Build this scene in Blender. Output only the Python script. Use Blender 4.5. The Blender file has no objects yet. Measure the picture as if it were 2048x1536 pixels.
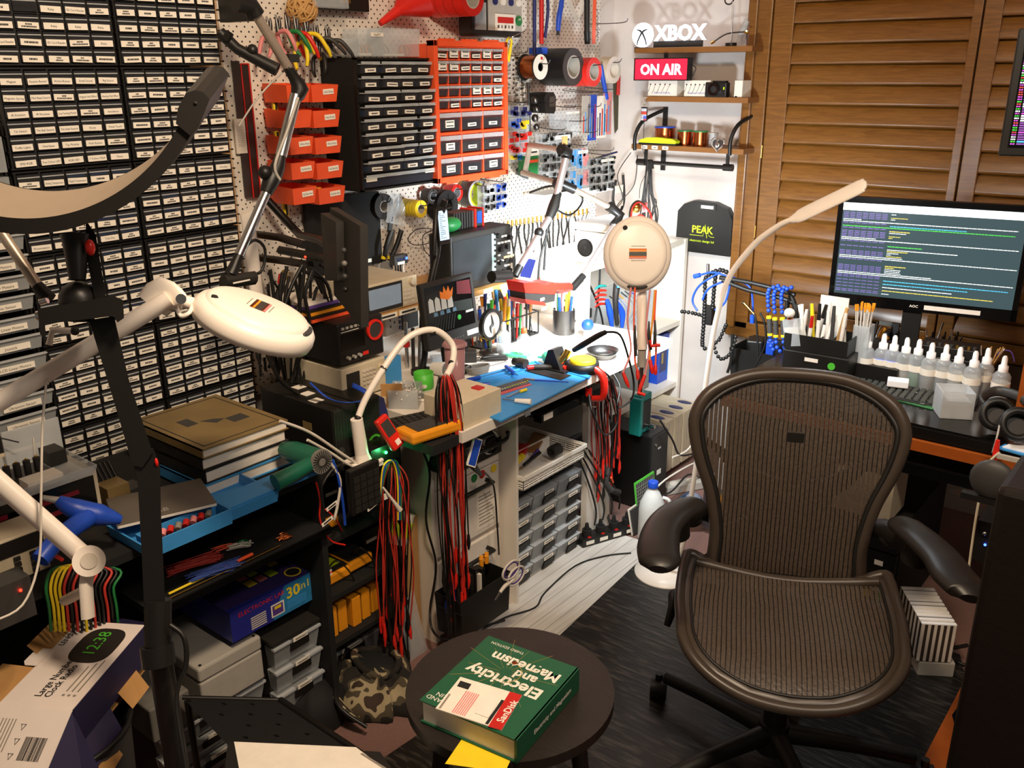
import bpy, math, random
from mathutils import Matrix, Vector, Euler
random.seed(7)
V=Vector; PI=math.pi; R=math.radians
sc=bpy.context.scene; COL=sc.collection
# ---------------- camera ----------------
CF=1815.; pitch,roll,yaw=R(19.1),R(-0.35),R(38.9)
CAM=V((2.3,0,1.65))
fw=V((-math.sin(yaw)*math.cos(pitch),math.cos(yaw)*math.cos(pitch),-math.sin(pitch)))
r0=fw.cross(V((0,0,1))).normalized(); u0=r0.cross(fw)
rv=math.cos(roll)*r0+math.sin(roll)*u0; uv=-math.sin(roll)*r0+math.cos(roll)*u0
cd=bpy.data.cameras.new('camera'); cam=bpy.data.objects.new('camera',cd); COL.objects.link(cam)
cd.sensor_width=36; cd.lens=CF/2048*36; cd.clip_start=.02
Mx=Matrix((rv,uv,-fw)).transposed().to_4x4(); Mx.translation=CAM; cam.matrix_world=Mx
sc.camera=cam
def P(x,y,X=None,Y=None,Z=None):
 d=fw+(x-1024)/CF*rv-(y-768)/CF*uv
 t=(X-CAM.x)/d.x if X is not None else (Y-CAM.y)/d.y if Y is not None else (Z-CAM.z)/d.z
 return CAM+t*d
# ---------------- world, exposure, lights ----------------
sc.view_settings.view_transform='Standard'; sc.view_settings.look='None'
sc.view_settings.gamma=1; sc.view_settings.use_curve_mapping=False; sc.view_settings.exposure=0.0
w=bpy.data.worlds.new('world'); sc.world=w; w.use_nodes=True
bg=w.node_tree.nodes['Background']; bg.inputs[0].default_value=(1.0,.85,.7,1); bg.inputs[1].default_value=.10
def lamp(name,kind,loc,energy,color,size=.2,size_y=None,to=None,spread=None,angle=None):
 l=bpy.data.lights.new(name,kind); l.energy=energy; l.color=color
 if kind=='AREA':
  l.size=size
  if size_y: l.shape='RECTANGLE'; l.size_y=size_y
  if spread: l.spread=R(spread)
 else: l.shadow_soft_size=size
 if kind=='SPOT': l.spot_size=R(angle or 90); l.spot_blend=.6
 o=bpy.data.objects.new(name,l); COL.objects.link(o); o.location=loc
 if to is not None: o.rotation_euler=(V(to)-V(loc)).to_track_quat('-Z','Y').to_euler()
 return o
WARM=(1,.78,.55); COOL=(.86,.95,1)
lamp('ceiling_lamp_light','AREA',(1.75,.75,2.46),34,WARM,.22,to=(1.0,1.8,.8))
lamp('rear_ceiling_lamp_light','AREA',(2.75,.9,2.46),14,(1,.86,.72),.25,to=(1.4,2.6,.9))
# ---------------- mesh builder ----------------
MATS={}
def ln(c):
 if isinstance(c,str):
  c=[int(c[i:i+2],16)/255 for i in (0,2,4)]
 return tuple(x/12.92 if x<=.04045 else ((x+.055)/1.055)**2.4 for x in c)+(1,)
def mat(name,c,rough=.5,metal=0,alpha=1,emit=0,ecol=None,bump=0,var=.12,scale=30,spec=None,coat=0,tr=0):
 if name in MATS: return MATS[name]
 m=bpy.data.materials.new(name); m.use_nodes=True; nt=m.node_tree; b=nt.nodes['Principled BSDF']
 c=ln(c)
 n=nt.nodes.new('ShaderNodeTexNoise'); n.inputs['Scale'].default_value=scale; n.inputs['Detail'].default_value=3
 tc=nt.nodes.new('ShaderNodeTexCoord'); nt.links.new(tc.outputs['Object'],n.inputs['Vector'])
 mx=nt.nodes.new('ShaderNodeMix'); mx.data_type='RGBA'
 mx.inputs[6].default_value=tuple(x*(1-var) for x in c[:3])+(1,); mx.inputs[7].default_value=tuple(min(1,x*(1+var)) for x in c[:3])+(1,)
 nt.links.new(n.outputs[0],mx.inputs[0]); nt.links.new(mx.outputs[2],b.inputs['Base Color'])
 b.inputs['Roughness'].default_value=rough; b.inputs['Metallic'].default_value=metal; b.inputs['Alpha'].default_value=alpha
 if spec is not None: b.inputs['Specular IOR Level'].default_value=spec
 if coat: b.inputs['Coat Weight'].default_value=coat; b.inputs['Coat Roughness'].default_value=.15
 if tr: b.inputs['Transmission Weight'].default_value=tr
 if emit:
  b.inputs['Emission Color'].default_value=ln(ecol) if ecol else c; b.inputs['Emission Strength'].default_value=emit
 if bump:
  bp=nt.nodes.new('ShaderNodeBump'); bp.inputs['Strength'].default_value=bump; bp.inputs['Distance'].default_value=.002
  nt.links.new(n.outputs[0],bp.inputs['Height']); nt.links.new(bp.outputs[0],b.inputs['Normal'])
 MATS[name]=m; return m
def shader(name,fn):
 m=bpy.data.materials.new(name); m.use_nodes=True; nt=m.node_tree; b=nt.nodes['Principled BSDF']
 N=nt.nodes; Lk=nt.links.new
 def node(t,**k):
  x=N.new(t)
  for a,v in k.items(): setattr(x,a,v)
  return x
 fn(nt,b,node,Lk); MATS[name]=m; return m
def mth(node,Lk,op,a,b_=None,c=None):
 x=node('ShaderNodeMath',operation=op)
 for i,q in enumerate((a,b_,c)):
  if q is None: continue
  if isinstance(q,(int,float)): x.inputs[i].default_value=q
  else: Lk(q,x.inputs[i])
 return x.outputs[0]
class M:
 def __init__(s,name,parent=None,w=False,**tags):
  s.name=name; s.parent=parent; s.w=w; s.v=[]; s.f=[]; s.m=[]; s.s=[]; s.mats=[]; s.T=None; s.tags=tags; s.bev=0; s.subs=[]; s.ob=None; s.loc=None; s.sub2=0
  PEND.append(s)
 def add(s,vs,fs,m,sm=False):
  o=len(s.v)
  if s.T is not None: vs=[s.T@V(p) for p in vs]
  s.v+= [tuple(p) for p in vs]
  if isinstance(m,str): m=MATS[m]
  if m not in s.mats: s.mats.append(m)
  i=s.mats.index(m)
  for f in fs: s.f.append(tuple(o+k for k in f)); s.m.append(i); s.s.append(sm)
  return s
 def box(s,a,b,m):
  (x0,y0,z0),(x1,y1,z1)=a,b
  x0,x1=min(x0,x1),max(x0,x1); y0,y1=min(y0,y1),max(y0,y1); z0,z1=min(z0,z1),max(z0,z1)
  return s.add([(x0,y0,z0),(x1,y0,z0),(x1,y1,z0),(x0,y1,z0),(x0,y0,z1),(x1,y0,z1),(x1,y1,z1),(x0,y1,z1)],
          [(0,3,2,1),(4,5,6,7),(0,1,5,4),(1,2,6,5),(2,3,7,6),(3,0,4,7)],m)
 def bx(s,c,d,m): # centre-bottom, dims
  return s.box((c[0]-d[0]/2,c[1]-d[1]/2,c[2]),(c[0]+d[0]/2,c[1]+d[1]/2,c[2]+d[2]),m)
 def tray(s,c,d,t,m,taper=0,bottom=True): # open box, centre-bottom, outer dims
  x,y,z=c; a,b,h=d[0]/2,d[1]/2,d[2]; k=taper
  o0=[(x-a*(1-k),y-b*(1-k),z),(x+a*(1-k),y-b*(1-k),z),(x+a*(1-k),y+b*(1-k),z),(x-a*(1-k),y+b*(1-k),z)]
  o1=[(x-a,y-b,z+h),(x+a,y-b,z+h),(x+a,y+b,z+h),(x-a,y+b,z+h)]
  i1=[(x-a+t,y-b+t,z+h),(x+a-t,y-b+t,z+h),(x+a-t,y+b-t,z+h),(x-a+t,y+b-t,z+h)]
  q=a*(1-k)-t; p=b*(1-k)-t
  i0=[(x-q,y-p,z+t),(x+q,y-p,z+t),(x+q,y+p,z+t),(x-q,y+p,z+t)]
  fs=[(3,2,1,0),(12,13,14,15)]
  for j in range(4):
   l=(j+1)%4
   fs+=[(j,l,4+l,4+j),(4+j,4+l,8+l,8+j),(8+j,8+l,12+l,12+j)]
  return s.add(o0+o1+i1+i0,fs,m)
 def cyl(s,a,b,r,m,r2=None,n=16,sm=True,cap=True):
  a=V(a);b=V(b);r2=r if r2 is None else r2
  d=(b-a).normalized(); e=d.orthogonal().normalized(); g=d.cross(e)
  vs=[];fs=[]
  for k in range(n):
   q=e*math.cos(2*PI*k/n)+g*math.sin(2*PI*k/n); vs.append(a+q*r)
  for k in range(n):
   q=e*math.cos(2*PI*k/n)+g*math.sin(2*PI*k/n); vs.append(b+q*r2)
  s.add(vs,[(k,(k+1)%n,n+(k+1)%n,n+k) for k in range(n)],m,sm)
  if cap: s.add(vs,[tuple(range(n-1,-1,-1)),tuple(range(n,2*n))],m)
  return s
 def ring(s,a,b,r,ri,m,n=24,mi=None): # hollow cylinder
  a=V(a);b=V(b); d=(b-a).normalized(); e=d.orthogonal().normalized(); g=d.cross(e); vs=[]
  for c,rr in ((a,r),(b,r),(b,ri),(a,ri)):
   for k in range(n): vs.append(c+(e*math.cos(2*PI*k/n)+g*math.sin(2*PI*k/n))*rr)
  def q(i,j): return [(i*n+k,i*n+(k+1)%n,j*n+(k+1)%n,j*n+k) for k in range(n)]
  s.add(vs,q(0,1),m,True); s.add(vs,q(1,2)+q(3,0),m); s.add(vs,q(2,3),mi or m,True); return s
 def tube(s,pts,r,m,n=6,sub=5,closed=False,flat=None):
  pts=[V(p) for p in pts]
  if sub>1 and len(pts)>2:
   out=[];N=len(pts)
   rng=N if closed else N-1
   for i in range(rng):
    p0=pts[(i-1)%N] if closed or i>0 else pts[0]; p1=pts[i]; p2=pts[(i+1)%N]
    p3=pts[(i+2)%N] if closed or i+2<N else pts[-1]
    for k in range(sub):
     t=k/sub
     out.append(.5*((2*p1)+(p2-p0)*t+(2*p0-5*p1+4*p2-p3)*t*t+(3*p1-p0-3*p2+p3)*t**3))
   if not closed: out.append(pts[-1])
   rr=None
   if isinstance(r,(list,tuple)):
    rr=[]
    for i in range(rng):
     for k in range(sub):
      p_,q_=r[i],r[(i+1)%N]; rr.append(tuple(x+(y-x)*k/sub for x,y in zip(p_,q_)) if isinstance(p_,tuple) else p_+(q_-p_)*k/sub)
    if not closed: rr.append(r[-1])
    r=rr
   pts=out
  N=len(pts); vs=[]
  e=None
  for i in range(N):
   if closed: d=pts[(i+1)%N]-pts[i-1]
   else: d=pts[min(i+1,N-1)]-pts[max(i-1,0)]
   if d.length<1e-9: d=V((0,0,1))
   d.normalize()
   if e is None: e=flat and (V(flat)-V(flat).dot(d)*d).normalized() or d.orthogonal().normalized()
   else:
    e=e-e.dot(d)*d
    if e.length<1e-6: e=d.orthogonal()
    e.normalize()
   g=d.cross(e); rad=r[i] if isinstance(r,(list,tuple)) else r
   ra,rb=(rad if isinstance(rad,tuple) else (rad,rad))
   for k in range(n):
    a=2*PI*k/n; vs.append(pts[i]+e*math.cos(a)*ra+g*math.sin(a)*rb)
  fs=[]
  for i in range(N if closed else N-1):
   j=(i+1)%N
   for k in range(n): fs.append((i*n+k,i*n+(k+1)%n,j*n+(k+1)%n,j*n+k))
  s.add(vs,fs,m,True)
  if not closed: s.add(vs,[tuple(range(n-1,-1,-1)),tuple(range((N-1)*n,N*n))],m)
  return s
 def lathe(s,prof,m,n=24,c=(0,0,0),sm=True,cap=True):
  vs=[];c=V(c)
  for r,z in prof:
   for k in range(n): vs.append(c+V((r*math.cos(2*PI*k/n),r*math.sin(2*PI*k/n),z)))
  fs=[]
  for i in range(len(prof)-1):
   for k in range(n): fs.append((i*n+k,i*n+(k+1)%n,(i+1)*n+(k+1)%n,(i+1)*n+k))
  s.add(vs,fs,m,sm)
  if cap: s.add(vs,[tuple(range(n-1,-1,-1)),tuple(range((len(prof)-1)*n,len(prof)*n))],m)
  return s
 def prism(s,poly,y0,y1,m,sm=False): # poly (x,z), extruded along y
  n=len(poly); ar=sum(poly[i][0]*poly[(i+1)%n][1]-poly[(i+1)%n][0]*poly[i][1] for i in range(n))
  if ar<0: poly=poly[::-1]
  vs=[(x,y0,z) for x,z in poly]+[(x,y1,z) for x,z in poly]
  s.add(vs,[tuple(range(n)),tuple(range(2*n-1,n-1,-1))],m)
  s.add(vs,[(k,n+k,n+(k+1)%n,(k+1)%n) for k in range(n)],m,sm); return s
 def slab(s,poly,z0,z1,m,sm=False): # poly (x,y), extruded along z
  n=len(poly); ar=sum(poly[i][0]*poly[(i+1)%n][1]-poly[(i+1)%n][0]*poly[i][1] for i in range(n))
  if ar<0: poly=poly[::-1]
  vs=[(x,y,z0) for x,y in poly]+[(x,y,z1) for x,y in poly]
  s.add(vs,[tuple(range(n-1,-1,-1)),tuple(range(n,2*n))],m)
  s.add(vs,[(k,(k+1)%n,n+(k+1)%n,n+k) for k in range(n)],m,sm); return s
 def ball(s,c,r,m,n=16):
  if not isinstance(r,(list,tuple)): r=(r,r,r)
  vs=[];h=n//2
  for i in range(h+1):
   a=PI*i/h
   for k in range(n): vs.append((c[0]+r[0]*math.sin(a)*math.cos(2*PI*k/n),c[1]+r[1]*math.sin(a)*math.sin(2*PI*k/n),c[2]-r[2]*math.cos(a)))
  fs=[(i*n+k,i*n+(k+1)%n,(i+1)*n+(k+1)%n,(i+1)*n+k) for i in range(h) for k in range(n)]
  return s.add(vs,fs,m,True)
 def surf(s,fn,nu,nv,m,th=0,sm=True,closed=False):
  vs=[fn(i/nu,j/nv) for i in range(nu+1) for j in range(nv+1)]
  q=nv+1
  fs=[(i*q+j,(i+1)*q+j,(i+1)*q+j+1,i*q+j+1) for i in range(nu) for j in range(nv)]
  s.add(vs,fs,m,sm); return s
 def text(s,t,c,h,m,al='CENTER',w=None,d=.0004,bold=0):
  me=textmesh(t,al,bold)
  xs=[v[0] for v in me[0]]
  if not xs: return s
  wd=max(xs)-min(xs); k=h/.7; kx=k
  if w and wd*k>w: kx=w/wd
  return s.add([(c[0]+x*kx,c[1]-d,c[2]+y*k-h/2) for x,y,_ in me[0]],me[1],m)
 def sub(s,name,**tags):
  return M(name,s,s.w,**tags)
TXT={}
def textmesh(t,al,bold):
 if (t,al,bold) in TXT: return TXT[(t,al,bold)]
 cu=bpy.data.curves.new('t','FONT'); cu.body=t; cu.align_x=al; cu.resolution_u=2; cu.size=1; cu.offset=bold
 o=bpy.data.objects.new('t',cu); me=bpy.data.meshes.new_from_object(o)
 r=([tuple(v.co) for v in me.vertices],[tuple(p.vertices) for p in me.polygons])
 bpy.data.objects.remove(o); bpy.data.meshes.remove(me); bpy.data.curves.remove(cu)
 TXT[(t,al,bold)]=r; return r
PEND=[]
def settags(o,label=None,cat=None,group=None,kind=None):
 if label: o['label']=label
 if cat: o['category']=cat
 if group: o['group']=group
 if kind: o['kind']=kind
class Thing:
 def __init__(s,name,label,cat,loc=(0,0,0),rz=0,group=None,rot=None,kind=None):
  s.o=bpy.data.objects.new(name,None); COL.objects.link(s.o); s.o.empty_display_size=.05
  s.mw=Matrix.Translation(V(loc))@(Euler([R(a) for a in rot]).to_matrix().to_4x4() if rot else Matrix.Rotation(R(rz),4,'Z'))
  s.o.matrix_world=s.mw; settags(s.o,label,cat,group,kind)
 def p(s,name,w=False,**tags): return M(name,s,w,**tags)
class Solo(M): # single-mesh thing
 def __init__(s,name,label,cat,loc=(0,0,0),rz=0,group=None,rot=None,w=False,kind=None):
  M.__init__(s,name,None,w,label=label,cat=cat,group=group,kind=kind)
  s.mw=Matrix.Translation(V(loc))@(Euler([R(a) for a in rot]).to_matrix().to_4x4() if rot else Matrix.Rotation(R(rz),4,'Z'))
def flush():
 for s in PEND:
  vs=s.v
  if s.w:
   root=s
   while isinstance(root,M) and root.parent is not None: root=root.parent
   inv=root.mw.inverted(); vs=[inv@V(p) for p in vs]
  me=bpy.data.meshes.new(s.name); me.from_pydata([tuple(v) for v in vs],[],s.f)
  for m in s.mats: me.materials.append(m)
  me.polygons.foreach_set('material_index',s.m); me.polygons.foreach_set('use_smooth',s.s)
  me.update()
  o=bpy.data.objects.new(s.name,me); COL.objects.link(o); s.ob=o
  if s.parent is not None:
   o.parent=s.parent.o if isinstance(s.parent,Thing) else s.parent.ob
  else: o.matrix_world=s.mw
  settags(o,**s.tags)
  if s.bev:
   b=o.modifiers.new('b','BEVEL'); b.width=s.bev; b.segments=2; b.limit_method='ANGLE'; b.angle_limit=R(40)
  if s.sub2:
   b=o.modifiers.new('s','SUBSURF'); b.levels=b.render_levels=s.sub2
 PEND.clear()
def dup(t,loc,rz=0,label=None,rot=None,scale=None):
 src=t.o if isinstance(t,Thing) else t
 r=src.copy(); COL.objects.link(r)
 r.matrix_world=Matrix.Translation(V(loc))@(Euler([R(a) for a in rot]).to_matrix().to_4x4() if rot else Matrix.Rotation(R(rz),4,'Z'))
 if scale: r.scale=scale
 if label: r['label']=label
 for ch in list(src.children):
  c=ch.copy(); COL.objects.link(c); c.parent=r
  for g in list(ch.children):
   d=g.copy(); COL.objects.link(d); d.parent=c
 return r
def struct(name,cat='structure'):
 return Solo(name,None,None,kind='structure')
# ---------------- materials ----------------
mat('black','161412',.45); mat('matte_black','0f0e0d',.8); mat('gloss_black','0c0b0b',.15); mat('dark','25221f',.55)
mat('dkgrey','3a3836',.5); mat('grey','77736c',.5); mat('ltgrey','b4aea4',.45); mat('white','efe9df',.45); mat('softwhite','dcd2c4',.5)
mat('lampwhite','fbf0e4',.35,var=.03); mat('cream','d6c8ac',.5); mat('paper','efe6d8',.8); mat('card','b98a52',.85,bump=.2)
mat('label','f6eee0',.7,var=.04); mat('ink','1b1816',.8); mat('inkgrey','8d8478',.8)
mat('red','c41e16',.4); mat('brightred','e0281c',.35); mat('orange','f65a2c',.45); mat('amber','f09a1c',.45); mat('yellow','f3d321',.5)
mat('blue','1c49b8',.4); mat('ltblue','3f93d2',.5); mat('navy','1d2560',.45); mat('green','1f7a3c',.45); mat('ltgreen','54c23a',.45); mat('teal','1b8d86',.45)
mat('pink','e08888',.5); mat('purple','5a3d8a',.5); mat('lime','d4ee22',.45); mat('mint','4fbf8f',.45)
mat('steel','c4c4c4',.25,1); mat('chrome','e4e4e4',.1,1); mat('dksteel','6c6a68',.35,1); mat('copper','c06a3a',.25,1); mat('brass','c8a050',.3,1)
mat('alu','d6ccc8',.3,.8); mat('aluwarm','c9b9a8',.35,.7)
mat('clear','dfe6ea',.15,alpha=.28); mat('clear2','cfd4d6',.2,alpha=.45); mat('frost','d5d9dc',.35,alpha=.6); mat('milk','e6e6e2',.4,alpha=.85)
mat('smoke','3a3a3e',.2,alpha=.62); mat('glass','e8f4ff',.05,alpha=.2)
mat('wood','8a5a2a',.45,scale=12,var=.25,bump=.1); mat('pine','c99a5c',.6,var=.15); mat('plywood','b98c58',.7,var=.12); mat('deskwood','a0501c',.35,var=.2)
mat('brown_plastic','3b332c',.38,var=.08); mat('armpad','1d1917',.42,bump=.05)
mat('olive','4a4430',.8); mat('camo','6a6048',.9); mat('floor_dark','1c1a19',.3)
# ---------------- structure ----------------
def peg(nt,b,node,Lk):
 tc=node('ShaderNodeTexCoord'); sp=node('ShaderNodeSeparateXYZ'); Lk(tc.outputs['Object'],sp.inputs[0])
 pitch_=.0262
 u=mth(node,Lk,'DIVIDE',sp.outputs[1],pitch_); v=mth(node,Lk,'DIVIDE',sp.outputs[2],pitch_)
 def dist(du):
  a=mth(node,Lk,'SUBTRACT',mth(node,Lk,'FRACT',mth(node,Lk,'ADD',u,du)),.5)
  c=mth(node,Lk,'SUBTRACT',mth(node,Lk,'FRACT',mth(node,Lk,'ADD',v,du)),.5)
  return mth(node,Lk,'SQRT',mth(node,Lk,'ADD',mth(node,Lk,'MULTIPLY',a,a),mth(node,Lk,'MULTIPLY',c,c)))
 d=mth(node,Lk,'MINIMUM',dist(100.0),dist(100.5))
 hole=mth(node,Lk,'LESS_THAN',d,.105)
 mx=node('ShaderNodeMix',data_type='RGBA'); mx.inputs[6].default_value=ln('ece3d6'); mx.inputs[7].default_value=ln('1c1510')
 Lk(hole,mx.inputs[0]); Lk(mx.outputs[2],b.inputs['Base Color']); b.inputs['Roughness'].default_value=.5
shader('pegboard',peg)
def wal(nt,b,node,Lk):
 n=node('ShaderNodeTexNoise'); n.inputs['Scale'].default_value=3; n.inputs['Detail'].default_value=4
 tc=node('ShaderNodeTexCoord'); Lk(tc.outputs['Object'],n.inputs['Vector'])
 cr=node('ShaderNodeValToRGB'); cr.color_ramp.elements[0].position=.35; cr.color_ramp.elements[0].color=ln('cdc2bc'); cr.color_ramp.elements[1].position=.62; cr.color_ramp.elements[1].color=ln('ded6d0')
 Lk(n.outputs[0],cr.inputs[0]); Lk(cr.outputs[0],b.inputs['Base Color']); b.inputs['Roughness'].default_value=.7
shader('wall_paint',wal)
def shut(nt,b,node,Lk):
 tc=node('ShaderNodeTexCoord'); mp=node('ShaderNodeMapping'); mp.inputs['Scale'].default_value=(1.5,18,18); Lk(tc.outputs['Object'],mp.inputs[0])
 n=node('ShaderNodeTexNoise'); n.inputs['Scale'].default_value=6; n.inputs['Detail'].default_value=5; n.inputs['Distortion'].default_value=1; Lk(mp.outputs[0],n.inputs['Vector'])
 cr=node('ShaderNodeValToRGB'); cr.color_ramp.elements[0].position=.3; cr.color_ramp.elements[0].color=ln('704618'); cr.color_ramp.elements[1].position=.75; cr.color_ramp.elements[1].color=ln('8e5f28')
 Lk(n.outputs[0],cr.inputs[0]); Lk(cr.outputs[0],b.inputs['Base Color']); b.inputs['Roughness'].default_value=.33; b.inputs['Coat Weight'].default_value=.3; b.inputs['Coat Roughness'].default_value=.25
shader('shutter_wood',shut)
def carp(nt,b,node,Lk):
 n=node('ShaderNodeTexNoise'); n.inputs['Scale'].default_value=400; tc=node('ShaderNodeTexCoord'); Lk(tc.outputs['Object'],n.inputs['Vector'])
 cr=node('ShaderNodeValToRGB'); cr.color_ramp.elements[0].color=ln('5a3f38'); cr.color_ramp.elements[1].color=ln('a87f74'); Lk(n.outputs[0],cr.inputs[0]); Lk(cr.outputs[0],b.inputs['Base Color'])
 b.inputs['Roughness'].default_value=.95; bp=node('ShaderNodeBump'); bp.inputs['Distance'].default_value=.004; Lk(n.outputs[0],bp.inputs['Height']); Lk(bp.outputs[0],b.inputs['Normal'])
shader('carpet',carp)
def matt(nt,b,node,Lk):
 tc=node('ShaderNodeTexCoord'); mp=node('ShaderNodeMapping'); mp.inputs['Rotation'].default_value=(0,0,R(-50)); mp.inputs['Scale'].default_value=(2,12,1); Lk(tc.outputs['Object'],mp.inputs[0])
 n=node('ShaderNodeTexNoise'); n.inputs['Scale'].default_value=6; n.inputs['Detail'].default_value=8; Lk(mp.outputs[0],n.inputs['Vector'])
 cr=node('ShaderNodeValToRGB'); cr.color_ramp.elements[0].position=.5; cr.color_ramp.elements[0].color=ln('1b1a19'); cr.color_ramp.elements[1].position=.85; cr.color_ramp.elements[1].color=ln('5c564e'); Lk(n.outputs[0],cr.inputs[0]); Lk(cr.outputs[0],b.inputs['Base Color'])
 wv=node('ShaderNodeTexWave'); wv.inputs['Scale'].default_value=3; wv.inputs['Distortion'].default_value=1; Lk(mp.outputs[0],wv.inputs['Vector'])
 b.inputs['Roughness'].default_value=.33; bp=node('ShaderNodeBump'); bp.inputs['Strength'].default_value=.5; bp.inputs['Distance'].default_value=.003; Lk(n.outputs[0],bp.inputs['Height']); Lk(bp.outputs[0],b.inputs['Normal'])
shader('vinyl_mat',matt)
def strip(nt,b,node,Lk):
 tc=node('ShaderNodeTexCoord'); sp=node('ShaderNodeSeparateXYZ'); Lk(tc.outputs['Object'],sp.inputs[0])
 f=mth(node,Lk,'FRACT',mth(node,Lk,'DIVIDE',sp.outputs[0],.045)); g=mth(node,Lk,'LESS_THAN',f,.08)
 mp=node('ShaderNodeMapping'); mp.inputs['Scale'].default_value=(30,2,1); Lk(tc.outputs['Object'],mp.inputs[0])
 n=node('ShaderNodeTexNoise'); n.inputs['Scale'].default_value=3; Lk(mp.outputs[0],n.inputs['Vector'])
 mx=node('ShaderNodeMix',data_type='RGBA'); mx.inputs[6].default_value=ln('b8b2aa'); mx.inputs[7].default_value=ln('e6e0d8'); Lk(n.outputs[0],mx.inputs[0])
 m2=node('ShaderNodeMix',data_type='RGBA'); m2.inputs[7].default_value=ln('a8a198'); Lk(mx.outputs[2],m2.inputs[6]); Lk(g,m2.inputs[0]); Lk(m2.outputs[2],b.inputs['Base Color']); b.inputs['Roughness'].default_value=.5
shader('whitewashed_vinyl',strip)
YB=3.6
s=struct('floor'); s.box((-.1,-1.6,-.05),(3.6,YB+.1,0),'carpet')
s=struct('wall_left'); s.box((-.1,-1.6,0),(-.02,YB,2.6),'wall_paint')
s=struct('wall_back'); s.box((-.1,YB,0),(3.6,YB+.1,2.6),'wall_paint')
s=struct('ceiling'); s.box((-.1,-1.6,2.6),(3.6,YB+.1,2.65),'wall_paint')
s=struct('trim_1'); s.box((-.02,1.60,.7),(0,3.46,2.6),'pegboard')
s=struct('trim_2'); s.box((-.02,1.47,.7),(.008,1.60,2.6),'plywood'); s.box((.008,1.57,.7),(.016,1.60,2.6),'pegboard')
# shutters over the window
t=Thing('window_1',None,None,(0,YB,0),kind='structure')
xs=[P(x,y,Y=YB-.06).x for x,y in ((1493,100),(1541,100),(1571,100),(1590,100),(1926,160),(1947,160),(1985,160))]
z0=.60; z1=2.55
fr=t.p('window_frame')
fr.box((xs[0],-.07,z0),(xs[1],0,z1),'shutter_wood'); fr.box((xs[0]+.012,-.085,z0),(xs[0]+.045,0,z1),'shutter_wood'); fr.box((xs[0],-.07,z0-.04),(2.9,0,z0+.03),'shutter_wood'); fr.bev=.004
for a,b_,c,d in ((xs[1]+.004,xs[2]+.025,xs[4],xs[5]-.003),(xs[5]+.003,xs[6],2.55,2.6)):
 sh=t.p('shutter_panel')
 sh.box((a,-.065,z0+.04),(b_,-.03,z1),'shutter_wood'); sh.box((c,-.065,z0+.04),(d,-.03,z1),'shutter_wood'); sh.box((b_,-.06,z0+.04),(c,-.034,z0+.11),'shutter_wood'); sh.bev=.003
 sl=sh.sub('slats'); z=z0+.115
 while z<z1-.05:
  for y0,y1,za,zb in ((-.062,-.030,z,z+.078),):
   n=8; pts=[]
   for k in range(n+1):
    q=k/n; pts.append((y0+(y1-y0)*q-.006*math.sin(PI*q), z+.082*q))
   back=[(y+.008,zz) for y,zz in pts[::-1]]; poly=pts+back; m_=len(poly)
   vs=[(b_,y,zz) for y,zz in poly]+[(c,y,zz) for y,zz in poly]
   sl.add(vs,[(k,m_+k,m_+(k+1)%m_,(k+1)%m_) for k in range(m_)],'shutter_wood',True)
  z+=.073
for k,zz in enumerate((1.31,.99)):
 h=t.p('hinge'); h.cyl((xs[1]+.002,-.07,zz),(xs[1]+.002,-.07,zz+.05),.004,'brass',n=8)
# floor coverings
s=Solo('floor_mat','worn black vinyl mat on the floor under the mesh chair','mat',(0,0,0))
s.slab([(.80,.3),(.92,1.85),(.92,1.86),(.86,2.62),(1.9,2.6),(2.25,1.7),(2.25,.3)],.001,.006,'vinyl_mat')
s=Solo('vinyl_strip','whitewashed plank vinyl strip on the floor before the drawer towers','floor covering',(0,0,0))
s.slab([(.50,1.72),(.92,1.86),(.92,2.3),(.86,2.62),(.50,2.60)],.0005,.003,'whitewashed_vinyl')
# ---------------- parts drawer wall ----------------
WORDS='Relay,Magnet,Passive Buzzer,Active Buzzer,Small Sound,Big Sound,Magnetic Spring,Mini Reed Switch,Digital Hall Effect,Analog Hall Effect,IR Emission,IR Receiver,Line Tracking Module,Avoidance,Tilt Switch,Tilt Ball Switch,Shock,Metal Touch,Traffic Lights,Heartbeat,Tap Module,Push Button,SMD RGB,Two Colour LED,RGB LED,7 Colour Flash,Flame,Analog Temperature,Digital Temperature,Trim Pot,Photoresistor,SD Card Reader'.split(',')
def drawer_mesh(cell,rowh,content,lbl):
 d=M('drawer',None); PEND.pop()
 w_,h_=cell,rowh
 d.box((.003,-.004,.003),(w_-.003,.02,h_-.003),'smoke')
 d.box((.003,-.0065,h_-.011),(w_-.003,-.003,h_-.0085),'frost')
 d.box((.006,-.0035,h_*.50),(w_-.006,-.002+.0005,h_*.72),content)
 return d
for c_,cc in (('ct_black','15131a'),('ct_blue','2c5f9e'),('ct_brown','3a2a1e'),('ct_olive','4a4a20')): mat(c_,cc,.4)
DR={}
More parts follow.
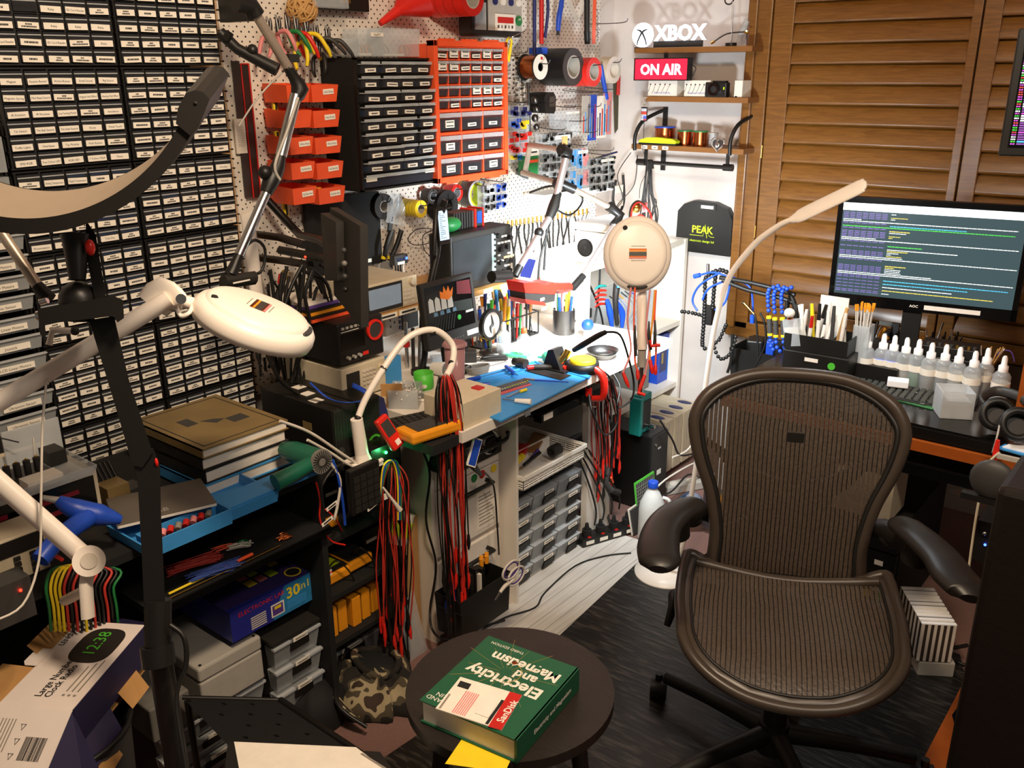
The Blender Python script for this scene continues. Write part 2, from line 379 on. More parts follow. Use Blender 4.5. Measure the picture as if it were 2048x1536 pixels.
def drawer_obj(cell,rowh,content,parent,x,z,txt):
 key=(round(cell,4),round(rowh,4),content)
 if key not in DR:
  d=drawer_mesh(cell,rowh,content,None); me=bpy.data.meshes.new('drawer'); me.from_pydata([tuple(v) for v in d.v],[],d.f)
  for m in d.mats: me.materials.append(m)
  me.polygons.foreach_set('material_index',d.m); DR[key]=me
 o=bpy.data.objects.new('drawer',DR[key]); COL.objects.link(o); o.parent=parent; o.location=(x,0,z)
 if txt is None: return
 lb=M('label_card',None); PEND.pop()
 tl=random.uniform(-.035,.035); cx=cell/2+random.uniform(-.0015,.0015); lw=cell*.82/2; cz=rowh*.27
 lb.T=Matrix.Translation(V((cx,-.0065,cz)))@Matrix.Rotation(-tl,4,'Y')
 lb.box((-lw,0,-.0068),(lw,.0008,.0068),'label')
 if txt!='~':
  tx=txt.split('/');
  if len(tx)==1: lb.text(tx[0],(0,0,0),.0046,'ink',w=lw*1.8)
  else:
   lb.text(tx[0],(0,0,.003),.0034,'ink',w=lw*1.2); lb.text(tx[1],(0,0,-.003),.0034,'ink',w=lw*1.7)
 else:
  k=random.random()
  if k<.55:
   a=random.uniform(.15,.3)
   x0=-lw*a
   while x0<lw*a: q=random.uniform(.0012,.003); lb.box((x0,-.0003,.0010),(x0+q,0,.0042),'ink'); x0+=q+.0008
  if 1:
   a=random.uniform(.3,.75); zz=-.0035 if k<.55 else -.0015; hh=.0026 if k<.55 else .0036
   x0=-lw*a
   while x0<lw*a: q=random.uniform(.0012,.0034); lb.box((x0,-.0003,zz-.0005),(x0+q,0,zz+hh),'ink'); x0+=q+.0008
 me=bpy.data.meshes.new('label_card'); me.from_pydata([tuple(v) for v in lb.v],[],lb.f)
 for m in lb.mats: me.materials.append(m)
 me.polygons.foreach_set('material_index',lb.m)
 l=bpy.data.objects.new('label_card',me); COL.objects.link(l); l.parent=o
XF=.15
colA=(.905,1.188); colB=(1.193,1.472)
zb=[.60,.645-.0,.825,1.033,1.253,1.443,1.663,1.85]
blocks=[(.47,.643,5),(.645,.823,5),(.827,1.031,6),(1.035,1.251,6),(1.255,1.441,5),(1.445,1.661,6),(1.665,1.88,6)]
lbl=['lowest small-drawer cabinet','second small-drawer cabinet from the bottom','third small-drawer cabinet from the bottom','fourth small-drawer cabinet from the bottom','third small-drawer cabinet from the top','second small-drawer cabinet from the top','topmost small-drawer cabinet']
wi=0
for ci,(y0,y1) in enumerate((colA,colB)):
 for bi,(za,zc,rows) in enumerate(blocks):
  w_=y1-y0; h_=zc-za
  t=Thing('drawer_cabinet','black '+lbl[bi]+(' in the left stack' if ci==0 else ' in the right stack by the plywood'),'drawer cabinet',(XF,y0,za),90,'cabinets of tiny labelled drawers')
  b=t.p('body'); b.box((0,.012,0),(w_,.148,h_),'matte_black')
  fb=.004; b.box((0,0,0),(w_,.012,fb),'black'); b.box((0,0,h_-fb),(w_,.012,h_),'black')
  cell=(w_-2*fb)/5; rh=(h_-2*fb)/rows
  for k in range(6): x=fb+cell*k; b.box((max(0,x-.0022),-.001,0),(min(w_,x+.0022),.012,h_),'black')
  for k in range(1,rows): b.box((0,0,fb+rh*k-.001),(w_,.012,fb+rh*k+.001),'black')
  for r_ in range(rows):
   for k in range(5):
    top=rows-1-r_
    tx='~'
    if ci==0 and bi==5:
     q=(rows-1-r_)*5+k; seq=WORDS[1:27]; seq=['Magnet']+seq[1:]
     order=['Magnet','Passive Buzzer','Active Buzzer','Small Sound','Big Sound','Magnetic Spring','Mini Reed Switch','~','Digital Hall Effect','Analog Hall Effect','IR Emission','IR Receiver','Line Tracking Module','~','Avoidance','Tilt Switch','Tilt Ball Switch','Tilt Hall Switch','Shock','Metal Touch','Traffic Lights','Heartbeat','Tap Module','Push Button','~','SMD RGB','Two Colour LED','RGB LED','7 Colour Flash','Flame']
     tx=order[q] if q<len(order) else '~'
    elif ci==0 and bi==6 and r_>0 and random.random()<.4: tx=random.choice(['Relay','SD Card Reader'])
    elif ci==0 and bi==4:
     tx={(4,0):'~',(4,1):'Analog Temperature',(4,2):'Digital Temperature',(0,3):'Trim Pot',(0,0):'Photoresistor'}.get((r_,k),'~')
    elif ci==1 and bi==4 and k==4: tx='Schottky'
    ct='ct_black' if random.random()<.8 else random.choice(['ct_brown','ct_olive','ct_black'])
    if ci==0 and bi in (3,4) and k>=2 and random.random()<.85: ct='ct_blue'
    if ci==1 and bi==4 and random.random()<.25: ct='ct_blue'
    if ci==0 and bi==6 and r_==3 and k==1: tx=None
    drawer_obj(cell,rh,ct,b.ob if b.ob else t.o,fb+cell*k,fb+rh*r_,tx)
# ---------------- large-drawer cabinet at the far left ----------------
def L(x,y,X=0): return P(x,y,X=X)
t=Thing('drawer_cabinet','dark cabinet of wide clear bins left of the tiny drawers','drawer cabinet',(.15,.56,.86),90)
b=t.p('body'); b.box((0,.012,0),(.335,.148,.68),'matte_black')
for k in range(3): b.box((max(0,.1675*k-.004),0,0),(.1675*k+.004 if k<2 else .335,.012,.68),'black')
z=.005
while z<.67:
 for k in range(2):
  x0=.1675*k+.006; o_=random.uniform(0,.02)
  if z>.47: continue
  d=t.p('drawer'); w_=.155; ty=-.035-o_
  d.add([(x0+.004,ty+.006,z+.004),(x0+w_-.004,ty+.006,z+.004),(x0+w_,ty,z+.038),(x0,ty,z+.038)],[(0,1,2,3)],'clear2')
  d.box((x0+.003,ty+.006,z+.003),(x0+w_-.003,.05,z+.030),'smoke'); d.box((x0,ty-.006,z+.036),(x0+w_,ty+.004,z+.039),'frost')
  d.box((x0+.01,ty+.01,z+.006),(x0+w_-.01,.04,z+random.uniform(.014,.024)),random.choice(['dkgrey','ct_blue','dark','ct_olive']))
  l=d.sub('label_card'); l.box((x0+.04,ty-.001,z+.010),(x0+.125,ty+.001,z+.024),'label'); l.text(random.choice(['LCD Linear Motors','Motor w/ Foil','Ultrasonic Sensor','Joystick','Motor Driver']),(x0+.082,ty-.001,z+.017),.006,'ink',w=.07)
 z+=.0455
for k in range(2):
 for j in range(2):
  d=t.p('drawer'); x0=.1675*k+.006; z0_=.50+.085*j
  d.box((x0,-.02,z0_),(x0+.155,.05,z0_+.075),'clear2'); d.box((x0+.01,-.01,z0_+.005),(x0+.145,.04,z0_+.05),'ct_blue' if j else 'ct_olive')
  l=d.sub('label_card'); l.box((x0+.03,-.0215,z0_+.02),(x0+.12,-.02,z0_+.04),'label'); l.text('DC Power',(x0+.075,-.0216,z0_+.03),.009,'ink',w=.07)
# ---------------- black and orange drawer cabinets on the pegboard ----------------
def smalldrawer(t,x,z,w_,h_,lab,n=1,content=None,body='smoke',tall=.0):
 d=t.p('drawer'); f=random.uniform(.006,.022) if n==1 else .004
 d.add([(x+.002,-f+.004,z+.003),(x+w_-.002,-f+.004,z+.003),(x+w_-.001,-f,z+h_*.72),(x+.001,-f,z+h_*.72)],[(0,1,2,3)],body)
 d.box((x+.0025,-f+.006,z+.003),(x+w_-.0025,.02,z+h_*.62),body)
 d.box((x+.0005,-f-.004,z+h_*.72),(x+w_-.0005,.004,z+h_*.72+.002),'frost'); d.box((x+.0005,-f-.004,z+h_*.72),(x+w_-.0005,-f-.002,z+h_*.95),'clear2')
 if content: d.box((x+.006,-f+.010,z+.004),(x+w_-.006,.02,z+h_*.5),content)
 for q in range(lab):
  l=d.sub('label_card'); a=random.uniform(-.05,.05); zz=z+h_*.30+q*.012
  l.T=Matrix.Translation(V((x+w_/2,-f,zz)))@Matrix.Rotation(a if lab==1 else 0,4,'Y')
  lw=min(.021,w_*.36); l.box((-lw,-.002,-.0058),(lw,.001,.0058),'label')
  wd=random.uniform(.5,.85)*lw; x_=-wd
  while x_<wd: q2=random.uniform(.0015,.0035); l.box((x_,-.0024,-.002),(x_+q2,-.002,.002),'ink'); x_+=q2+.0009
a=L(712,115,.16); c=L(862,115,.16); d_=L(725,385,.16)
W=c.y-a.y; H=a.z-d_.z
t=Thing('drawer_cabinet','black cabinet of clear labelled drawers beside the orange cabinet','drawer cabinet',(.16,a.y,d_.z),90)
b=t.p('body'); b.box((-.004,.012,0),(W,.16,H),'brown_plastic' if 0 else 'matte_black'); b.box((-.004,0,0),(.004,.012,H),'black'); b.box((W-.004,0,0),(W,.012,H),'black'); b.box((-.004,0,0),(W,.012,.006),'black'); b.box((-.004,0,H-.006),(W,.012,H),'black')
rh=(H-.012-.05)/8
for r_ in range(1,9): b.box((0,0,.056+rh*(r_-1)-.002),(W,.012,.056+rh*(r_-1)+.002),'black')
smalldrawer(t,.008,.008,W-.016,.044,0,2,'ct_blue')
for k,x in enumerate((.03,W-.03)):
 l=t.p('label_card'); l.box((x-.022,-.007,.036 if k else .03),(x+.022,-.006,.049 if k else .043),'label'); l.text(('Momentary Switch','Rotary Switch')[k],(x,-.007,.0425 if k else .0365),.005,'ink',w=.04)
cw=(W-.016)/4
for r_ in range(8):
 for k in range(4): smalldrawer(t,.008+cw*k,.056+rh*(7-r_),cw,rh-.003,1,1,random.choice([None,'ct_olive','red' if r_>6 else None,'ct_blue',None]))
a=L(862,80,.17); c=L(1010,95,.17); d_=L(868,368,.17)
W=c.y-a.y; H=a.z-d_.z
t=Thing('drawer_cabinet','bright orange framed cabinet of clear drawers on the pegboard','drawer cabinet',(.17,a.y,d_.z),90)
b=t.p('body'); b.bev=.002
b.box((.012,.015,.01),(W-.012,.165,H-.01),'orange')
T_=.018
b.box((0,-.012,0),(T_,.02,H),'orange'); b.box((W-T_,-.012,0),(W,.02,H),'orange'); b.box((0,-.012,0),(W,.02,T_),'orange'); b.box((0,-.012,H-T_),(W,.02,H),'orange')
for k in range(3): x=W*(.2+.3*k); b.box((x-.03,-.010,H-.004),(x+.03,.015,H+.006),'orange'); b.box((x-.03,-.010,-.006),(x+.03,.015,.004),'orange')
IH=H-2*T_; IW=W-2*T_; rows=[(3,.135)]*3; rs=(IH*.47)/5; rb=(IH*.53)/3
z=T_
for r_ in range(3):
 for k in range(3): smalldrawer(t,T_+IW/3*k,z,IW/3-.003,rb-.010,2 if k in(0,) or (r_==0 and k==2) else 1,2,'cream' if (r_==1 and k>0) else 'dark')
 z+=rb; b.box((T_,-.010,z-.010),(W-T_,.012,z-.001),'orange')
for r_ in range(5):
 for k in range(6):
  smalldrawer(t,T_+IW/6*k,z,IW/6-.002,rs-.004,[3,2,(3,2,1)[0],1,1][0] and (2 if (r_,k) in ((4,1),(4,2),(4,4),(3,0),(3,1),(1,3),(1,4),(1,5)) else (0 if (r_ in(1,2,0) and k in (0,1,2) and (r_,k)!=(0,1)) or (r_==2 and k<5) else 1)),2)
 z+=rs; b.box((T_,-.008,z-.004),(W-T_,.012,z-.0005),'orange')
for k in range(7): b.box((T_+IW/6*k-.0015,-.003,T_+rb*3),(T_+IW/6*k+.0015,.012,H-T_),'orange')
for k in range(4): b.box((T_+IW/3*k-.0025,-.006,T_),(T_+IW/3*k+.0025,.012,T_+rb*3),'orange')
# ---------------- orange hanging bins ----------------
names=['topmost','second','third from the top','fourth from the top','lowest']
rowsy=[170,222,276,327,378]
for i,yy in enumerate(rowsy):
 for k in range(2):
  pxl=(572,622)[k]+i*(3.2 if k==0 else 3.6)
  a=L(pxl,yy,.13); w_=L(pxl+(50,56)[k],yy,.13).y-a.y-.003
  z1=a.z; h_=.048
  t=Thing('storage_bin','orange open bin, '+names[i]+(' of the left column beside the arm' if k==0 else ' of the right column by the black cabinet'),'bin',(.13,a.y,z1-h_),90,'orange bins on the pegboard')
  b=t.p('bin_body'); q=.006; D=.11
  o=[(q,q,0),(w_-q,q,0),(w_-q,D,0),(q,D,0),(0,0,h_),(w_,0,h_),(w_,D,h_+.004),(0,D,h_+.004)]
  th=.003; ii=[(q+th,q+th,th),(w_-q-th,q+th,th),(w_-q-th,D-th,th),(q+th,D-th,th),(th,th,h_),(w_-th,th,h_),(w_-th,D-th,h_+.004),(th,D-th,h_+.004)]
  fs=[(3,2,1,0)]+[(j,(j+1)%4,4+(j+1)%4,4+j) for j in range(4)]+[(11,8,9,10)][::1]+[(8+(j+1)%4,8+j,12+j,12+(j+1)%4) for j in range(4)]+[(4+j,4+(j+1)%4,12+(j+1)%4,12+j) for j in range(4)]
  b.add(o+ii,fs,'orange')
  if k==1 or i>=2:
   l=t.p('label_card'); l.T=Matrix.Translation(V((w_*.62,.0018,h_*.6)))@Matrix.Rotation(-.05,4,'Y'); l.box((-.02,-.0012,-.0075),(.02,0,.0075),'label')
   l.text(['Cable Clamps','Heat Shrink','Wire Nuts','Small Rubber Band','Big Rubber Band'][i] if not(i==3 and k==0) else 'Small Rubber Bands',(0,-.0012,0),.006,'ink',w=.034)
  if i in(2,4) and k==1:
   c_=t.p('contents',label='dark clips inside' if i==2 else 'yellow rubber bands inside')
   for q_ in range(4): c_.tube([(w_*.3+.012*math.cos(a_),.04+.02*q_+.012*math.sin(a_),.045+.003*q_) for a_ in (0,1.5,3,4.5)],.0015,'dark' if i==2 else 'amber',closed=True)
  t.p('hook').box((w_/2-.006,D-.001,h_*.7),(w_/2+.006,D+.006,h_+.012),'ltgrey')
# ---------------- things hung on the pegboard ----------------
def hook(px,py,Lh=.09):
 a=L(px,py); s=Solo('peg_hook','steel peg hook','hook',a,90)
def roll(name,label,px,py,rpx,dep,mbody,mface,X=None,rin=.55,mi=None,cat='tape roll',rows=1,group=None):
 X=X or dep+.02
 a=L(px,py,X); k=(a-CAM).length/1815; r=rpx*k
 t=Thing(name,label,cat,(X,a.y,a.z),90,group)
 b=t.p('tape'); b.ring((0,.002,0),(0,dep,0),r,r*rin,mbody,28,mi or mface)
 for q in range(1,rows): y=dep*q/rows; b.ring((0,y-.0006,0),(0,y+.0006,0),r*1.004,r*.9,'matte_black',28)
 c=t.p('core'); c.ring((0,-.001,0),(0,dep+.001,0),r*rin,r*rin*.86,mi or mface,28)
 f=t.p('side_face'); f.ring((0,-.0008,0),(0,.003,0),r*.995,r*rin,mface,28)
 h=t.p('hook',label='steel peg hook through the roll'); h.tube([(0,X,r*.2),(0,dep,r*rin*.8),(0,-.02,r*rin*.8),(0,-.035,r*rin*.8+.015)],.0022,'dksteel')
 return t
roll('insulation_tape','black insulation tape roll left of the clear tool bag','764' and 768,413,25,.028,'black','dark',rin=.45,mi='ltgrey')
roll('insulation_tape','yellow insulation tape rolls hanging by the clear tool bag',842,418,17,.075,'yellow','yellow',rin=.55,rows=5,mi='ltgrey')
roll('insulation_tape','small grey insulation tape roll above the phone',866,393,15,.035,'dkgrey','dkgrey',rin=.6,mi='clear2')
roll('insulation_tape','large black tape roll behind the phone',895,412,31,.05,'matte_black','matte_black',rin=.5)
roll('insulation_tape','dark red insulation tape roll below the orange cabinet',914,386,17,.04,'red','red',rin=.6,mi='clear2')
roll('packing_tape','brown packing tape roll with yellow and green core',955,389,27,.05,'brown_plastic','frost',rin=.84,mi='lime')
roll('duct_tape','wide black duct tape rolls beside the wire spool',1147,134,34,.13,'black','dkgrey',rin=.62,rows=2,mi='ltgrey',X=.16)
roll('warning_tape','red and black striped tape rolls under the black duct tape',1188,144,26,.15,'brightred','brightred',rin=.6,rows=6,mi='ltgrey',X=.18)
roll('masking_tape','cream masking tape roll at the pegboard right edge',1228,140,24,.05,'cream','softwhite',rin=.7,X=.14)
roll('warning_tape','red tape rolls in clear sleeve at the photo top',945,-5,32,.16,'brightred','red',rin=.6,rows=4,mi='ltgrey',X=.19)
# wire spool
a=L(1083,134,.14)
t=Thing('wire_spool','spool of bright tinned copper wire with white label disc','wire spool',(.14,a.y,a.z),90)
t.p('wire',label='copper coloured wire winding').lathe([(.040,-.075)]+[(.040+.002*(i%2),-.075+.065*i/14) for i in range(15)],'copper',28,cap=False)
q=t.p('flange'); q.lathe([(.047,-.08),(.047,-.076)],'matte_black',28); q2=t.p('flange'); q2.ring((0,0,-.01),(0,0,-.005),.047,.014,'matte_black',28); q3=q2.sub('disc_label',label='white disc with red mark'); q3.ring((0,0,-.005),(0,0,-.004),.045,.016,'paper',28); q3.box((-.0,.026,-.004),(.012,.036,-.0035),'red')
RX=Matrix.Rotation(R(90),4,'X')
for m_ in PEND[-6:]:
 if m_.parent is t or m_ is q3: m_.v=[tuple(RX@V(p)) for p in m_.v]
t.p('hook').tube([(0,.13,.02),(0,0,.012),(0,-.03,.012),(0,-.04,.025)],.0022,'dksteel')
# pliers row
pl=[('pink','pink handled pliers leftmost of the plier row',(538,62),(528,118)),('pink','long-nose pliers with pink handles',(556,58),(582,105)),('green','pliers with dark green handles',(575,58),(612,108)),('brightred','pliers with bright red handles',(592,60),(628,118)),('yellow','yellow handled cutting pliers',(612,62),(652,116)),
 ('dkgrey','grey handled wire cutters',(632,75),(682,112)),('dkgrey','grey handled pliers rightmost of the row, against the black cabinet',(655,78),(698,118)),('black','black handled slip pliers hanging low in the plier row',(636,105),(640,150)),('yellow','short yellow handled pliers behind the others',(600,78),(604,135))]
for i,(m_,lb_,(x0,y0),(x1,y1)) in enumerate(pl):
 a=L(x0,y0,.09); c=L(x1,y1,.11)
 t=Thing('pliers',lb_,'pliers',a,90,'pliers hung in a row')
 wv=lambda p:V(p)
 dirv=(c-a); n=V((.25,.0,.05)).normalized()*.022
 piv=a+V((0,0,-.008))
 j=t.p('jaw',w=True); j.tube([a+V((0,-.004,.038)),a+V((0,-.002,.012)),piv],[.002,.006,.008],'dksteel'); j.tube([a+V((0,.008,.034)),a+V((0,.006,.012)),piv],[.002,.006,.008],'dksteel')
 for sgn in (-1,1):
  hnd=t.p('handle',w=True); m2=piv+dirv*.35+n*sgn+V((0,0,.018)); hnd.tube([piv,m2,piv+dirv*.75+n*sgn*1.3+V((0,0,.01)),c+n*sgn],[.006,.0065,.006,.0045],m_,8)
# cable cutters
t=Thing('cable_cutter','large black handled cable cutters with yellow bands','cutters',L(778,540,.06),90)
for sgn,(x1,y1) in ((-1,(783,462)),(1,(803,460))):
 h=t.p('handle',w=True); h.tube([L(773+sgn*5,522,.06),L((773+x1)/2+sgn*5,492,.07),L(x1,y1,.075)],[.007,.0085,.009],'black',8)
 c=t.p('band',w=True,label='yellow band'); c.tube([L(773+sgn*6,518,.06),L(774+sgn*6,512,.061)],.0093,'yellow',8)
j=t.p('jaw',w=True); j.cyl(L(773,535,.05),L(773,535,.075),.022,'dksteel'); j.tube([L(772,533,.06),L(768,552,.06),L(764,572,.06)],[.012,.010,.004],'dksteel')
# clear bag
a=L(782,398,.05)
s=Solo('plastic_bag','clear plastic bag of steel bits on a hook','bag',a,90); s.T=Matrix.Rotation(.25,4,'Y')
s.surf(lambda u,v:((u-.3)*.10*(.4+v*.7),-.015+.008*math.sin(9*u+5*v),.02-v*.10),10,10,'clear2'); s.box((.0,-.008,-.11),(.016,0,-.02),'steel'); s.box((.03,-.008,-.06),(.042,0,.0),'dksteel'); s.box((.012,.0,-.17),(.04,.006,-.10),'grey')
# organiser boxes hung on the right part of the pegboard
def organiser(label,x0,y0,x1,y1,X,cols,rows,fill,th=.035,fr='clear',lab=None,name='organiser_box',grp=None):
 a=L(x0,y0,X); c=L(x1,y1,X); w_=abs(c.y-a.y); h_=a.z-c.z
 t=Thing(name,label,'organiser box',(X,a.y,c.z),90,grp)
 b=t.p('box_body'); b.box((0,.002,0),(w_,th,h_),fr); b.bev=.003
 g=t.p('divider');
 for k in range(1,cols): g.box((w_*k/cols-.001,0,.004),(w_*k/cols+.001,.004,h_-.004),'clear2')
 for k in range(1,rows): g.box((.004,0,h_*k/rows-.001),(w_-.004,.004,h_*k/rows+.001),'frost')
 cnt=t.p('contents');
 for r_ in range(rows):
  for k in range(cols):
   cc=fill(k,r_) if callable(fill) else fill
   if not cc: continue
   x_=w_*k/cols+.003; z_=h_*r_/rows+.003
   for q in range(5):
    px_=x_+random.random()*(w_/cols-.012); pz_=z_+random.random()*(h_/rows*.6)
    cnt.box((px_,.0005,pz_),(px_+w_/cols*.38,.02,pz_+h_/rows*.32),cc)
 if lab: l=t.p('label_card'); l.box((w_*.45,-.001,h_*.86),(w_*.95,.0015,h_*.94),'label'); l.text(lab,(w_*.7,-.001,h_*.90),h_*.035,'ink',w=w_*.4)
 t.p('hook').tube([(w_/2,X,h_+.02),(w_/2,th,h_+.012),(w_/2,-.03,h_+.012),(w_/2,-.04,h_+.025)],.0018,'dksteel')
 return t
organiser('clear box of red, blue and yellow terminals','1017' and 1016,212,1060,308,.11,2,4,lambda k,r:['red','red','blue','navy'][r] if not(k==1 and r==2) else 'yellow')
organiser('yellowish clear terminal box behind the red and blue one',1008,222,1052,322,.07,2,4,lambda k,r:'yellow' if k==0 else 'ltblue')
organiser('large clear grid box of dark screws behind the boom arm',1084,268,1142,358,.12,4,5,'dkgrey',lab='Small Screws')
organiser('empty clear box with white sheet hung above the grid boxes',1112,222,1160,270,.10,2,1,None,lab='Cable Ties')
organiser('pale clear box of blue and pink parts right of the boom joint',1140,298,1176,378,.13,3,2,lambda k,r:'ltblue' if k<2 else 'pink',lab='Resistors')
organiser('clear grid box of dark parts below the long hook',1180,318,1228,380,.14,4,4,'dkgrey',lab='Screws')
organiser('clear grid box with blue parts under the orange cabinet',968,372,1014,420,.13,4,3,lambda k,r:'blue' if k>1 else 'dkgrey')
organiser('clear box of green parts above the red and yellow one',1012,118,1032,190,.07,2,8,lambda k,r:'ltgrey',fr='softwhite')
organiser('tall pale component kit board beside the wire spool',1026,112,1052,205,.03,2,9,lambda k,r:'inkgrey',fr='paper')
# sheets & cards
for i,(x0,x1,y0,y1,m_,lb_) in enumerate(((1165,1180,192,270,'ltgrey','pale plastic sleeve leftmost of the screwdriver cards'),(1178,1192,190,280,'blue','blue edged screwdriver bit card in clear sleeve'),(1192,1212,192,275,'paper','white printed tool card in clear sleeve'),(1208,1222,185,268,'pink','pink printed card rightmost in clear sleeve'))):
 a=L(x0,y0,.12); c=L(x1,y1,.12); w_=c.y-a.y;h_=a.z-c.z
 t=Thing('tool_card',lb_,'card',(.12,a.y,c.z),90)
 t.p('card').box((0,.0,0),(w_,.003,h_),m_); q=t.p('printed_lines')
 for k in range(4): q.box((w_*.15+w_*.2*k,-.0008,h_*.06),(w_*.25+w_*.2*k,0,h_*(.5+.1*k)),('red','ltblue','inkgrey','navy')[(k+i)%4])
 t.p('hook').tube([(w_/2,.12,h_+.02),(w_/2,0,h_+.012),(w_/2,-.03,h_+.014)],.0016,'dksteel')
# battery organiser
a=L(945,-20,.11); c=L(1046,75,.11); w_=c.y-a.y; h_=a.z-c.z
t=Thing('battery_organiser','black battery organiser case with round cells and printed card','battery organiser',(.11,a.y,c.z),90)
b=t.p('case'); b.box((0,.004,0),(w_,.07,h_),'black'); b.bev=.008
q=t.p('cell_window'); q.box((w_*.3,0,.02),(w_-.008,.006,h_-.01),'ltgrey')
for i in range(2):
 for j in range(4): q4=t.p('battery'); q4.cyl((w_*.42+.05*i*0+ (w_*.16)*(j%4),-.006,.115+.03*i),(w_*.42+(w_*.16)*(j%4),.004,.115+.03*i),.012,'white' if j%2 else 'navy',n=14)
p_=t.p('printed_card'); p_.box((w_*.42,-.004,.02),(w_*.82,-.001,.075),'paper'); p_.box((w_*.46,-.005,.045),(w_*.78,-.004,.065),'red');
for k in range(5): p_.box((w_*(.46+.07*k),-.005,.028),(w_*(.49+.07*k),-.004,.038),('brown_plastic','inkgrey')[k%2])
p_.cyl((w_*.9,-.005,.055),(w_*.9,.001,.055),.017,'green',n=20); p_.text('140',(w_*.9,-.0055,.06),.008,'label')
t.p('side_cells').box((.012,-.001,.02),(w_*.25,.004,h_*.75),'clear2')
# funnel
t=Thing('funnel','red plastic funnel hung with spout down left','funnel',L(790,35,.10),90)
f=t.p('spout',w=True); f.cyl(L(760,47,.08),L(795,22,.09),.009,'brightred',r2=.017,n=20)
f=t.p('cone',w=True); f.cyl(L(795,22,.09),L(833,-8,.11),.017,'brightred',r2=.075,n=28,cap=False)
# twine
t=Solo('twine_ball','ball of brown twine hanging at the photo top','twine',L(604,18,.07),90)
for k in range(16):
 e=Euler((random.random()*6,random.random()*6,0)).to_matrix(); t.tube([e@V((.042*math.cos(a_),.042*math.sin(a_),random.uniform(-.01,.01))) for a_ in [i*.7 for i in range(9)]],.0035,'pine',5,2,closed=True)
t.ball((0,0,0),.036,'pine')
mat('clearbox','c8ccd0',.2,alpha=.35)
organiser('clear flat box on black case at the photo top',628,-30,700,18,.12,1,1,None,th=.03)
s=Solo('black_case','black case behind the clear box at the photo top','case',(.05,L(628,0,.05).y,L(700,22,.05).z),90); s.box((0,0,0),(L(738,0,.05).y-L(628,0,.05).y,.03,.12),'black'); s.bev=.004
for k in range(6): s.box((.1+.007*k,-.004,.02),(.104+.007*k,0,.05),'brass')
# clamps and tools at top right
t=Thing('bar_clamp','blue and red bar clamp hung by the photo top','clamp',L(1072,60,.06),90)
t.p('bar',w=True).tube([L(1069,-30,.07),L(1069,112,.07)],.007,'navy',6); b=t.p('jaw',w=True); b.box(L(1058,108,.03),L(1095,95,.09),'blue')
t.p('handle',w=True,label='red handle').tube([L(1083,-20,.1),L(1083,88,.1)],.009,'red'); t.p('trigger',w=True).tube([L(1093,-20,.11),L(1096,20,.11),L(1090,75,.11)],.006,'navy')
s=Solo('screwdriver','blue handled tool hanging beside the bar clamp','screwdriver',L(1120,30,.06),90,w=True); s.tube([L(1124,-20,.06),L(1123,5,.06),L(1118,35,.06),L(1116,62,.06)],[.004,.010,.011,.009],'blue',10); s.cyl(L(1116,62,.06),L(1116,70,.06),.006,'black')
s=Solo('cable_coil','coil of white cable hanging at the photo top','cable',L(1150,10,.05),90,w=True)
for k in range(6): s.tube([L(1140-3*k,-30,.05),L(1142-2*k,0,.05+.01*k),L(1158-k,32+2*k,.06),L(1172-2*k,5,.07),L(1168,-30,.07)],.0022,'softwhite')
s=Solo('torch','long black torch hanging near the pegboard edge','torch',L(1176,40,.08),90,w=True); s.cyl(L(1174,-40,.08),L(1174,62,.08),.012,'black'); s.cyl(L(1174,62,.08),L(1175,88,.08),.014,'black',r2=.012)
s=Solo('hole_saw_strip','orange and steel strip of bits beside the torch','tool',L(1190,40,.08),90,w=True); s.box(L(1186,-10,.08),L(1191,88,.082),'orange');
for k in range(7): a=L(1195,20+k*10,.08); s.cyl(a,a+V((0,.008,-.008)),.005,'chrome')
# snips
s=Solo('wire_snips','small yellow snips on a long hook beside the orange cabinet','snips',L(1018,95,.14),90,w=True)
s.tube([L(1013,82,.14),L(1018,76,.14),L(1023,82,.14),L(1020,100,.14),L(1018,124,.14)],[.004,.004,.004,.006,.003],'yellow',8); s.tube([L(1013,82,.14),L(1014,105,.14),L(1017,122,.14)],.004,'yellow'); s.tube([L(1014,80,0),L(1018,77,.15),L(1050,62,.17)],.0018,'steel')
# black mask shaped meter
a=L(1082,205,.10)
t=Thing('meter_case','rounded black case with dark square window','case',a,90)
b=t.p('case'); b.prism([(-.012,-.038),(.045,-.042),(.055,-.03),(.056,.02),(.04,.038),(-.005,.036),(-.018,.02)],-.03,.05,'black'); b.bev=.008
t.p('window').box((.012,-.032,-.016),(.046,-.0295,.022),'brown_plastic')
# loose hooks
for i,(x,y) in enumerate(((1100,240),(1122,262),(1155,298),(1180,48),(1128,212),(1036,205))):
 s=Solo('peg_hook','long empty steel peg hook on the right part of pegboard','hook',L(x,y),90,'long empty peg hooks'); s.tube([(0,0,0),(0,-.16,0),(0,-.185,.015)],.0018,'dksteel')
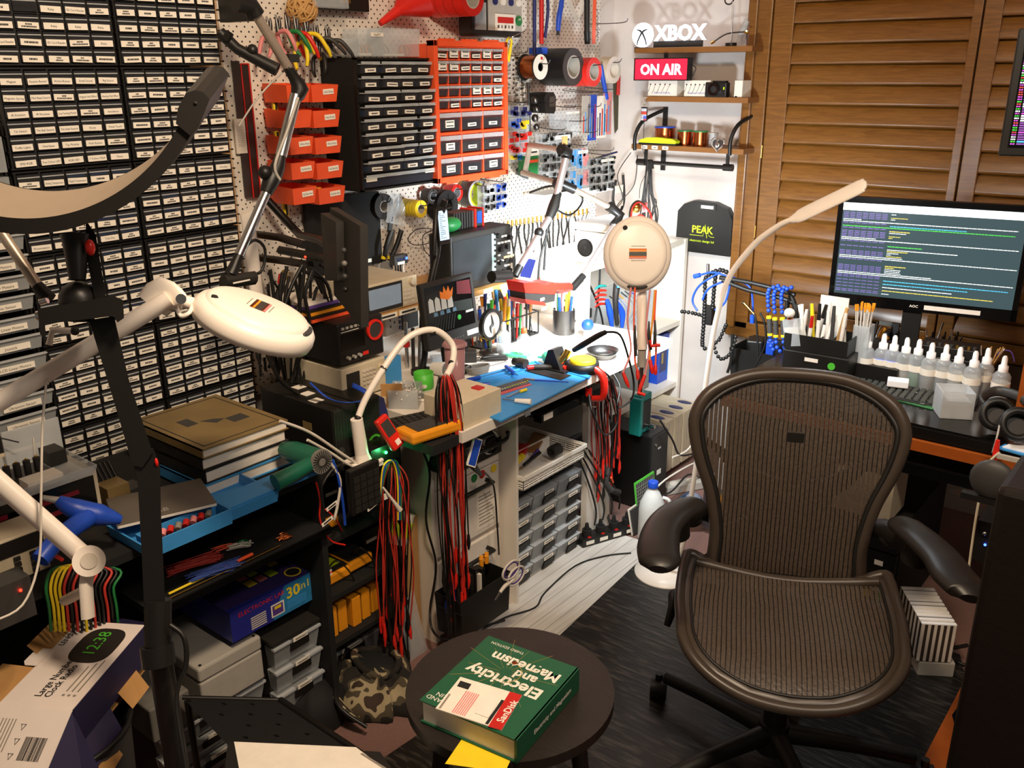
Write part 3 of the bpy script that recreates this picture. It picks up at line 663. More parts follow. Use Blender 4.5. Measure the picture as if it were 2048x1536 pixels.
# blue / red handled tools at edge
s=Solo('pry_tool','blue handled tool hanging below the masking tape','tool',L(1212,175,.12),90,w=True); s.tube([L(1202,130,.12),L(1206,158,.12),L(1214,198,.12)],[.008,.010,.008],'blue',8)
s=Solo('putty_knife','red handled saw with olive blade at the pegboard edge','tool',L(1234,180,.03),90,w=True); s.tube([L(1237,150,.03),L(1235,190,.03)],[.010,.011],'red',8); s.add([L(1226,160,.03),L(1238,162,.03),L(1236,258,.03),L(1229,268,.03)],[(0,1,2,3)],'olive'); s.add([L(1226,160,.027),L(1238,162,.027),L(1236,258,.027),L(1229,268,.027)],[(3,2,1,0)],'olive')
a=L(1057,292,.10); c=L(1078,348,.10)
t=Thing('sealant_box','green and white carton hanging behind the boom arm','carton',(.10,a.y,c.z),90); w_=c.y-a.y;h_=a.z-c.z
t.p('carton').box((0,0,0),(w_,.05,h_*.65),'green'); t.p('carton_top',label='white upper half').box((0,0,h_*.65),(w_,.05,h_),'paper'); p_=t.p('print'); p_.box((w_*.1,-.001,h_*.42),(w_*.9,0,h_*.52),'orange'); p_.box((w_*.2,-.001,h_*.75),(w_*.8,0,h_*.8),'ink')
s=Solo('blister_pack','bagged cable in blister pack at the pegboard lower right','pack',L(1238,395,.08),90,w=True)
s.tube([L(1232,360,.08),L(1226,400,.08),L(1238,424,.08),L(1248,400,.08),L(1246,350,.08)],.006,'black'); s.box(L(1230,372,.085),L(1246,384,.088),'label'); s.box(L(1233,402,.085),L(1246,411,.088),'label')
# steel hanging clips (knuckle bar)
s=Solo('clamp_bar','long dark steel clamp bar hanging beside the meter case','bar',L(1068,230,.09),90,w=True)
s.tube([L(1056,165,.09),L(1060,270,.09)],.005,'dkgrey');
for k in range(4): a=L(1070+ (k%2)*3,200+k*18,.10); s.ball(a,.015-.002*(k%2),'dksteel',10)
# pens across hook
s=Solo('marker_pen','blue and clear pen lying across hooks above the grid box','pen',L(1205,308,.13),90,w=True); s.tube([L(1176,322,.13),L(1206,312,.13)],.004,'brown_plastic'); s.tube([L(1200,314,.13),L(1234,304,.13)],.004,'navy')
# tools on plywood: rulers
for i,(x0,y0,x1,y1,m_,lb_) in enumerate(((462,122,492,395,'dksteel','dark steel ruler leftmost on the plywood strip'),(480,128,512,395,'dksteel','steel ruler edged in red on the plywood strip'))):
 s=Solo('steel_ruler',lb_,'ruler',L(x0,y0,.02),90,w=True); a=L(x0,y0,.02); c=L(x1,y1,.02)
 s.T=None; y0_=a.y; dy=.026
 s.add([a,(a.x,a.y+dy,a.z),(c.x,a.y+dy,c.z),(c.x,a.y,c.z),(a.x+.002,a.y,a.z),(a.x+.002,a.y+dy,a.z),(c.x+.002,a.y+dy,c.z),(c.x+.002,a.y,c.z)],[(0,1,2,3),(4,7,6,5),(0,4,5,1),(1,5,6,2),(2,6,7,3),(3,7,4,0)],m_)
 if i: s.tube([(a.x+.003,a.y,a.z),(a.x+.003,a.y,c.z)],.0025,'red'); s.tube([(a.x+.003,a.y+dy,a.z),(a.x+.003,a.y+dy,c.z)],.0025,'red'); s.tube([(a.x+.003,a.y,a.z),(a.x+.003,a.y+dy,a.z)],.0025,'red')
a=L(468,242,.03); s=Solo('note_pad','white folded note hanging at the plywood strip','note',a,90); s.box((0,0,-.09),(.035,.006,.005),'paper')
for k in range(12): s.box((.006,-.0005,-.015-.005*k),(.029,0,-.0142-.005*k),'inkgrey')
# yellow file and spirit levels on pegboard left
for i,(x0,y0,x1,y1) in enumerate(((548,168,550,222),(552,262,562,330),(566,380,572,432))):
 s=Solo('spirit_level',['yellow striped level beside the top orange bins','yellow striped level beside the middle orange bins','yellow striped level below the arm joint'][i],'level',L(x0,y0,.05),90,w=True)
 s.tube([L(x0,y0,.05),L(x1,y1,.05)],.009,'yellow',4); s.tube([L(x0+3,y0+2,.06),L(x1+3,y1-2,.06)],.003,'black',4)
# clear trays on top of black cabinet
for i,(x0,x1,y0,y1,lb_) in enumerate(((676,716,78,112,'low clear tray left on top of the black cabinet'),(715,765,58,112,'clear tray with label in the middle above the black cabinet'),(764,838,58,112,'clear tray of coiled wire above the black cabinet'))):
 a=L(x0,y1,.10); c=L(x1,y0,.10); w_=c.y-a.y-.002;h_=c.z-1.691
 t=Thing('clear_tray',lb_,'tray',(.10,a.y,1.691),90); b=t.p('tray_body'); b.tray((w_/2,.03,0),(w_,.07,h_),.002,'clear')
 cn=t.p('contents')
 for k in range(3+2*i):
  cx=random.uniform(.02,w_-.02); cn.tube([(cx+.014*math.cos(a_),.03+.006*math.sin(a_),.02+.014*math.sin(a_)) for a_ in (0,1,2,3,4,5)],.0012,random.choice(['amber','dkgrey','copper']),4,3,closed=True)
 cn.box((.02,.02,.003),(w_*.7,.05,.010),'paper')
 if i==1: l=t.p('label_card'); l.box((w_*.5,-.007,h_*.72),(w_*.98,-.0055,h_*.86),'label'); l.text('RealFFT',(w_*.74,-.0075,h_*.79),.006,'ink',w=.03)
# wire loop figure
s=Solo('wire_loop','thin black cable loop on the pegboard above the usb hub','cable',L(840,490,.02),90,w=True)
s.tube([L(868,458,.02),L(835,458,.03),L(816,478,.03),L(830,490,.02),L(860,485,.03),L(866,470,.03)],.0018,'black'); s.tube([L(866,460,.03),L(846,472,.02),L(848,498,.03),L(860,512,.04)],.0018,'black')
# usb hub on pegboard
a=L(790,533,.12)
t=Thing('usb_hub','black usb hub with lit blue switches','usb hub',a,90)
b=t.p('hub_body'); b.box((0,0,.002),(.062,.025,.034),'dkgrey'); b.bev=.002
mat('led_blue','3a5cff',.4,emit=6,ecol='3a60ff'); mat('led_green','30ff60',.4,emit=30,ecol='20ff50'); mat('led_red','ff3020',.4,emit=8,ecol='ff2010')
for k in range(4): q=t.p('switch'); q.box((.012+.013*k,-.002,.016),(.019+.013*k,0,.024),'led_blue' if k==3 else 'navy')
t.p('label_card').box((.012,-.0015,.003),(.045,0,.012),'label')
for k in range(4): t.p('plug').tube([(.012+.012*k,.01,.002),(.012+.012*k,.01,-.02),(.014+.014*k,.012,-.05)],.0035,'black' if k<3 else 'label')
# black tablet panel hung
a=L(612,430,.03); c=L(758,538,.03)
s=Solo('tablet_sleeve','large thin black panel hung behind the side monitor','panel',(.03,a.y,c.z+.02),90); s.box((0,0,0),(L(760,430,.03).y-a.y,.014,.24),'matte_black'); s.bev=.004; s.box((.2,-.001,.01),(.26,0,.022),'label')
# ---------------- workbench ----------------
mat('melamine','e9e0d4',.4,var=.04); mat('matblue','2f8fd6',.6,var=.06,bump=.1)
t=Thing('workbench','white topped workbench along the pegboard wall','workbench',(0,0,0))
t.p('worktop').box((.0,1.64,.718),(.807,2.76,.748),'melamine')
t.p('leg_panel').box((.615,2.485,0),(.64,2.64,.717),'melamine'); t.p('leg_panel').box((.04,2.001,0),(.70,2.012,.717),'melamine')
b=t.p('side_shelf',label='black side shelf'); b.box((.62,1.535,.715),(.80,1.635,.742),'matte_black'); t.p('rear_panel').box((.001,1.66,.05),(.012,2.39,.717),'melamine')
k=t.p('keyboard_shelf',label='black pull-out shelf under the top'); k.box((.3,2.03,.655),(.76,2.39,.665),'black'); k.box((.745,2.03,.645),(.775,2.39,.672),'gloss_black'); k.tube([(.70,2.03,.69),(.70,2.39,.69)],.006,'steel')
l=t.p('label_card'); l.box((.7755,2.04,.650),(.777,2.085,.668),'label')
for y in (2.06,2.14,2.22,2.30,): t.p('rail').box((.5,y,.675),(.74,y+.05,.70),'black')
# white drawer cabinet
t=Thing('drawer_pedestal','white drawer pedestal with black bar handles under the bench','drawers',(.64,1.688,0),90)
W=.305
t.p('cabinet_body').box((0,.018,0),(W,.56,.712),'melamine'); t.p('side_panel').box((-.004,-.0,0),(.012,.56,.715),'melamine')
for z0_,z1_,lab in ((.02,.265,0),(.285,.50,0),(.505,.66,0)):
 d=t.p('drawer'); d.box((.014,0,z0_),(W-.004,.017,z1_),'melamine'); d.bev=.002
 zz=z1_-.04; h=d.sub('handle'); h.tube([(W*.36,-.002,zz),(W*.36,-.03,zz),(W*.78,-.03,zz),(W*.78,-.002,zz)],.008,'black',4,1)
l=t.p('paper_note',label='printed sheet taped on the drawer'); l.box((W*.62,-.0015,.30),(W*.96,-.0005,.47),'paper')
for k in range(9): l.box((W*.66,-.002,.315+.012*k),(W*(.9-.03*(k%3)),-.0015,.318+.012*k),'inkgrey')
for k,(x_,m_) in enumerate(((.6,'green'),(.72,'red'),(.9,'yellow'))): q=t.p('round_sticker' ); q.cyl((W*x_,-.001,.485),(W*x_,-.003,.485),.013,m_,n=18)
t2=Thing('towel_clip','black plastic clip rail on the white pedestal','rail',(.645,1.80,.565),90); t2.p('rail').tube([(0,0,0),(0,-.02,.01),(.19,-.02,.012),(.19,-.03,.04)],.006,'gloss_black')
t2.p('plate').box((0,-.006,-.03),(.19,.0,.02),'black')
s=Solo('steel_bowl','round steel magnetic dish stuck under the bench front','dish',P(982,885,X=.655),90); s.T=RX; s.lathe([(.036,.0),(.034,.004),(.024,-.010),(.0,-.012)],'chrome',28,cap=False); s.lathe([(.038,-.012),(.038,.0),(.036,.0)],'steel',28,cap=False)
# drawer towers
ci=0
for k,(y0,y1,n,zt) in enumerate(((2.022,2.160,5,.34),(2.163,2.301,5,.40),(2.304,2.445,5,.40))):
 t=Thing('drawer_tower',['translucent drawer tower nearest the white pedestal','middle translucent drawer tower under the bench','translucent drawer tower by the white leg panel'][k],'drawer tower',(.64,y0,.004),90,'translucent drawer towers')
 w_=y1-y0; h=.0625
 t.p('tower_frame').box((.004,.03,0),(w_-.004,.36,h*n+.004),'black')
 for j in range(n):
  d=t.p('drawer'); z=h*j+.002
  d.add([(.006,.008,z),(w_-.006,.008,z),(w_-.001,-.004,z+h-.008),(.001,-.004,z+h-.008),(.006,.04,z),(w_-.006,.04,z),(w_-.001,.04,z+h-.008),(.001,.04,z+h-.008)],[(0,1,2,3),(4,7,6,5),(0,3,7,4),(1,5,6,2),(3,2,6,7)],'clear2')
  d.box((.002,-.006,z+h-.010),(w_-.002,.02,z+h-.007),'frost'); d.box((.012,.012,z+.004),(w_-.012,.05,z+h*.55),'dkgrey')
  g=d.sub('handle_recess'); g.prism([(w_*.4,z+.006),(w_*.9,z+.010),(w_*.9,z+.030),(w_*.48,z+.026)],-.003,.004,'black')
  l=d.sub('label_card'); l.box((w_*.45,-.0045,z+.034),(w_*.82,-.003,z+.046),'label'); l.box((w_*.5,-.005,z+.038),(w_*.76,-.0045,z+.042),'inkgrey')
# things on towers
s=Solo('black_case','flat black cases lying on the drawer towers','case',(.40,2.32,.326),0); s.box((0,0,0),(.20,.11,.02),'black'); s.bev=.003
def basket(c,dims,rot,lab):
 t=Thing('plastic_basket',lab,'basket',c,rot)
 b=t.p('basket_body'); W_,D_,H_=dims; n=14
 b.box((-W_/2,-D_/2,0),(W_/2,D_/2,.003),'white')
 for k in range(6):
  z=.006+k*(H_-.012)/5.;
  for a_,b_2 in (((-W_/2,-D_/2),(W_/2,-D_/2)),((W_/2,-D_/2),(W_/2,D_/2)),((W_/2,D_/2),(-W_/2,D_/2)),((-W_/2,D_/2),(-W_/2,-D_/2))): b.tube([(a_[0],a_[1],z),(b_2[0],b_2[1],z)],.0022,'white',4,1)
 for k in range(n):
  for sg in (-1,1): x=-W_/2+W_*k/(n-1); b.tube([(x,sg*D_/2,0),(x,sg*D_/2,H_-.01)],.0015,'white',4,1)
 for k in range(8):
  for sg in (-1,1): y=-D_/2+D_*k/7; b.tube([(sg*W_/2,y,0),(sg*W_/2,y,H_-.01)],.0015,'white',4,1)
 r_=t.p('rim'); W_+=.012; D_+=.012
 for a_,b_2 in (((-W_/2,-D_/2-.003),(W_/2,-D_/2+.003)),((-W_/2,D_/2-.003),(W_/2,D_/2+.003)),((W_/2-.003,-D_/2),(W_/2+.003,D_/2)),((-W_/2-.003,-D_/2),(-W_/2+.003,D_/2))): r_.box((a_[0],a_[1],H_-.012),(b_2[0],b_2[1],H_),'white')
 return t
bz=.408
s=Solo('storage_case','black lidded case beneath the white basket','case',(.52,2.09,.328),90); s.box((-.06,-.10,0),(.20,.20,.075),'black'); s.bev=.003
t=basket((.585,2.183,bz),(.33,.26,.05),90,'white slotted basket full of pens under the bench'); t.p('divider').box((-.16,.01,.004),(.16,.014,.045),'white')
for nm,lb_,p0,p1,r_,m_ in (('marker','chunky yellow cutter in the white basket',(1018,938),(1045,912),.011,'yellow'),('marker','black pen with yellow end in the white basket',(1048,930),(1080,905),.006,'black'),('marker','orange capped pen in the white basket front corner',(1020,948),(1035,940),.007,'amber'),('marker','black marker pen at the middle of the white basket',(1062,918),(1076,900),.006,'purple')):
 s=Solo(nm,lb_,'pen',P(*p0,Z=bz+.035),w=True); s.tube([P(*p0,Z=bz+.035),P(*p1,Z=bz+.042)],r_,m_,8)
for lb_,p0,sz,m_ in (('brown leather sleeve in the white basket',(1070,888),(.05,.16,.012),'wood'),('dark red pouch in the white basket',(1040,905),(.05,.10,.014),'red')):
 s=Solo('pouch',lb_,'pouch',P(*p0,Z=bz+.03),25); s.bx((0,0,0),sz,m_); s.bev=.004
s=Solo('magnifier_loupe','round dark loupe at the right end of the white basket','loupe',P(1110,906,Z=bz+.03),0); s.ring((0,-.02,.01),(0,.02,.01),.02,.012,'dark')
# glue gun / heat tool teal
t=Thing('glue_gun','black hot air gun with teal grip beside the towers','heat gun',P(1150,900,X=.60),90)
t.p('barrel',w=True).tube([P(1118,905,X=.60),P(1140,885,X=.60),P(1163,872,X=.60)],[.012,.017,.014],'dark',10)
t.p('grip',w=True,label='teal grip').tube([P(1152,886,X=.61),P(1165,902,X=.61),P(1184,922,X=.61)],[.009,.012,.012],'teal',10)
t.p('cable',w=True).tube([P(1184,924,X=.61),P(1195,960,X=.60),P(1210,1010,X=.62),P(1222,1050,X=.66),P(1240,1080,X=.70)],.005,'black')
# things on worktop
ZT=.748
t=Thing('silicone_mat','bright blue silicone work mat on the white workbench','mat',(.0,0,ZT))
b=t.p('mat_body'); q=[P(x,y,Z=ZT+.004) for x,y in ((1002,842),(1182,752),(1070,722),(862,790))]
b.slab([(v.x,v.y) for v in q],.0003,.005,'matblue'); b.bev=0
def onmat(x,y,z=ZT+.0055): return P(x,y,Z=z)
b=t.p('raised_edge');
for (x0,y0),(x1,y1) in (((905,770),(1060,733)),((915,776),(1050,742)),((925,785),(1062,738)),((1110,738),(1178,757)),((1090,735),(1070,723)),((1070,723),(900,768))):
 b.tube([onmat(x0,y0)-V((0,0,ZT)),onmat(x1,y1)-V((0,0,ZT))],.004,'matblue',4,1)
b=t.p('dark_pad',label='dark magnetic pad'); q=[onmat(x,y,ZT+.005) for x,y in ((1055,744),(1122,761),(1142,752),(1085,737))]; b.slab([(v.x,v.y) for v in q],.0053,.008,'dark')
b=t.p('ruler_scale',label='black and red printed scale'); q=[onmat(x,y,ZT+.005) for x,y in ((990,775),(998,785),(1060,768),(1050,757))]; b.slab([(v.x,v.y) for v in q],.0053,.007,'black')
q=[onmat(x,y,ZT+.005) for x,y in ((998,786),(1003,790),(1064,770),(1060,767))]; b.slab([(v.x,v.y) for v in q],.0053,.0065,'red')
for k in range(12): p_=onmat(1000+5*k,779-1.6*k,ZT+.008); b.box((p_.x-.003,p_.y-.002,.007),(p_.x+.003,p_.y+.002,.0076),'lime' if k>2 else 'paper')
def rod(name,label,cat,segs,w=True):
 s=Thing(name,label,cat,V(segs[0][1]));
 for nm,a_,b_2,r_,m_ in segs: q=s.p(nm,w=True); q.cyl(a_,b_2,r_ if not isinstance(r_,tuple) else r_[0],m_,r2=None if not isinstance(r_,tuple) else r_[1],n=10)
 return s
o=lambda x,y,dz=.010:P(x,y,Z=ZT+dz)
rod('paint_brush','fine brush with blue handle on the blue mat','brush',[('handle',o(1070,760),o(1137,764),(.003,.0018),'blue'),('ferrule',o(1058,759),o(1070,760),.0035,'steel'),('bristles',o(1048,757),o(1058,759),(.001,.0035),'wood')])
rod('screwdriver','screwdriver with white handle at the mat front','screwdriver',[('handle',o(1030,801,.014),o(1062,804,.014),(.006,.009),'white'),('shaft',o(1005,798),o(1030,801,.014),.0018,'steel')])
rod('test_probe','thin probe with yellow and black striped end','probe',[('shaft',o(1013,795),o(1040,783),.0022,'steel'),('striped_grip',o(1040,783),o(1053,779),.0045,'yellow')])
rod('soldering_tool','grey pencil tool with red caps across the blue mat','tool',[('body',o(1068,734,.016),o(1122,733,.016),.009,'dkgrey'),('cap',o(1054,736,.016),o(1068,734,.016),.008,'red'),('cap',o(1122,733,.016),o(1132,736,.016),.007,'brightred')])
rod('desolder_tool','blue suction tool lying on the mat tray','tool',[('body',o(1012,733,.016),o(1028,746,.016),.006,'blue'),('tip',o(1028,746,.016),o(1035,750,.016),.003,'ltblue')])
for k,(x0,y0,x1,y1) in enumerate(((936,760,960,755),(938,770,980,768))): rod('marker',['upper blue pen left of the mat','lower blue pen left of the mat'][k],'pen',[('body',o(x0,y0,.012),o(x1,y1,.012),.006,'blue')])
s=Solo('rotary_knob','black turned tool lying on the mat tray','tool',o(1037,734,.004)); s.cyl((-.02,0,.016),(.02,0,.016),.012,'black'); s.cyl((.0,0,.016),(.03,0,.016),.016,'brown_plastic')
s=Solo('plastic_tag','clear hanging tag at the mat corner','tag',P(1055,812,X=.812),90); s.box((-.012,-.002,-.03),(.012,0,0),'clear2')
# red G clamp
t=Thing('g_clamp','red g-clamp on the bench edge at the mat corner','clamp',P(1180,750,Z=ZT))
a=P(1172,742,Z=ZT+.006); b=t.p('clamp_frame',w=True); a2=P(1196,748,Z=ZT+.004); dn=P(1190,790,X=a2.x+.02)
b.tube([a,a+V((.015,.004,.014)),V((.835,a2.y+.01,ZT-.005)),V((.838,a2.y+.012,ZT-.07)),V((.80,a2.y+.01,ZT-.085))],[.010,.012,.013,.012,.010],'brightred',6,4)
b=t.p('screw',w=True); b.cyl(V((.79,a2.y,ZT-.11)),V((.79,a2.y,ZT-.034)),.006,'dksteel'); b.cyl(V((.79,a2.y,ZT-.075)),V((.79,a2.y,ZT-.05)),.011,'red'); b.cyl(V((.76,a2.y,ZT-.105)),V((.82,a2.y,ZT-.105)),.004,'chrome')
# blower bulb, cup
s=Solo('air_blower','mint green rubber air blower bulb on the workbench','blower',P(1100,728,Z=ZT)); s.ball((0,0,.022),(.03,.024,.022),'mint'); s.cyl((.02,.014,.024),(.036,.024,.026),.007,'mint'); s.cyl((-.022,-.012,.022),(-.036,-.02,.022),.006,'mint',r2=.003)
s=Solo('plastic_cup','tiny clear cup right of the green bulb','cup',P(1112,730,Z=ZT)); s.T=Matrix.Translation(V((.01,.05,0))); s.lathe([(.010,0),(.013,.025)],'clear2',16)
# solder iron station
c=P(1165,742,Z=ZT)
t=Thing('iron_stand','soldering iron stand with yellow tip sponge dish','iron stand',c)
t.p('dish').lathe([(.050,.0),(.054,.012),(.052,.030),(.040,.030)],'black',28,cap=True); t.p('sponge',label='yellow wet sponge').lathe([(.041,.028),(.041,.040),(.034,.044),(.018,.040)],'yellow',28)
b=t.p('holder'); b.T=Matrix.Translation(V((-.055,-.05,0))); b.box((-.05,-.03,0),(.04,.05,.012),'black'); b.prism([(-.05,.01),(.02,.01),(-.01,.075),(-.03,.07)],-.02,.03,'black'); b.tube([(.0,.0,.03),(.015,.01,.05),(.02,.02,.07)],.012,'brass',10)
b=t.p('iron_handle',w=True); b.tube([P(1148,700,Z=ZT+.09),P(1165,690,Z=ZT+.115),P(1195,672,Z=ZT+.15),P(1212,664,Z=ZT+.165)],[.008,.010,.009,.007],'black',10); b=t.p('cable',w=True)
b.tube([P(1212,664,Z=ZT+.165),P(1240,670,Z=ZT+.15),P(1258,720,Z=ZT+.06),P(1268,770,Z=.72),P(1262,800,Z=.62),P(1235,815,X=.86),P(1240,775,X=.84),P(1225,745,X=.80)],.0035,'black')
b=t.p('cable',w=True); b.tube([P(1190,735,Z=ZT+.02),P(1222,760,X=.83),P(1235,840,X=.84),P(1210,870,X=.84),P(1185,825,X=.84),P(1178,790,X=.80)],.0035,'black')
# metal ashtray dish / blue ball
s=Solo('steel_dish','wide steel solder dish behind the iron stand','dish',P(1205,715,Z=ZT)); s.lathe([(.036,0),(.052,.028),(.054,.028),(.036,.004),(.0,.004)],'dksteel',28,cap=False)
s=Solo('blue_ball','shiny blue ball behind the steel dish','ball',P(1203,692,Z=ZT)); s.T=Matrix.Translation(V((-.10,.06,0))); s.ball((0,0,.045),.022,'blue'); s.cyl((0,0,0),(0,0,.03),.015,'ltgrey')
# pens organiser cluster
t=Thing('pen_rack','black wire pen rack standing at the back of the workbench','pen rack',(.34,2.38,ZT),90)
b=t.p('rack');
for z in (.004,.085): b.tube([(-.14,-.05,z),(.14,-.05,z),(.14,.05,z),(-.14,.05,z)],.003,'black',4,1,closed=True)
for x in (-.14,-.07,0,.07,.14): b.tube([(x,-.05,.004),(x,-.05,.085)],.0025,'black',4,1); b.tube([(x,.05,.004),(x,.05,.085)],.0025,'black',4,1)
b.box((-.14,-.05,.0),(.14,.05,.003),'black')
pc=['blue','ltgreen','orange','navy','ltblue','amber','yellow','white','blue','red','green','pink','black','wood','blue','orange','steel','white','navy','amber','teal','blue','softwhite','pine','yellow','lime','dkgrey','brightred','white','blue']
for k in range(30):
 x=-.13+.26*(k%15)/14; y=-.032+.06*(k//15); h_=random.uniform(.12,.19); m_=pc[k]
 q=V((.34,2.38,ZT)); nm={'steel':'tweezers'}.get(m_,random.choice(['screwdriver','marker','pen']))
 t=Thing(nm,'slim hand tools and pens standing in the black wire rack','pen',(.34-y,2.38+x,ZT+.004),90,'pens and drivers in the wire rack',rot=(random.uniform(-7,7),random.uniform(-7,7),90))
 t.p('handle').cyl((0,0,h_*.5),(0,0,h_),.0055,m_,r2=.0065,n=8); t.p('shaft').cyl((0,0,0),(0,0,h_*.5),.0035,random.choice(['steel',m_,'black']),n=8)
s=Solo('pen_jar','steel mesh jar of pens right of the wire rack','jar',P(1150,690,Z=ZT)); s.T=Matrix.Translation(V((-.12,.1,0))); s.ring((0,0,0),(0,0,.09),.04,.037,'dksteel');
for k in range(8): a_=k*.8; s.cyl((.02*math.cos(a_),.02*math.sin(a_),.01),(.034*math.cos(a_),.034*math.sin(a_),.14+.01*(k%3)),.005,['blue','white','amber','pink','green','white','blue','yellow'][k],n=8)
# alcohol bottles
t=Thing('solvent_bottle','clear solvent bottle with orange cap on the workbench','bottle',P(1048,712,Z=ZT))
t.p('bottle_body').lathe([(.022,0),(.024,.005),(.024,.06),(.012,.075),(.009,.08)],'clear2',20); t.p('cap').lathe([(.010,.08),(.010,.092),(.007,.097)],'orange',14)
t=Thing('solvent_bottle','clear bottle with pale cap left of the orange capped one','bottle',P(1035,715,Z=ZT)+V((-.05,-.01,0)))
t.p('bottle_body').lathe([(.022,0),(.024,.005),(.024,.07),(.012,.085),(.008,.09)],'clear2',20); t.p('cap').lathe([(.009,.09),(.009,.105),(.004,.115)],'softwhite',14)
# helping hand magnifier
c=P(982,690,X=.42)
t=Thing('bench_magnifier','round black rimmed magnifier on a helping hand stand','magnifier',(.42,c.y,ZT),90)
k=c.z-ZT; cc=P(983,648,X=.42); z_=cc.z-ZT
t.p('base').lathe([(.04,0),(.04,.012),(.01,.016)],'dksteel',20); t.p('stem').tube([(0,0,.01),(.0,0,z_-.05)],.004,'steel')
t.p('rim').ring((0,-.008,z_),(0,.008,z_),.052,.043,'black',32); t.p('lens').cyl((0,-.002,z_),(0,.002,z_),.043,'white',n=32)
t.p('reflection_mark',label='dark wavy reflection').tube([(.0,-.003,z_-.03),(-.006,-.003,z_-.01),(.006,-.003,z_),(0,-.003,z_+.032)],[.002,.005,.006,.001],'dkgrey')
t.p('clip').tube([(-.0,0,.05),(-.05,0,.07),(-.06,-.01,.06)],.004,'brass'); t.p('clip').tube([(0,0,.05),(.05,0,.06),(.06,-.01,.05)],.004,'yellow')
# pink tumbler
t=Thing('tumbler','tall clear pink lidded pitcher by the white power box','pitcher',P(912,800,Z=ZT))
mat('pinkclear','b8888c',.2,alpha=.75)
t.p('pitcher_body').lathe([(.022,0),(.024,.004),(.030,.165),(.027,.165),(.021,.006)],'pinkclear',24); t.p('lid').lathe([(.036,.165),(.036,.170),(.031,.175)],'pinkclear',24)
# white power box with red rocker
t=Thing('power_box','beige power box with red rocker switch at the bench corner','power box',(.735,1.70,ZT),0)
b=t.p('box_body'); b.box((-.075,-.05,0),(.062,.115,.075),'cream'); b.bev=.002
q=t.p('rocker_switch',label='red rocker switch'); q.box((.0,.06,.075),(.028,.085,.079),'red')
t.p('side_socket').box((-.02,-.053,.03),(.02,-.05,.062),'paper')
# green pot, white cup on side, clear box with cotton buds, blue notebook
s=Solo('green_pot','green round pot with small screws','pot',P(848,776,Z=ZT)); s.lathe([(.026,0),(.030,.005),(.030,.05),(.027,.05),(.026,.012),(.0,.012)],'ltgreen',24,cap=False); s.box((.012,-.0305,.012),(.03,-.018,.02),'label');
for k in range(6): s.cyl((-.01+.005*k,-.005+.004*(k%3),.03),(-.004+.005*k,.006,.034),.0015,'dksteel',n=6)
s=Solo('white_cup','small white cup lying on its side by the green pot','cup',P(882,752,Z=ZT)); s.cyl((-.03,-.005,.022),(.014,.004,.024),.018,'white',r2=.023,n=20,cap=True); s.cyl((.0141,.0041,.024),(.0144,.0042,.024),.019,'grey',n=20)
t=Thing('cotton_bud_box','clear box full of cotton buds on the workbench','box',P(812,808,Z=ZT),35)
t.p('box_body').tray((0,0,0),(.085,.085,.055),.002,'clear2')
bd=t.p('cotton_buds',kind='stuff')
for k in range(60): a_=V((random.uniform(-.03,.03),random.uniform(-.03,.03),random.uniform(.01,.045))); d_=V((random.uniform(-1,1),random.uniform(-1,1),random.uniform(.0,1.0))).normalized()*.022; bd.cyl(a_-d_*.6,a_+d_,.0012,'white',n=5); bd.ball(a_+d_,.003,'white',6)
s=Solo('cardboard_flap','brown cardboard piece standing left of the cotton buds','cardboard',P(785,815,Z=ZT),40); s.box((-.03,0,0),(.03,.004,.07),'card')
s=Solo('blue_notebook','light blue box standing behind the cotton buds','box',P(785,770,Z=ZT),90); s.box((-.03,.0,0),(.04,.03,.085),'ltblue')
s=Solo('small_tin','small grey tin with label right of the cotton buds','tin',P(862,800,Z=ZT),30); s.box((-.035,-.02,0),(.03,.02,.012),'grey'); s.box((-.03,-.0205,.002),(.025,-.02,.010),'label')
# clear monitor leg poles & clutter
for k,(x,m_) in enumerate(((805,'steel'),(815,'red'),(826,'dksteel'))):
 pass
t=Thing('multimeter','amber multimeter lying at the bench left end','multimeter',V((.745,1.585,.778)),90,rot=(0,0,80))
b=t.p('case'); b.box((-.085,-.04,-.03),(.085,.04,.0),'amber'); b.bev=.008; t.p('face').box((-.06,-.03,.0),(.07,.03,.003),'dkgrey'); t.p('screen').box((.02,-.022,.003),(.06,.022,.004),'dark')
mat('screen_grey','8fa0b4',.25,emit=.15,ecol='8fa0b4')
# ---------------- equipment against the wall ----------------
t=Thing('wall_shelf','brown wooden shelf under the small white bench meter','shelf',(0,1.80,.925)); t.p('board').box((.0,0,0),(.30,.235,.018),'pine');
for k in range(2): l=t.p('label_card'); l.box((.3005,.03+.09*k,.001),(.302,.11+.09*k,.017),'label'); l.box((.302,.04+.09*k,.006),(.3025,.10+.09*k,.012),'ink')
t.p('bracket').box((.0,.05,-.10),(.02,.065,0),'ltgrey')
t=Thing('bench_meter','cream bench multimeter with grey screen and keypad','bench meter',(.29,1.79,.945),90)
b=t.p('case'); b.box((0,0,0),(.225,.22,.095),'cream'); b.bev=.004
t.p('bezel').box((.008,-.003,.006),(.155,0,.088),'dark'); t.p('screen').box((.014,-.004,.018),(.148,-.003,.080),'screen_grey')
for r_ in range(4):
 for c_ in range(3): t.p('button').box((.163+.016*c_,-.003,.01+.013*r_),(.173+.016*c_,0,.018+.013*r_),'softwhite')
t.p('knob').cyl((.198,-.012,.078),(.198,0,.078),.011,'cream')
t=Thing('power_meter_plug','white plug-in energy meter under the shelf','energy meter',(.20,1.95,.83),90)
b=t.p('case'); b.box((0,0,0),(.16,.04,.075),'ltgrey'); b.bev=.006; q=t.p('display'); q.box((.075,-.004,.008),(.15,0,.068),'black'); q.bev=.003
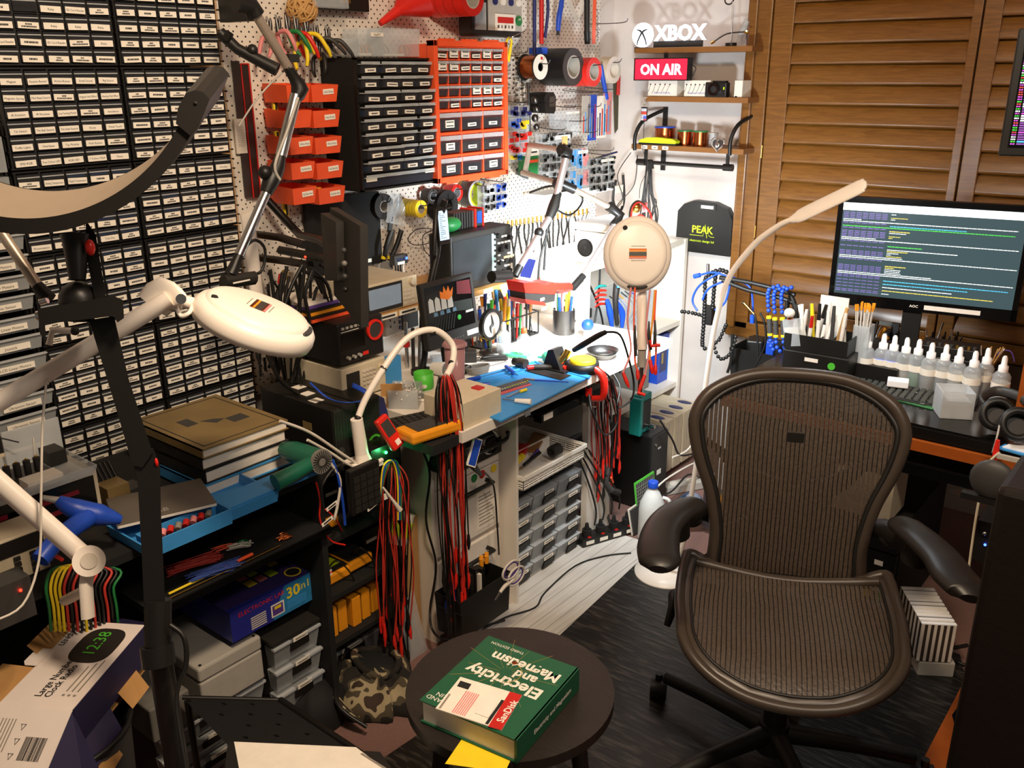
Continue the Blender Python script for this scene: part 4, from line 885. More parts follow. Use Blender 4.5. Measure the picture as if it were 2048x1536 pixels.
for k in range(3): t.p('button').box((.062,-.003,.015+.018*k),(.070,0,.026+.018*k),'navy')
for k in range(3): a_=k*2.1; t.p('socket_slot').box((.028+.012*math.cos(a_),-.001,.038+.012*math.sin(a_)),(.033+.012*math.cos(a_),0,.046+.012*math.sin(a_)),'black')
# scope
mat('scope_screen','2b3033',.35); mat('aqua','a8c4c4',.4)
t=Thing('oscilloscope','black oscilloscope with dark screen and rows of white buttons','oscilloscope',(.30,2.165,.945),90)
W,H=.315,.195
b=t.p('case'); b.box((0,0,0),(W,.10,H),'dark'); b.bev=.006
t.p('screen').box((.008,-.002,.03),(.205,0,H-.02),'scope_screen'); t.p('soft_key_strip').box((.205,-.003,.028),(.225,0,H-.02),'aqua')
for k in range(8): t.p('soft_key').cyl((.219,-.006,.04+.019*k),(.219,-.002,.04+.019*k),.0045,'black',n=10)
for r_ in range(7):
 for c_ in range(4):
  if random.random()<.75: t.p('button').box((.238+.018*c_,-.005,.03+.021*r_),(.248+.018*c_,0,.036+.021*r_),'white' if random.random()<.8 else 'yellow')
for x_,z_ in ((.235,.165),(.30,.15),(.25,.115),(.285,.12),(.245,.07),(.275,.075),(.30,.07),(.24,.035),(.265,.035),(.295,.035)): t.p('knob').cyl((x_,-.014,z_),(x_,0,z_),.0085,'black',n=14)
t=Thing('wall_shelf','yellow pine shelf carrying the oscilloscope','shelf',(0,2.17,.925)); t.p('board').box((.0,0,0),(.32,.36,.018),'pine')
for k in range(3): t.p('label_card').box((.3205,.13+.09*k,.001),(.322,.18+.09*k,.015),'label')
t=Thing('test_speaker','ribbed black amplifier box with red frame on the oscilloscope','amplifier',(.24,2.25,1.142),90)
b=t.p('ribbed_body'); b.box((0,0,0),(.10,.06,.055),'dkgrey');
for k in range(7): b.box((.005+.013*k,-.004,0),(.010+.013*k,.0,.055),'black')
b=t.p('red_frame'); b.box((.10,-.006,-.002),(.107,.064,.06),'brightred'); b.box((.107,-.004,.0),(.140,.060,.056),'dark'); b.box((.14,-.006,-.002),(.147,.064,.06),'brightred'); t.p('display').box((.112,-.006,.01),(.135,-.004,.05),'led_blue' if 0 else 'blue')
s=Solo('grip_tool','dark green rounded tool lying on the oscilloscope','tool',(.25,2.20,1.142),90); s.ball((0.02,0,.025),(.045,.03,.025),'green');
# phone on goose-neck holder
t=Thing('phone','dark phone showing pale text list on a flexible holder','phone',P(880,490,X=.42),90,rot=(-6,2,96))
b=t.p('phone_body'); b.box((0,0,0),(.052,.008,.112),'black'); b.bev=.003
mat('screen_pale','cfe0f0',.3,emit=1.0,ecol='b8d8f4'); mat('screen_line','5a7890',.3,emit=.2)
q=t.p('screen'); q.box((.003,-.001,.012),(.049,0,.100),'screen_pale')
for k in range(14): q.box((.007,-.0014,.018+.0056*k),(.007+random.uniform(.01,.03),-.001,.0195+.0056*k),'screen_line')
t2=Thing('phone_holder','black flexible neck holding the phone over the bench','phone holder',(.40,2.0,.76))
t2.p('neck',w=True).tube([V((.38,1.93,ZT+.01)),P(850,700,X=.38),P(845,640,X=.38),P(862,560,X=.39),P(875,500,X=.39),P(878,450,X=.39),P(890,400,X=.41)],.010,'black',8)
t2.p('cradle',w=True).tube([P(868,510,X=.405),P(872,420,X=.405),P(900,412,X=.405)],.008,'black',6,1)
t2.p('base',w=True).cyl((.38,1.93,ZT),(.38,1.93,ZT+.015),.035,'black')
# small monitor
def screen_mon(name,label,corners,X,Wm,thick=.03): pass
t=Thing('small_monitor','small black monitor showing bottles and orange tools on the bench','monitor',(.46,1.885,.845),90,rot=(-8,0,90))
W,H=.235,.205
b=t.p('case'); b.box((0,0,0),(W,.022,H),'dark'); b.bev=.005
q=t.p('screen'); q.box((.014,-.001,.045),(W-.016,0,H-.014),'gloss_black')
mat('px_white','b0b0aa',.4,emit=.25,ecol='b0b0aa'); mat('px_orange','c86a20',.4,emit=.35,ecol='c86a20'); mat('px_dk','1c2420',.4,emit=.1,ecol='303a34'); mat('px_green','2f9a3c',.4,emit=.3,ecol='2f9a3c'); mat('px_red','601018',.4,emit=.2,ecol='601018')
im=t.p('screen_image',label='picture of spray bottles and orange tools')
im.prism([(.13,.10),(W-.02,.09),(W-.02,.125),(.13,.13)],-.0016,-.001,'px_dk')
for k in range(4): x_=.03+.028*k; im.prism([(x_-.010,.115),(x_+.014,.115),(x_+.012,.150),(x_,.158),(x_-.008,.150)],-.002,-.001,'px_white'); im.prism([(x_+.008,.100),(x_+.026,.100),(x_+.024,.112),(x_+.010,.112)],-.0018,-.001,'screen_line')
im.prism([(.075,.150),(.11,.14),(.128,.15),(.135,.175),(.120,.162),(.115,.182),(.104,.165),(.095,.184),(.09,.165),(.076,.172)],-.0024,-.001,'px_orange')
im.cyl((.148,-.002,.078),(.148,-.001,.078),.008,'px_green'); im.box((.18,-.002,.085),(.215,-.001,.092),'px_white'); im.prism([(.15,.15),(.215,.14),(.215,.185),(.155,.188)],-.0015,-.001,'px_red')
for k in range(8): im.prism([(.03+.012*k,.05),(.034+.012*k,.05),(.05+.012*k,.095),(.047+.012*k,.095)],-.0014,-.001,'px_dk')
t.p('label_card').box((W-.06,-.0015,.012),(W-.008,0,.028),'label')
for k in range(7): t.p('button').box((.08+.012*k,-.001,.015),(.084+.012*k,0,.018),'grey')
t.p('stand').tube([(W/2,.015,.05),(W/2,.05,.0),(W/2,.05,-.095)],.014,'black')
# PSU stack
t=Thing('power_supply','black power supply with red ringed round display','power supply',(.50,1.50,.905),90)
W,H=.165,.115
b=t.p('case'); b.box((0,0,0),(W,.26,H),'black'); b.bev=.006
t.p('red_ring',label='red ring around round display').ring((W-.034,-.006,.075),(W-.034,0,.075),.029,.022,'brightred',28); t.p('round_display').cyl((W-.034,-.003,.075),(W-.034,0,.075),.022,'dkgrey',n=24)
t.p('display').box((.012,-.001,.04),(.095,0,.085),'gloss_black'); t.p('white_line').box((.012,-.001,.09),(.075,0,.0915),'label'); t.p('red_tag').box((.085,-.001,.012),(.105,0,.022),'brightred')
for k in range(5): t.p('button').box((.014+.015*k,-.004,.098),(.022+.015*k,0,.104),'ltgrey')
for k in range(3): t.p('knob').cyl((.03+.02*k,-.010,.018),(.03+.02*k,0,.018),.005,'ltgrey',n=10)
b=t.p('folders')
for i in range(2):
 t=Thing('signal_generator',['upper cream function generator under the black power supply','lower cream function generator behind the gooseneck'][i],'signal generator',(.50,1.505,.80-.098*i),90)
 b=t.p('case'); b.box((0,0,0),(.16,.24,.094),'cream'); b.bev=.003
 t.p('screen').box((.016,-.002,.035),(.062,0,.078),'dark')
 for r_ in range(4):
  for c_ in range(4): t.p('button').box((.074+.013*c_,-.003,.032+.012*r_),(.082+.013*c_,0,.038+.012*r_),'softwhite')
 for k in range(4): t.p('button').box((.016+.014*k,-.003,.012),(.024+.014*k,0,.018),'softwhite')
 t.p('knob').cyl((.142,-.012,.068),(.142,0,.068),.011,'cream')
for k,(m_,lb_) in enumerate((('orange','thin orange book lowest on the black power supply'),('black','thin black book between two orange books'),('amber','thin amber book in the pile on the power supply'),('black','black book under the purple one'),('purple','thin purple book near the top of the pile'),('paper','white book on top of the power supply pile'))):
 s=Solo('book',lb_,'book',(.44-.006*k,1.47,1.021+.0078*k),90,'thin books on the power supply'); s.box((.0,.0,.0),(.13-.004*k,.14,.007),m_)
# desk clutter
random.seed(77)
items=[('cable_coil','coil of grey cable lying on the worktop before the small magnifier',(955,745),'c'),('cable_coil','black coiled cable on the worktop left of the blue mat',(915,745),'k'),('pliers','green gripped pliers lying behind the blue mat',(1005,712),'p'),('tweezers','steel tweezers lying by the mat rear edge',(985,730),'t'),('component_box','small white box behind the mat on the worktop',(1000,700),'b'),('component_box','dark square box left of the small magnifier',(935,722),'d'),('cutter','black handled cutter left of the mat',(960,722),'p2'),('clear_tray','clear lidded tray at the worktop rear left',(880,722),'b2'),('tape_measure','round steel reel behind the pink pitcher',(925,700),'r')]
for nm,lb_,(x,y),kd in items:
 c=P(x,y,Z=ZT+.001); s=Solo(nm,lb_,nm.replace('_',' '),c,random.uniform(0,90))
 if kd in 'ck':
  for j in range(5): s.tube([((.035+.002*j)*math.cos(a_),(.028-.002*j)*math.sin(a_),.004+.004*j) for a_ in [i*.785 for i in range(8)]],.0032,'grey' if kd=='c' else 'black',6,2,closed=True)
 elif kd[0]=='p':
  m_='mint' if kd=='p' else 'black'
  for sg in (-1,1): s.tube([(0,0,.007),(.03,sg*.012,.008),(.09,sg*.014,.007)],[.004,.006,.005],m_,8)
  s.tube([(0,0,.007),(-.02,0,.007),(-.045,0,.006)],[.007,.006,.002],'dksteel',8)
 elif kd=='t': s.tube([(-.05,.004,.003),(0,.006,.004),(.06,0,.003)],.002,'steel'); s.tube([(-.05,-.004,.003),(0,-.006,.004),(.06,0,.003)],.002,'steel')
 elif kd=='r': s.cyl((0,-.012,.03),(0,.012,.03),.03,'dkgrey'); s.cyl((0,-.014,.03),(0,.014,.03),.012,'ltgrey')
 else: s.box((-.03,-.02,0),(.03,.02,.018 if kd!='d' else .035),'white' if kd=='b' else 'dark' if kd=='d' else 'clear2'); s.bev=.002
t=Thing('crystal_stand','tall steel rods of a small stand behind the green pot','stand',P(815,735,Z=ZT),30)
for k in range(3): t.p('rod').cyl((.02*k,0,0),(.02*k,.01*k,.15-.02*k),.006,'steel' if k!=1 else 'dksteel')
t.p('red_collar').cyl((0,0,.07),(0,0,.085),.011,'red')
# ---------------- black rack at the left ----------------
t=Thing('storage_rack','black open rack under the parts drawers','rack',(0,0,0))
for z0_,z1_,xf,y0 in ((.705,.725,.66,.30),(.565,.583,.68,.80)): t.p('shelf').box((.16,y0,z0_),(xf,1.285,z1_),'matte_black')
for y in (.30,1.27): t.p('side_panel').box((.17,y,0),(.66,y+.018,.705),'matte_black')
t.p('back_panel').box((.155,.32,0),(.165,1.27,.70),'matte_black')
t.p('shelf_lip',label='shiny front edge').box((.68,.80,.563),(.684,1.285,.580),'gloss_black')
t=Thing('storage_rack','dark open shelves holding amber multimeters beside the white pedestal','rack',(0,0,0))
for z in (.19,.335,.50,.69): t.p('shelf').box((.16,1.30,z-.014),(.62,1.60,z),'matte_black')
t.p('side_panel').box((.17,1.60,0),(.60,1.612,.70),'matte_black'); t.p('back_panel').box((.155,1.30,0),(.165,1.60,.70),'matte_black')
# blue trays
mat('trayblue','3e92d4',.45)
t=Thing('blue_tray','bright blue plastic parts tray along the rack edge','tray',(.64,.995,.726),90)
t.p('tray_body').tray((-.04,.0,0),(.33,.15,.026),.004,'trayblue',.03); t.p('rail',label='raised blue rails').box((.0,-.07,.022),(.27,.0,.030),'trayblue'); t.p('front_bin').tray((-.10,-.055,0),(.19,.06,.034),.004,'trayblue',.03)
c=t.p('contents',label='red cartridges in the tray')
for k in range(8): c.cyl((-.17+.018*k,-.05,.02),(-.16+.018*k,-.04,.026),.007,['red','pink','red','inkgrey'][k%4],n=8)
# books
bk=[('hardback_book','pale blue bordered book lowest of the thick book stack',.30,.25,.030,'ltblue',0),('hardback_book','thick cream paged book second from the bottom',.29,.24,.032,'dark',1),('hardback_book','thick white paged book under the gold one',.29,.235,.030,'dark',-1),('hardback_book','gold covered hardback on top of the book stack',.30,.24,.024,'olive',0)]
mat('gold','8a7348',.4,.2,var=.35,scale=9); mat('bookgrey','5f574e',.5,var=.3,scale=15)
z=.728
for i,(nm,lb_,Lx,Ly,h_,m_,rz_) in enumerate(bk):
 t=Thing(nm,lb_,'book',(.425,1.145,z),rz_,'thick books on the rack'); m_='gold' if i==3 else m_
 a,b_=Lx/2,Ly/2
 p_=t.p('cover'); p_.box((-a,-b_,0),(a,b_,.003),m_); p_.box((-a,-b_,h_-.003),(a,b_,h_),m_); p_.box((-a,-b_,0),(a,-b_+.003,h_),m_)
 t.p('pages').box((-a+.004,-b_+.003,.003),(a-.004,b_-.004,h_-.003),'paper')
 if i==3:
  q=t.p('cover_print'); q.box((-a+.015,-b_+.015,h_),(a-.015,-b_+.018,h_+.0004),'dark'); q.box((-a+.015,b_-.018,h_),(a-.015,b_-.015,h_+.0004),'dark'); q.box((-a+.015,-b_+.015,h_),(-a+.018,b_-.015,h_+.0004),'dark'); q.box((a-.018,-b_+.015,h_),(a-.015,b_-.015,h_+.0004),'dark')
  q.box((-.05,-.06,h_),(-.0,-.03,h_+.0004),'dkgrey'); q.prism([(0,0),(1,1),(1,0)],0,.0001,'dark') if 0 else None
  q.slab([(-.01,-.02),(.03,.0),(.02,.03),(.0,.01)],h_,h_+.0004,'dkgrey'); q.box((.02,.03,h_),(.06,.075,h_+.0004),'dkgrey')
 z+=h_+.0005
t=Thing('magazine','grey magazine with pale lettering on the blue tray','magazine',(.60,.90,.768),rot=(0,0,70)); b=t.p('pages'); b.box((-.10,-.07,0),(.10,.075,.006),'paper'); b=t.p('cover'); b.box((-.10,-.07,.006),(.10,.075,.0075),'bookgrey');
b=t.p('cover_text'); M4=Matrix.Rotation(R(-90),4,'X'); b.T=Matrix.Translation(V((0,-.045,.0078)))@M4@Matrix.Scale(-1,4,V((0,0,1))) if 0 else Matrix.Translation(V((-.01,-.045,.0078)))@Matrix.Rotation(R(-90),4,'X'); b.text('LAB PARTS'[:4],(0,0,0),.016,'ltgrey')
b.T=None
# hair-dryer shaped green heat gun
t=Thing('heat_gun','dark green heat gun with round silver vent on the blue tray','heat gun',(.68,1.15,.756))
mat('dkgreen','176048',.35)
v=P(640,922,X=.735); g=t.p('body',w=True); g.tube([P(566,898,X=.60),P(590,905,X=.64),v],[.018,.027,.028],'dkgreen',16)
g=t.p('handle',w=True); g.tube([P(625,925,X=.725),P(590,945,X=.725),P(550,966,X=.72)],[.017,.019,.021],'dkgreen',14)
n=(v-P(590,905,X=.64)).normalized(); g=t.p('vent_ring',label='silver vent grille'); g.w=True; g.cyl(v,v+n*.008,.029,'grey',n=28);
e1=n.orthogonal().normalized(); e2=n.cross(e1)
g=g.sub('vent_slots')
for k in range(24): a_=k*PI/12; d_=e1*math.cos(a_)+e2*math.sin(a_); g.tube([v+n*.009+d_*.010,v+n*.009+d_*.026],.0011,'dark',4,1)
# wires shelf contents
mat('wirered','c23326',.5); mat('wireblue','2c4a9a',.5)
def wires(label,c,n,ln_,m_,ang,sp,w_=.0012):
 s=Solo('wire_bundle',label,'wires',c,kind='stuff')
 for k in range(n):
  a_=ang+random.uniform(-.12,.12); o_=V((random.uniform(-sp,sp),random.uniform(-sp,sp),random.uniform(.001,.010))); d_=V((math.cos(a_),math.sin(a_),random.uniform(-.02,.02)))*ln_/2*random.uniform(.7,1); d_.z=0
  s.tube([o_-d_,o_+V((0,0,.002)),o_+d_],w_,m_,4,2)
 return s
ZS=.585
wires('bundle of short red wires on the black shelf',P(390,1130,Z=ZS),60,.11,'wirered',R(75),.018)
wires('bundle of short blue wires beside the red ones',P(430,1145,Z=ZS),50,.12,'wireblue',R(78),.016)
wires('few white jumper wires behind the green coil',P(480,1095,Z=ZS),14,.05,'paper',R(60),.012); wires('few orange wires on the black shelf',P(445,1100,Z=ZS),8,.05,'orange',R(75),.006)
wires('small pile of copper pins at the shelf right end',P(567,1078,Z=ZS),20,.02,'copper',R(75),.012)
s=Solo('wire_coil','small green wire coil on the black shelf','wire',P(488,1092,Z=ZS),w=False)
for k in range(5): s.tube([(.013*math.cos(a_),.013*math.sin(a_),.002+.002*k) for a_ in (0,1.05,2.1,3.14,4.2,5.2)],.001,'green',4,3,closed=True)
s=Solo('heat_shrink','orange heat shrink tube on the black shelf edge','tube',P(480,1120,Z=ZS+.004),w=True); s.tube([P(448,1135,Z=ZS+.005),P(505,1108,Z=ZS+.005)],.0045,'orange')
s=Solo('heat_shrink','long yellow heat shrink tube at the black shelf edge','tube',P(380,1170,Z=ZS+.003),w=True); s.tube([P(337,1188,Z=ZS+.004),P(400,1158,Z=ZS+.004),P(440,1140,Z=ZS+.004)],.003,'yellow')
s=Solo('steel_rod','thin shiny rod along the black shelf front edge','rod',P(380,1185,Z=ZS+.003),w=True); s.tube([V((.672,.82,ZS+.003)),V((.672,1.14,ZS+.003))],.0018,'brass')
# 30in1 box
mat('boxblue','2a2f8c',.35,var=.2,scale=8); mat('boxcyan','2f7fb0',.35,var=.5,scale=25); mat('boxpurple','3a2f66',.4)
t=Thing('kit_box','blue electronics kit box printed 30 in 1','box',(.60,1.028,.345),90)
b=t.p('carton'); b.box((0,0,0),(.238,.24,.082),'boxblue'); b=t.p('printed_front'); b.prism([(.12,.001),(.242,.001),(.242,.081),(.16,.081)],-.0006,0,'boxcyan')
b.text('30',(.185,-.0006,.056),.030,'yellow',bold=.02); b.text('in1',(.222,-.0006,.058),.022,'yellow'); b.text('ELECTRONIC LAB',(.09,-.0006,.066),.012,'brightred'); b.box((.115,-.001,.010),(.155,-.0006,.045),'paper'); b.box((.119,-.0014,.014),(.151,-.001,.041),'purple'); b.box((.125,-.0018,.030),(.145,-.0014,.038),'yellow')
for k in range(6): b.box((.055,-.001,.008+.006*k),(.10,-.0006,.011+.006*k),'softwhite'); b.box((.165,-.001,.012+.004*k),(.225,-.0006,.0135+.004*k),'ltblue')
b=t.p('printed_top'); b.slab([(.0,.02),(.243,.0),(.243,.24),(0,.24)],.0821,.0826,'boxpurple');
for i in range(3):
 for j in range(4): b.box((.10+.032*j,.06+.04*i,.0826),(.125+.032*j,.09+.04*i,.083),['yellow','pink','lime','purple'][(i+j)%4])
b.cyl((.215,.035,.0826),(.215,.035,.0832),.022,'yellow',n=20); b.cyl((.215,.035,.0832),(.215,.035,.0836),.018,'dark',n=20)
# grey enclosure
t=Thing('enclosure','pale grey plastic enclosure box under the kit box','enclosure',(.60,.93,.20),90)
b=t.p('lower_shell'); b.box((0,0,0),(.175,.24,.085),'ltgrey'); b.bev=.005; b=t.p('lid'); b.box((-.001,-.001,.087),(.176,.241,.125),'ltgrey'); b.bev=.006
for x_ in (.012,.163): q=t.p('screw'); q.cyl((x_,.012,.125),(x_,.012,.1265),.004,'dark',n=10)
# low translucent drawers
def lowdr(lbl_,x,y,wd,n,h,dep=.30,top=True):
 t=Thing('drawer_unit',lbl_,'drawers',(x,y,.003),90)
 t.p('unit_frame').box((.004,.03,0),(wd-.004,dep,n*h+.004),'dark')
 if top: t.p('top_cover').box((-.003,-.01,n*h+.004),(wd+.003,dep,n*h+.012),'dark')
 for j in range(n):
  z=j*h+.003; d=t.p('drawer'); d.add([(.006,.004,z),(wd-.006,.004,z),(wd,-.008,z+h-.01),(0,-.008,z+h-.01),(.006,.03,z),(wd-.006,.03,z),(wd,.03,z+h-.01),(0,.03,z+h-.01)],[(0,1,2,3),(4,7,6,5),(0,3,7,4),(1,5,6,2),(3,2,6,7)],'clear2')
  d.box((-.002,-.012,z+h-.012),(wd*.35,.0,z+h-.006),'frost'); d.box((wd*.65,-.012,z+h-.012),(wd+.002,.0,z+h-.006),'frost')
  g=d.sub('handle_recess'); g.prism([(wd*.35,z+h*.45),(wd*.75,z+h*.45),(wd*.75,z+h*.75),(wd*.35,z+h*.75)],-.009,.0,'black'); l=d.sub('label_card'); l.box((wd*.4,-.0115,z+h*.78),(wd*.72,-.010,z+h*.95),'label'); l.box((wd*.45,-.0118,z+h*.82),(wd*.68,-.0115,z+h*.88),'inkgrey')
lowdr('translucent drawers below the kit box, right of the grey enclosure',.62,1.12,.145,4,.072)
lowdr('wide clear drawers under the amber multimeter row',.52,1.31,.25,2,.080,top=False)
lowdr('labelled clear drawers under the grey enclosure',.58,.82,.29,3,.062)
s=Solo('clear_carton','small grey box left of the grey enclosure','box',(.60,.80,.20),90); s.box((0,0,0),(.10,.15,.09),'grey'); s.bev=.004
# amber meters
for k,(x,y,w_) in enumerate(((634,1292,.022),(655,1283,.026),(688,1268,.028),(704,1252,.022),(714,1240,.024),(728,1228,.028))):
 a=P(x,y,X=.60); h_=.088
 s=Solo('multimeter',['amber meter case leftmost of the row','amber meter case second from the left','darker amber meter case third from the left','amber meter case fourth from the left','amber meter case second from the right','yellower amber meter case rightmost of the row'][k],'multimeter',(.60-.006*(k%3),1.282+.040*k,.191),90,'amber meters standing in a row'); s.box((0,0,0),(.030,.14,h_),'amber' if k<5 else 'gold' if 0 else 'amber'); s.bev=.005; s.box((.031,.004,.004),(.034,.13,h_-.004),'dark')
for k,(px,z,lb_) in enumerate(((.0,.505,'amber multimeter lying on the upper dark shelf'),(.03,.34,'amber and yellow multimeter with leads on the middle dark shelf'),(.11,.345,'orange meter at the back of the middle dark shelf'))):
 t=Thing('multimeter',lb_,'multimeter',(.58,1.31+px,z),90); b=t.p('case'); b.box((0,0,0),(.085,.15,.030),'amber'); b.bev=.006; t.p('face').box((.006,.01,.03),(.079,.14,.034),'dark' if k!=1 else 'black');
 if k==1: t.p('screen').box((.015,.03,.034),(.07,.07,.036),'lime')
 t.p('lead').tube([(.03,.03,.034),(.02,-.02,.08),(.05,-.03,.04),(.08,-.02,-.02)],.0022,'brightred' if k==0 else 'black')
for k in range(4):
 s=Solo('booklet',['striped booklet edge lowest on the middle dark shelf','orange striped booklet edge on the middle dark shelf','white booklet edge on the middle dark shelf','topmost booklet edge on the middle dark shelf'][k],'booklet',(.60,1.292,.421+.006*k if 0 else .386+.006*k),90); s.box((0,0,0),(.05,.12,.005),['paper','orange','paper','dkgrey'][k])
for k in range(3): s=Solo('instrument_box',['dark meter box on the upper shelf behind the cables','black meter box at the middle shelf right end','dark box on the middle shelf beside the booklets'][k],'box',((.50,1.41,.502),(.55,1.50,.337),(.48,1.50,.502))[k],90); s.box((0,0,0),(.085,.2,.09),'black'); s.bev=.004; s.box((.01,-.001,.05),(.05,0,.06),'label')
# PCs
for k in range(2):
 t=Thing('desktop_pc',['upright black desktop computer with stickers left of its twin','upright black desktop computer beside the gooseneck base'][k],'computer',(.60,1.385+.082*k,.692),90)
 b=t.p('case'); b.box((0,.006,0),(.078,.30,.145),'black'); b.bev=.003; f=t.p('front_grille'); f.box((.002,0,.002),(.076,.008,.143),'dark')
 for r_ in range(22):
  for c_ in range(7): f.box((.006+.0098*c_,-.001,.006+.006*r_),(.0125+.0098*c_,0,.0095+.006*r_),'matte_black')
 t.p('badge').cyl((.018,-.002,.03),(.018,0,.03),.010,'dkgrey',n=16)
 if k==0:
  for (x_,y_,m_) in ((.01,.08,'label'),(.03,.14,'label'),(.05,.20,'label')): t.p('sticker').box((x_,y_,.1455),(x_+.03,y_+.03,.1465),m_)
  t.p('sticker',label='yellow side sticker').box((-.001,.09,.07),(0,.125,.09),'gold')
s=Solo('black_box_unit','low black box beneath the cream generators','box',(.50,1.50,.692),90); s.box((0,.02,0),(.16,.20,.006),'black')
s=Solo('lanyard','flat blue strap draped over the black computers','strap',(.6,1.4,.85),w=True); s.tube([P(620,765,Z=.90),P(655,795,Z=.86),P(690,805,X=.62),P(725,800,X=.63),P(732,785,X=.60),P(705,770,X=.58)],[(.0015,.008)]*6,'blue',6,5)
s=Solo('clear_pill_box','clear strip of small compartments beside the computers','box',P(715,850,X=.58),90,w=False); s.box((-.02,0,-.10),(.025,.02,.05),'clear2'); s.box((-.012,.002,-.01),(.012,.015,.01),'red')
s=Solo('green_tape_roll','roll of green masking tape behind the gooseneck base','tape',P(750,885,X=.60),90); s.ring((0,0,0),(0,.03,0),.026,.017,'softwhite'); s.ring((0,-.002,0),(0,.0,0),.024,.018,'ltgreen')
# blue pcb strip, red meter, green led
s=Solo('ruler_board','dark blue ruler board leaning behind the gooseneck base','board',P(765,860,X=.62),90,w=True)
a,b_,c_,d_=P(752,788,X=.56),P(768,796,X=.56),P(795,905,X=.64),P(775,905,X=.64)
s.add([a,b_,c_,d_]+[p+V((-.003,0,0)) for p in (a,b_,c_,d_)],[(3,2,1,0),(4,5,6,7),(0,1,5,4),(1,2,6,5),(2,3,7,6),(3,0,4,7)],'navy')
t=Thing('pocket_meter','red pocket meter with dark screen leaning by the green light','meter',P(800,895,X=.72),90,rot=(-20,-20,90))
b=t.p('case'); b.box((-.018,0,0),(.022,.018,.095),'brightred'); b.bev=.005; t.p('screen').box((-.012,-.001,.04),(.016,0,.082),'dkgrey'); t.p('printed_square').box((-.003,-.001,.008),(.012,0,.023),'label')
t=Thing('status_light','bright green glowing indicator on a black box','indicator',P(772,905,X=.66),90); t.p('box_body').box((-.05,.002,-.03),(.05,.08,.02),'black'); t.p('lamp').ball((0,0,0),.004,'led_green',10)
gl=lamp('green_indicator_light','POINT',P(772,905,X=.675),.12,(.1,1,.3),.004)
# gooseneck
t=Thing('gooseneck_holder','white gooseneck on a plastic sleeve carrying red and black leads','gooseneck',(.65,1.43,.69))
b=t.p('sleeve',w=True); a=V((.655,1.43,.69)); b.cyl(a,a+V((-.004,-.003,.03)),.024,'lampwhite',r2=.018); b.cyl(a+V((-.004,-.003,.03)),P(713,838,X=.65),.018,'lampwhite',r2=.016);
b=t.p('clamp_plate'); b.bx((0.0,0,0),(.09,.06,.006),'lampwhite'); b.tube([(.04,.03,.012),(.04,-.03,.012),(-.02,-.04,.012)],.006,'lampwhite')
b=t.p('gooseneck_tube',w=True); b.tube([P(715,840,X=.65),P(730,800,X=.65),P(765,740,X=.66),P(805,685,X=.67),P(840,663,X=.69),P(875,662,X=.71),P(905,690,X=.73),P(905,725,X=.75),P(893,752,X=.77)],.0085,'lampwhite',12)
for (x,y,X) in ((716,836,.65),(767,737,.66),(868,661,.705),(903,727,.75)): q=t.p('cable_tie',w=True); p_=P(x,y,X=X); q.ball(p_,.0098,'black',10)
# hanging leads
def leads(name,label,grp,top,bot,n,cols,spread,r=.0022,loop=.03,clips=True,seed=1,wig=.012):
 random.seed(seed)
 for k in range(n):
  m_=cols[k%len(cols)]
  t=Thing(name,label[k%len(label)] if isinstance(label,list) else label,'test lead',top,0,grp+(' '+m_ if isinstance(label,list) else ''))
  a=random.uniform(-1,1); b_=random.uniform(-1,1); zl=random.uniform(.62,1.0)
  d_=V((.35,.9,0)); q=V((.9,-.35,0))
  s0=top+d_*a*loop*.4+V((0,0,random.uniform(-.004,.006)))
  p1=top+d_*a*spread*.8+q*b_*.012+V((0,0,-.05)); L_=(top.z-bot.z)*zl
  e=V((bot.x+q.x*b_*.018,bot.y+a*spread,top.z-L_))
  m1=top.lerp(e,.33)+d_*a*spread*.7+d_*random.uniform(-wig,wig)+q*b_*.012; m2=top.lerp(e,.66)+d_*a*spread*.35+d_*random.uniform(-wig,wig)+q*b_*.014
  m_i='wirered' if m_=='red' else m_
  t.p('wire',w=True).tube([s0-q*.004,p1,m1,m2,e],r,m_i,5,4)
  if clips:
   c=t.p('clip' if k%3 else 'probe',w=True); L2=.045 if k%3 else .07
   c.tube([e+V((0,0,.004)),e+V((0,0,-L2*.5)),e+V((random.uniform(-.004,.004),random.uniform(-.004,.004),-L2))],[.0035,.0062,.0025],'brightred' if m_=='red' else m_,6,3)
RB=['red','black']; LBT=['red test lead hanging from the white gooseneck tip','black test lead hanging from the white gooseneck tip']
tip=P(893,755,X=.775)
leads('test_lead',LBT,'leads on the gooseneck',tip,V((.77,1.64,.16)),34,RB,.046,seed=3,loop=.05)
leads('test_lead',['red test lead in the bundle below the black keypad','black test lead in the bundle below the black keypad'],'leads below the keypad',P(788,930,X=.68),V((.66,1.50,.04)),28,['red','black','red'][:2],.045,seed=5)
for k,m_ in enumerate(('yellow','blue','green')):
 s=Solo('test_lead',m_+' lead arching over the keypad bundle','test lead',P(788,930,X=.69),w=True); s.tube([P(760,1000,X=.69),P(764+3*k,945,X=.69),P(772+4*k,925,X=.69),P(786+4*k,924,X=.69),P(795+3*k,960,X=.69),P(796+3*k,1040,X=.69)],.0025,m_)
leads('test_lead',['red test lead looped on the white leg panel','black test lead looped on the white leg panel'],'leads on the leg panel',P(1213,772,X=.66),V((.66,2.56,.20)),26,['red','red'],.055,r=.0026,seed=8) if 0 else None
for j,(px,py,n,sd) in enumerate(((1200,765,12,8),(1221,762,16,11))):
 leads('test_lead',['thin red lead hanging in loops on the white leg panel','thin black lead hanging in loops on the white leg panel'],'leads on the leg panel',P(px,py,X=.662),V((.665,P(px,py,X=.66).y+.02,.18+.05*j)),n,['red','red','black'] if 0 else RB,.030,seed=sd)
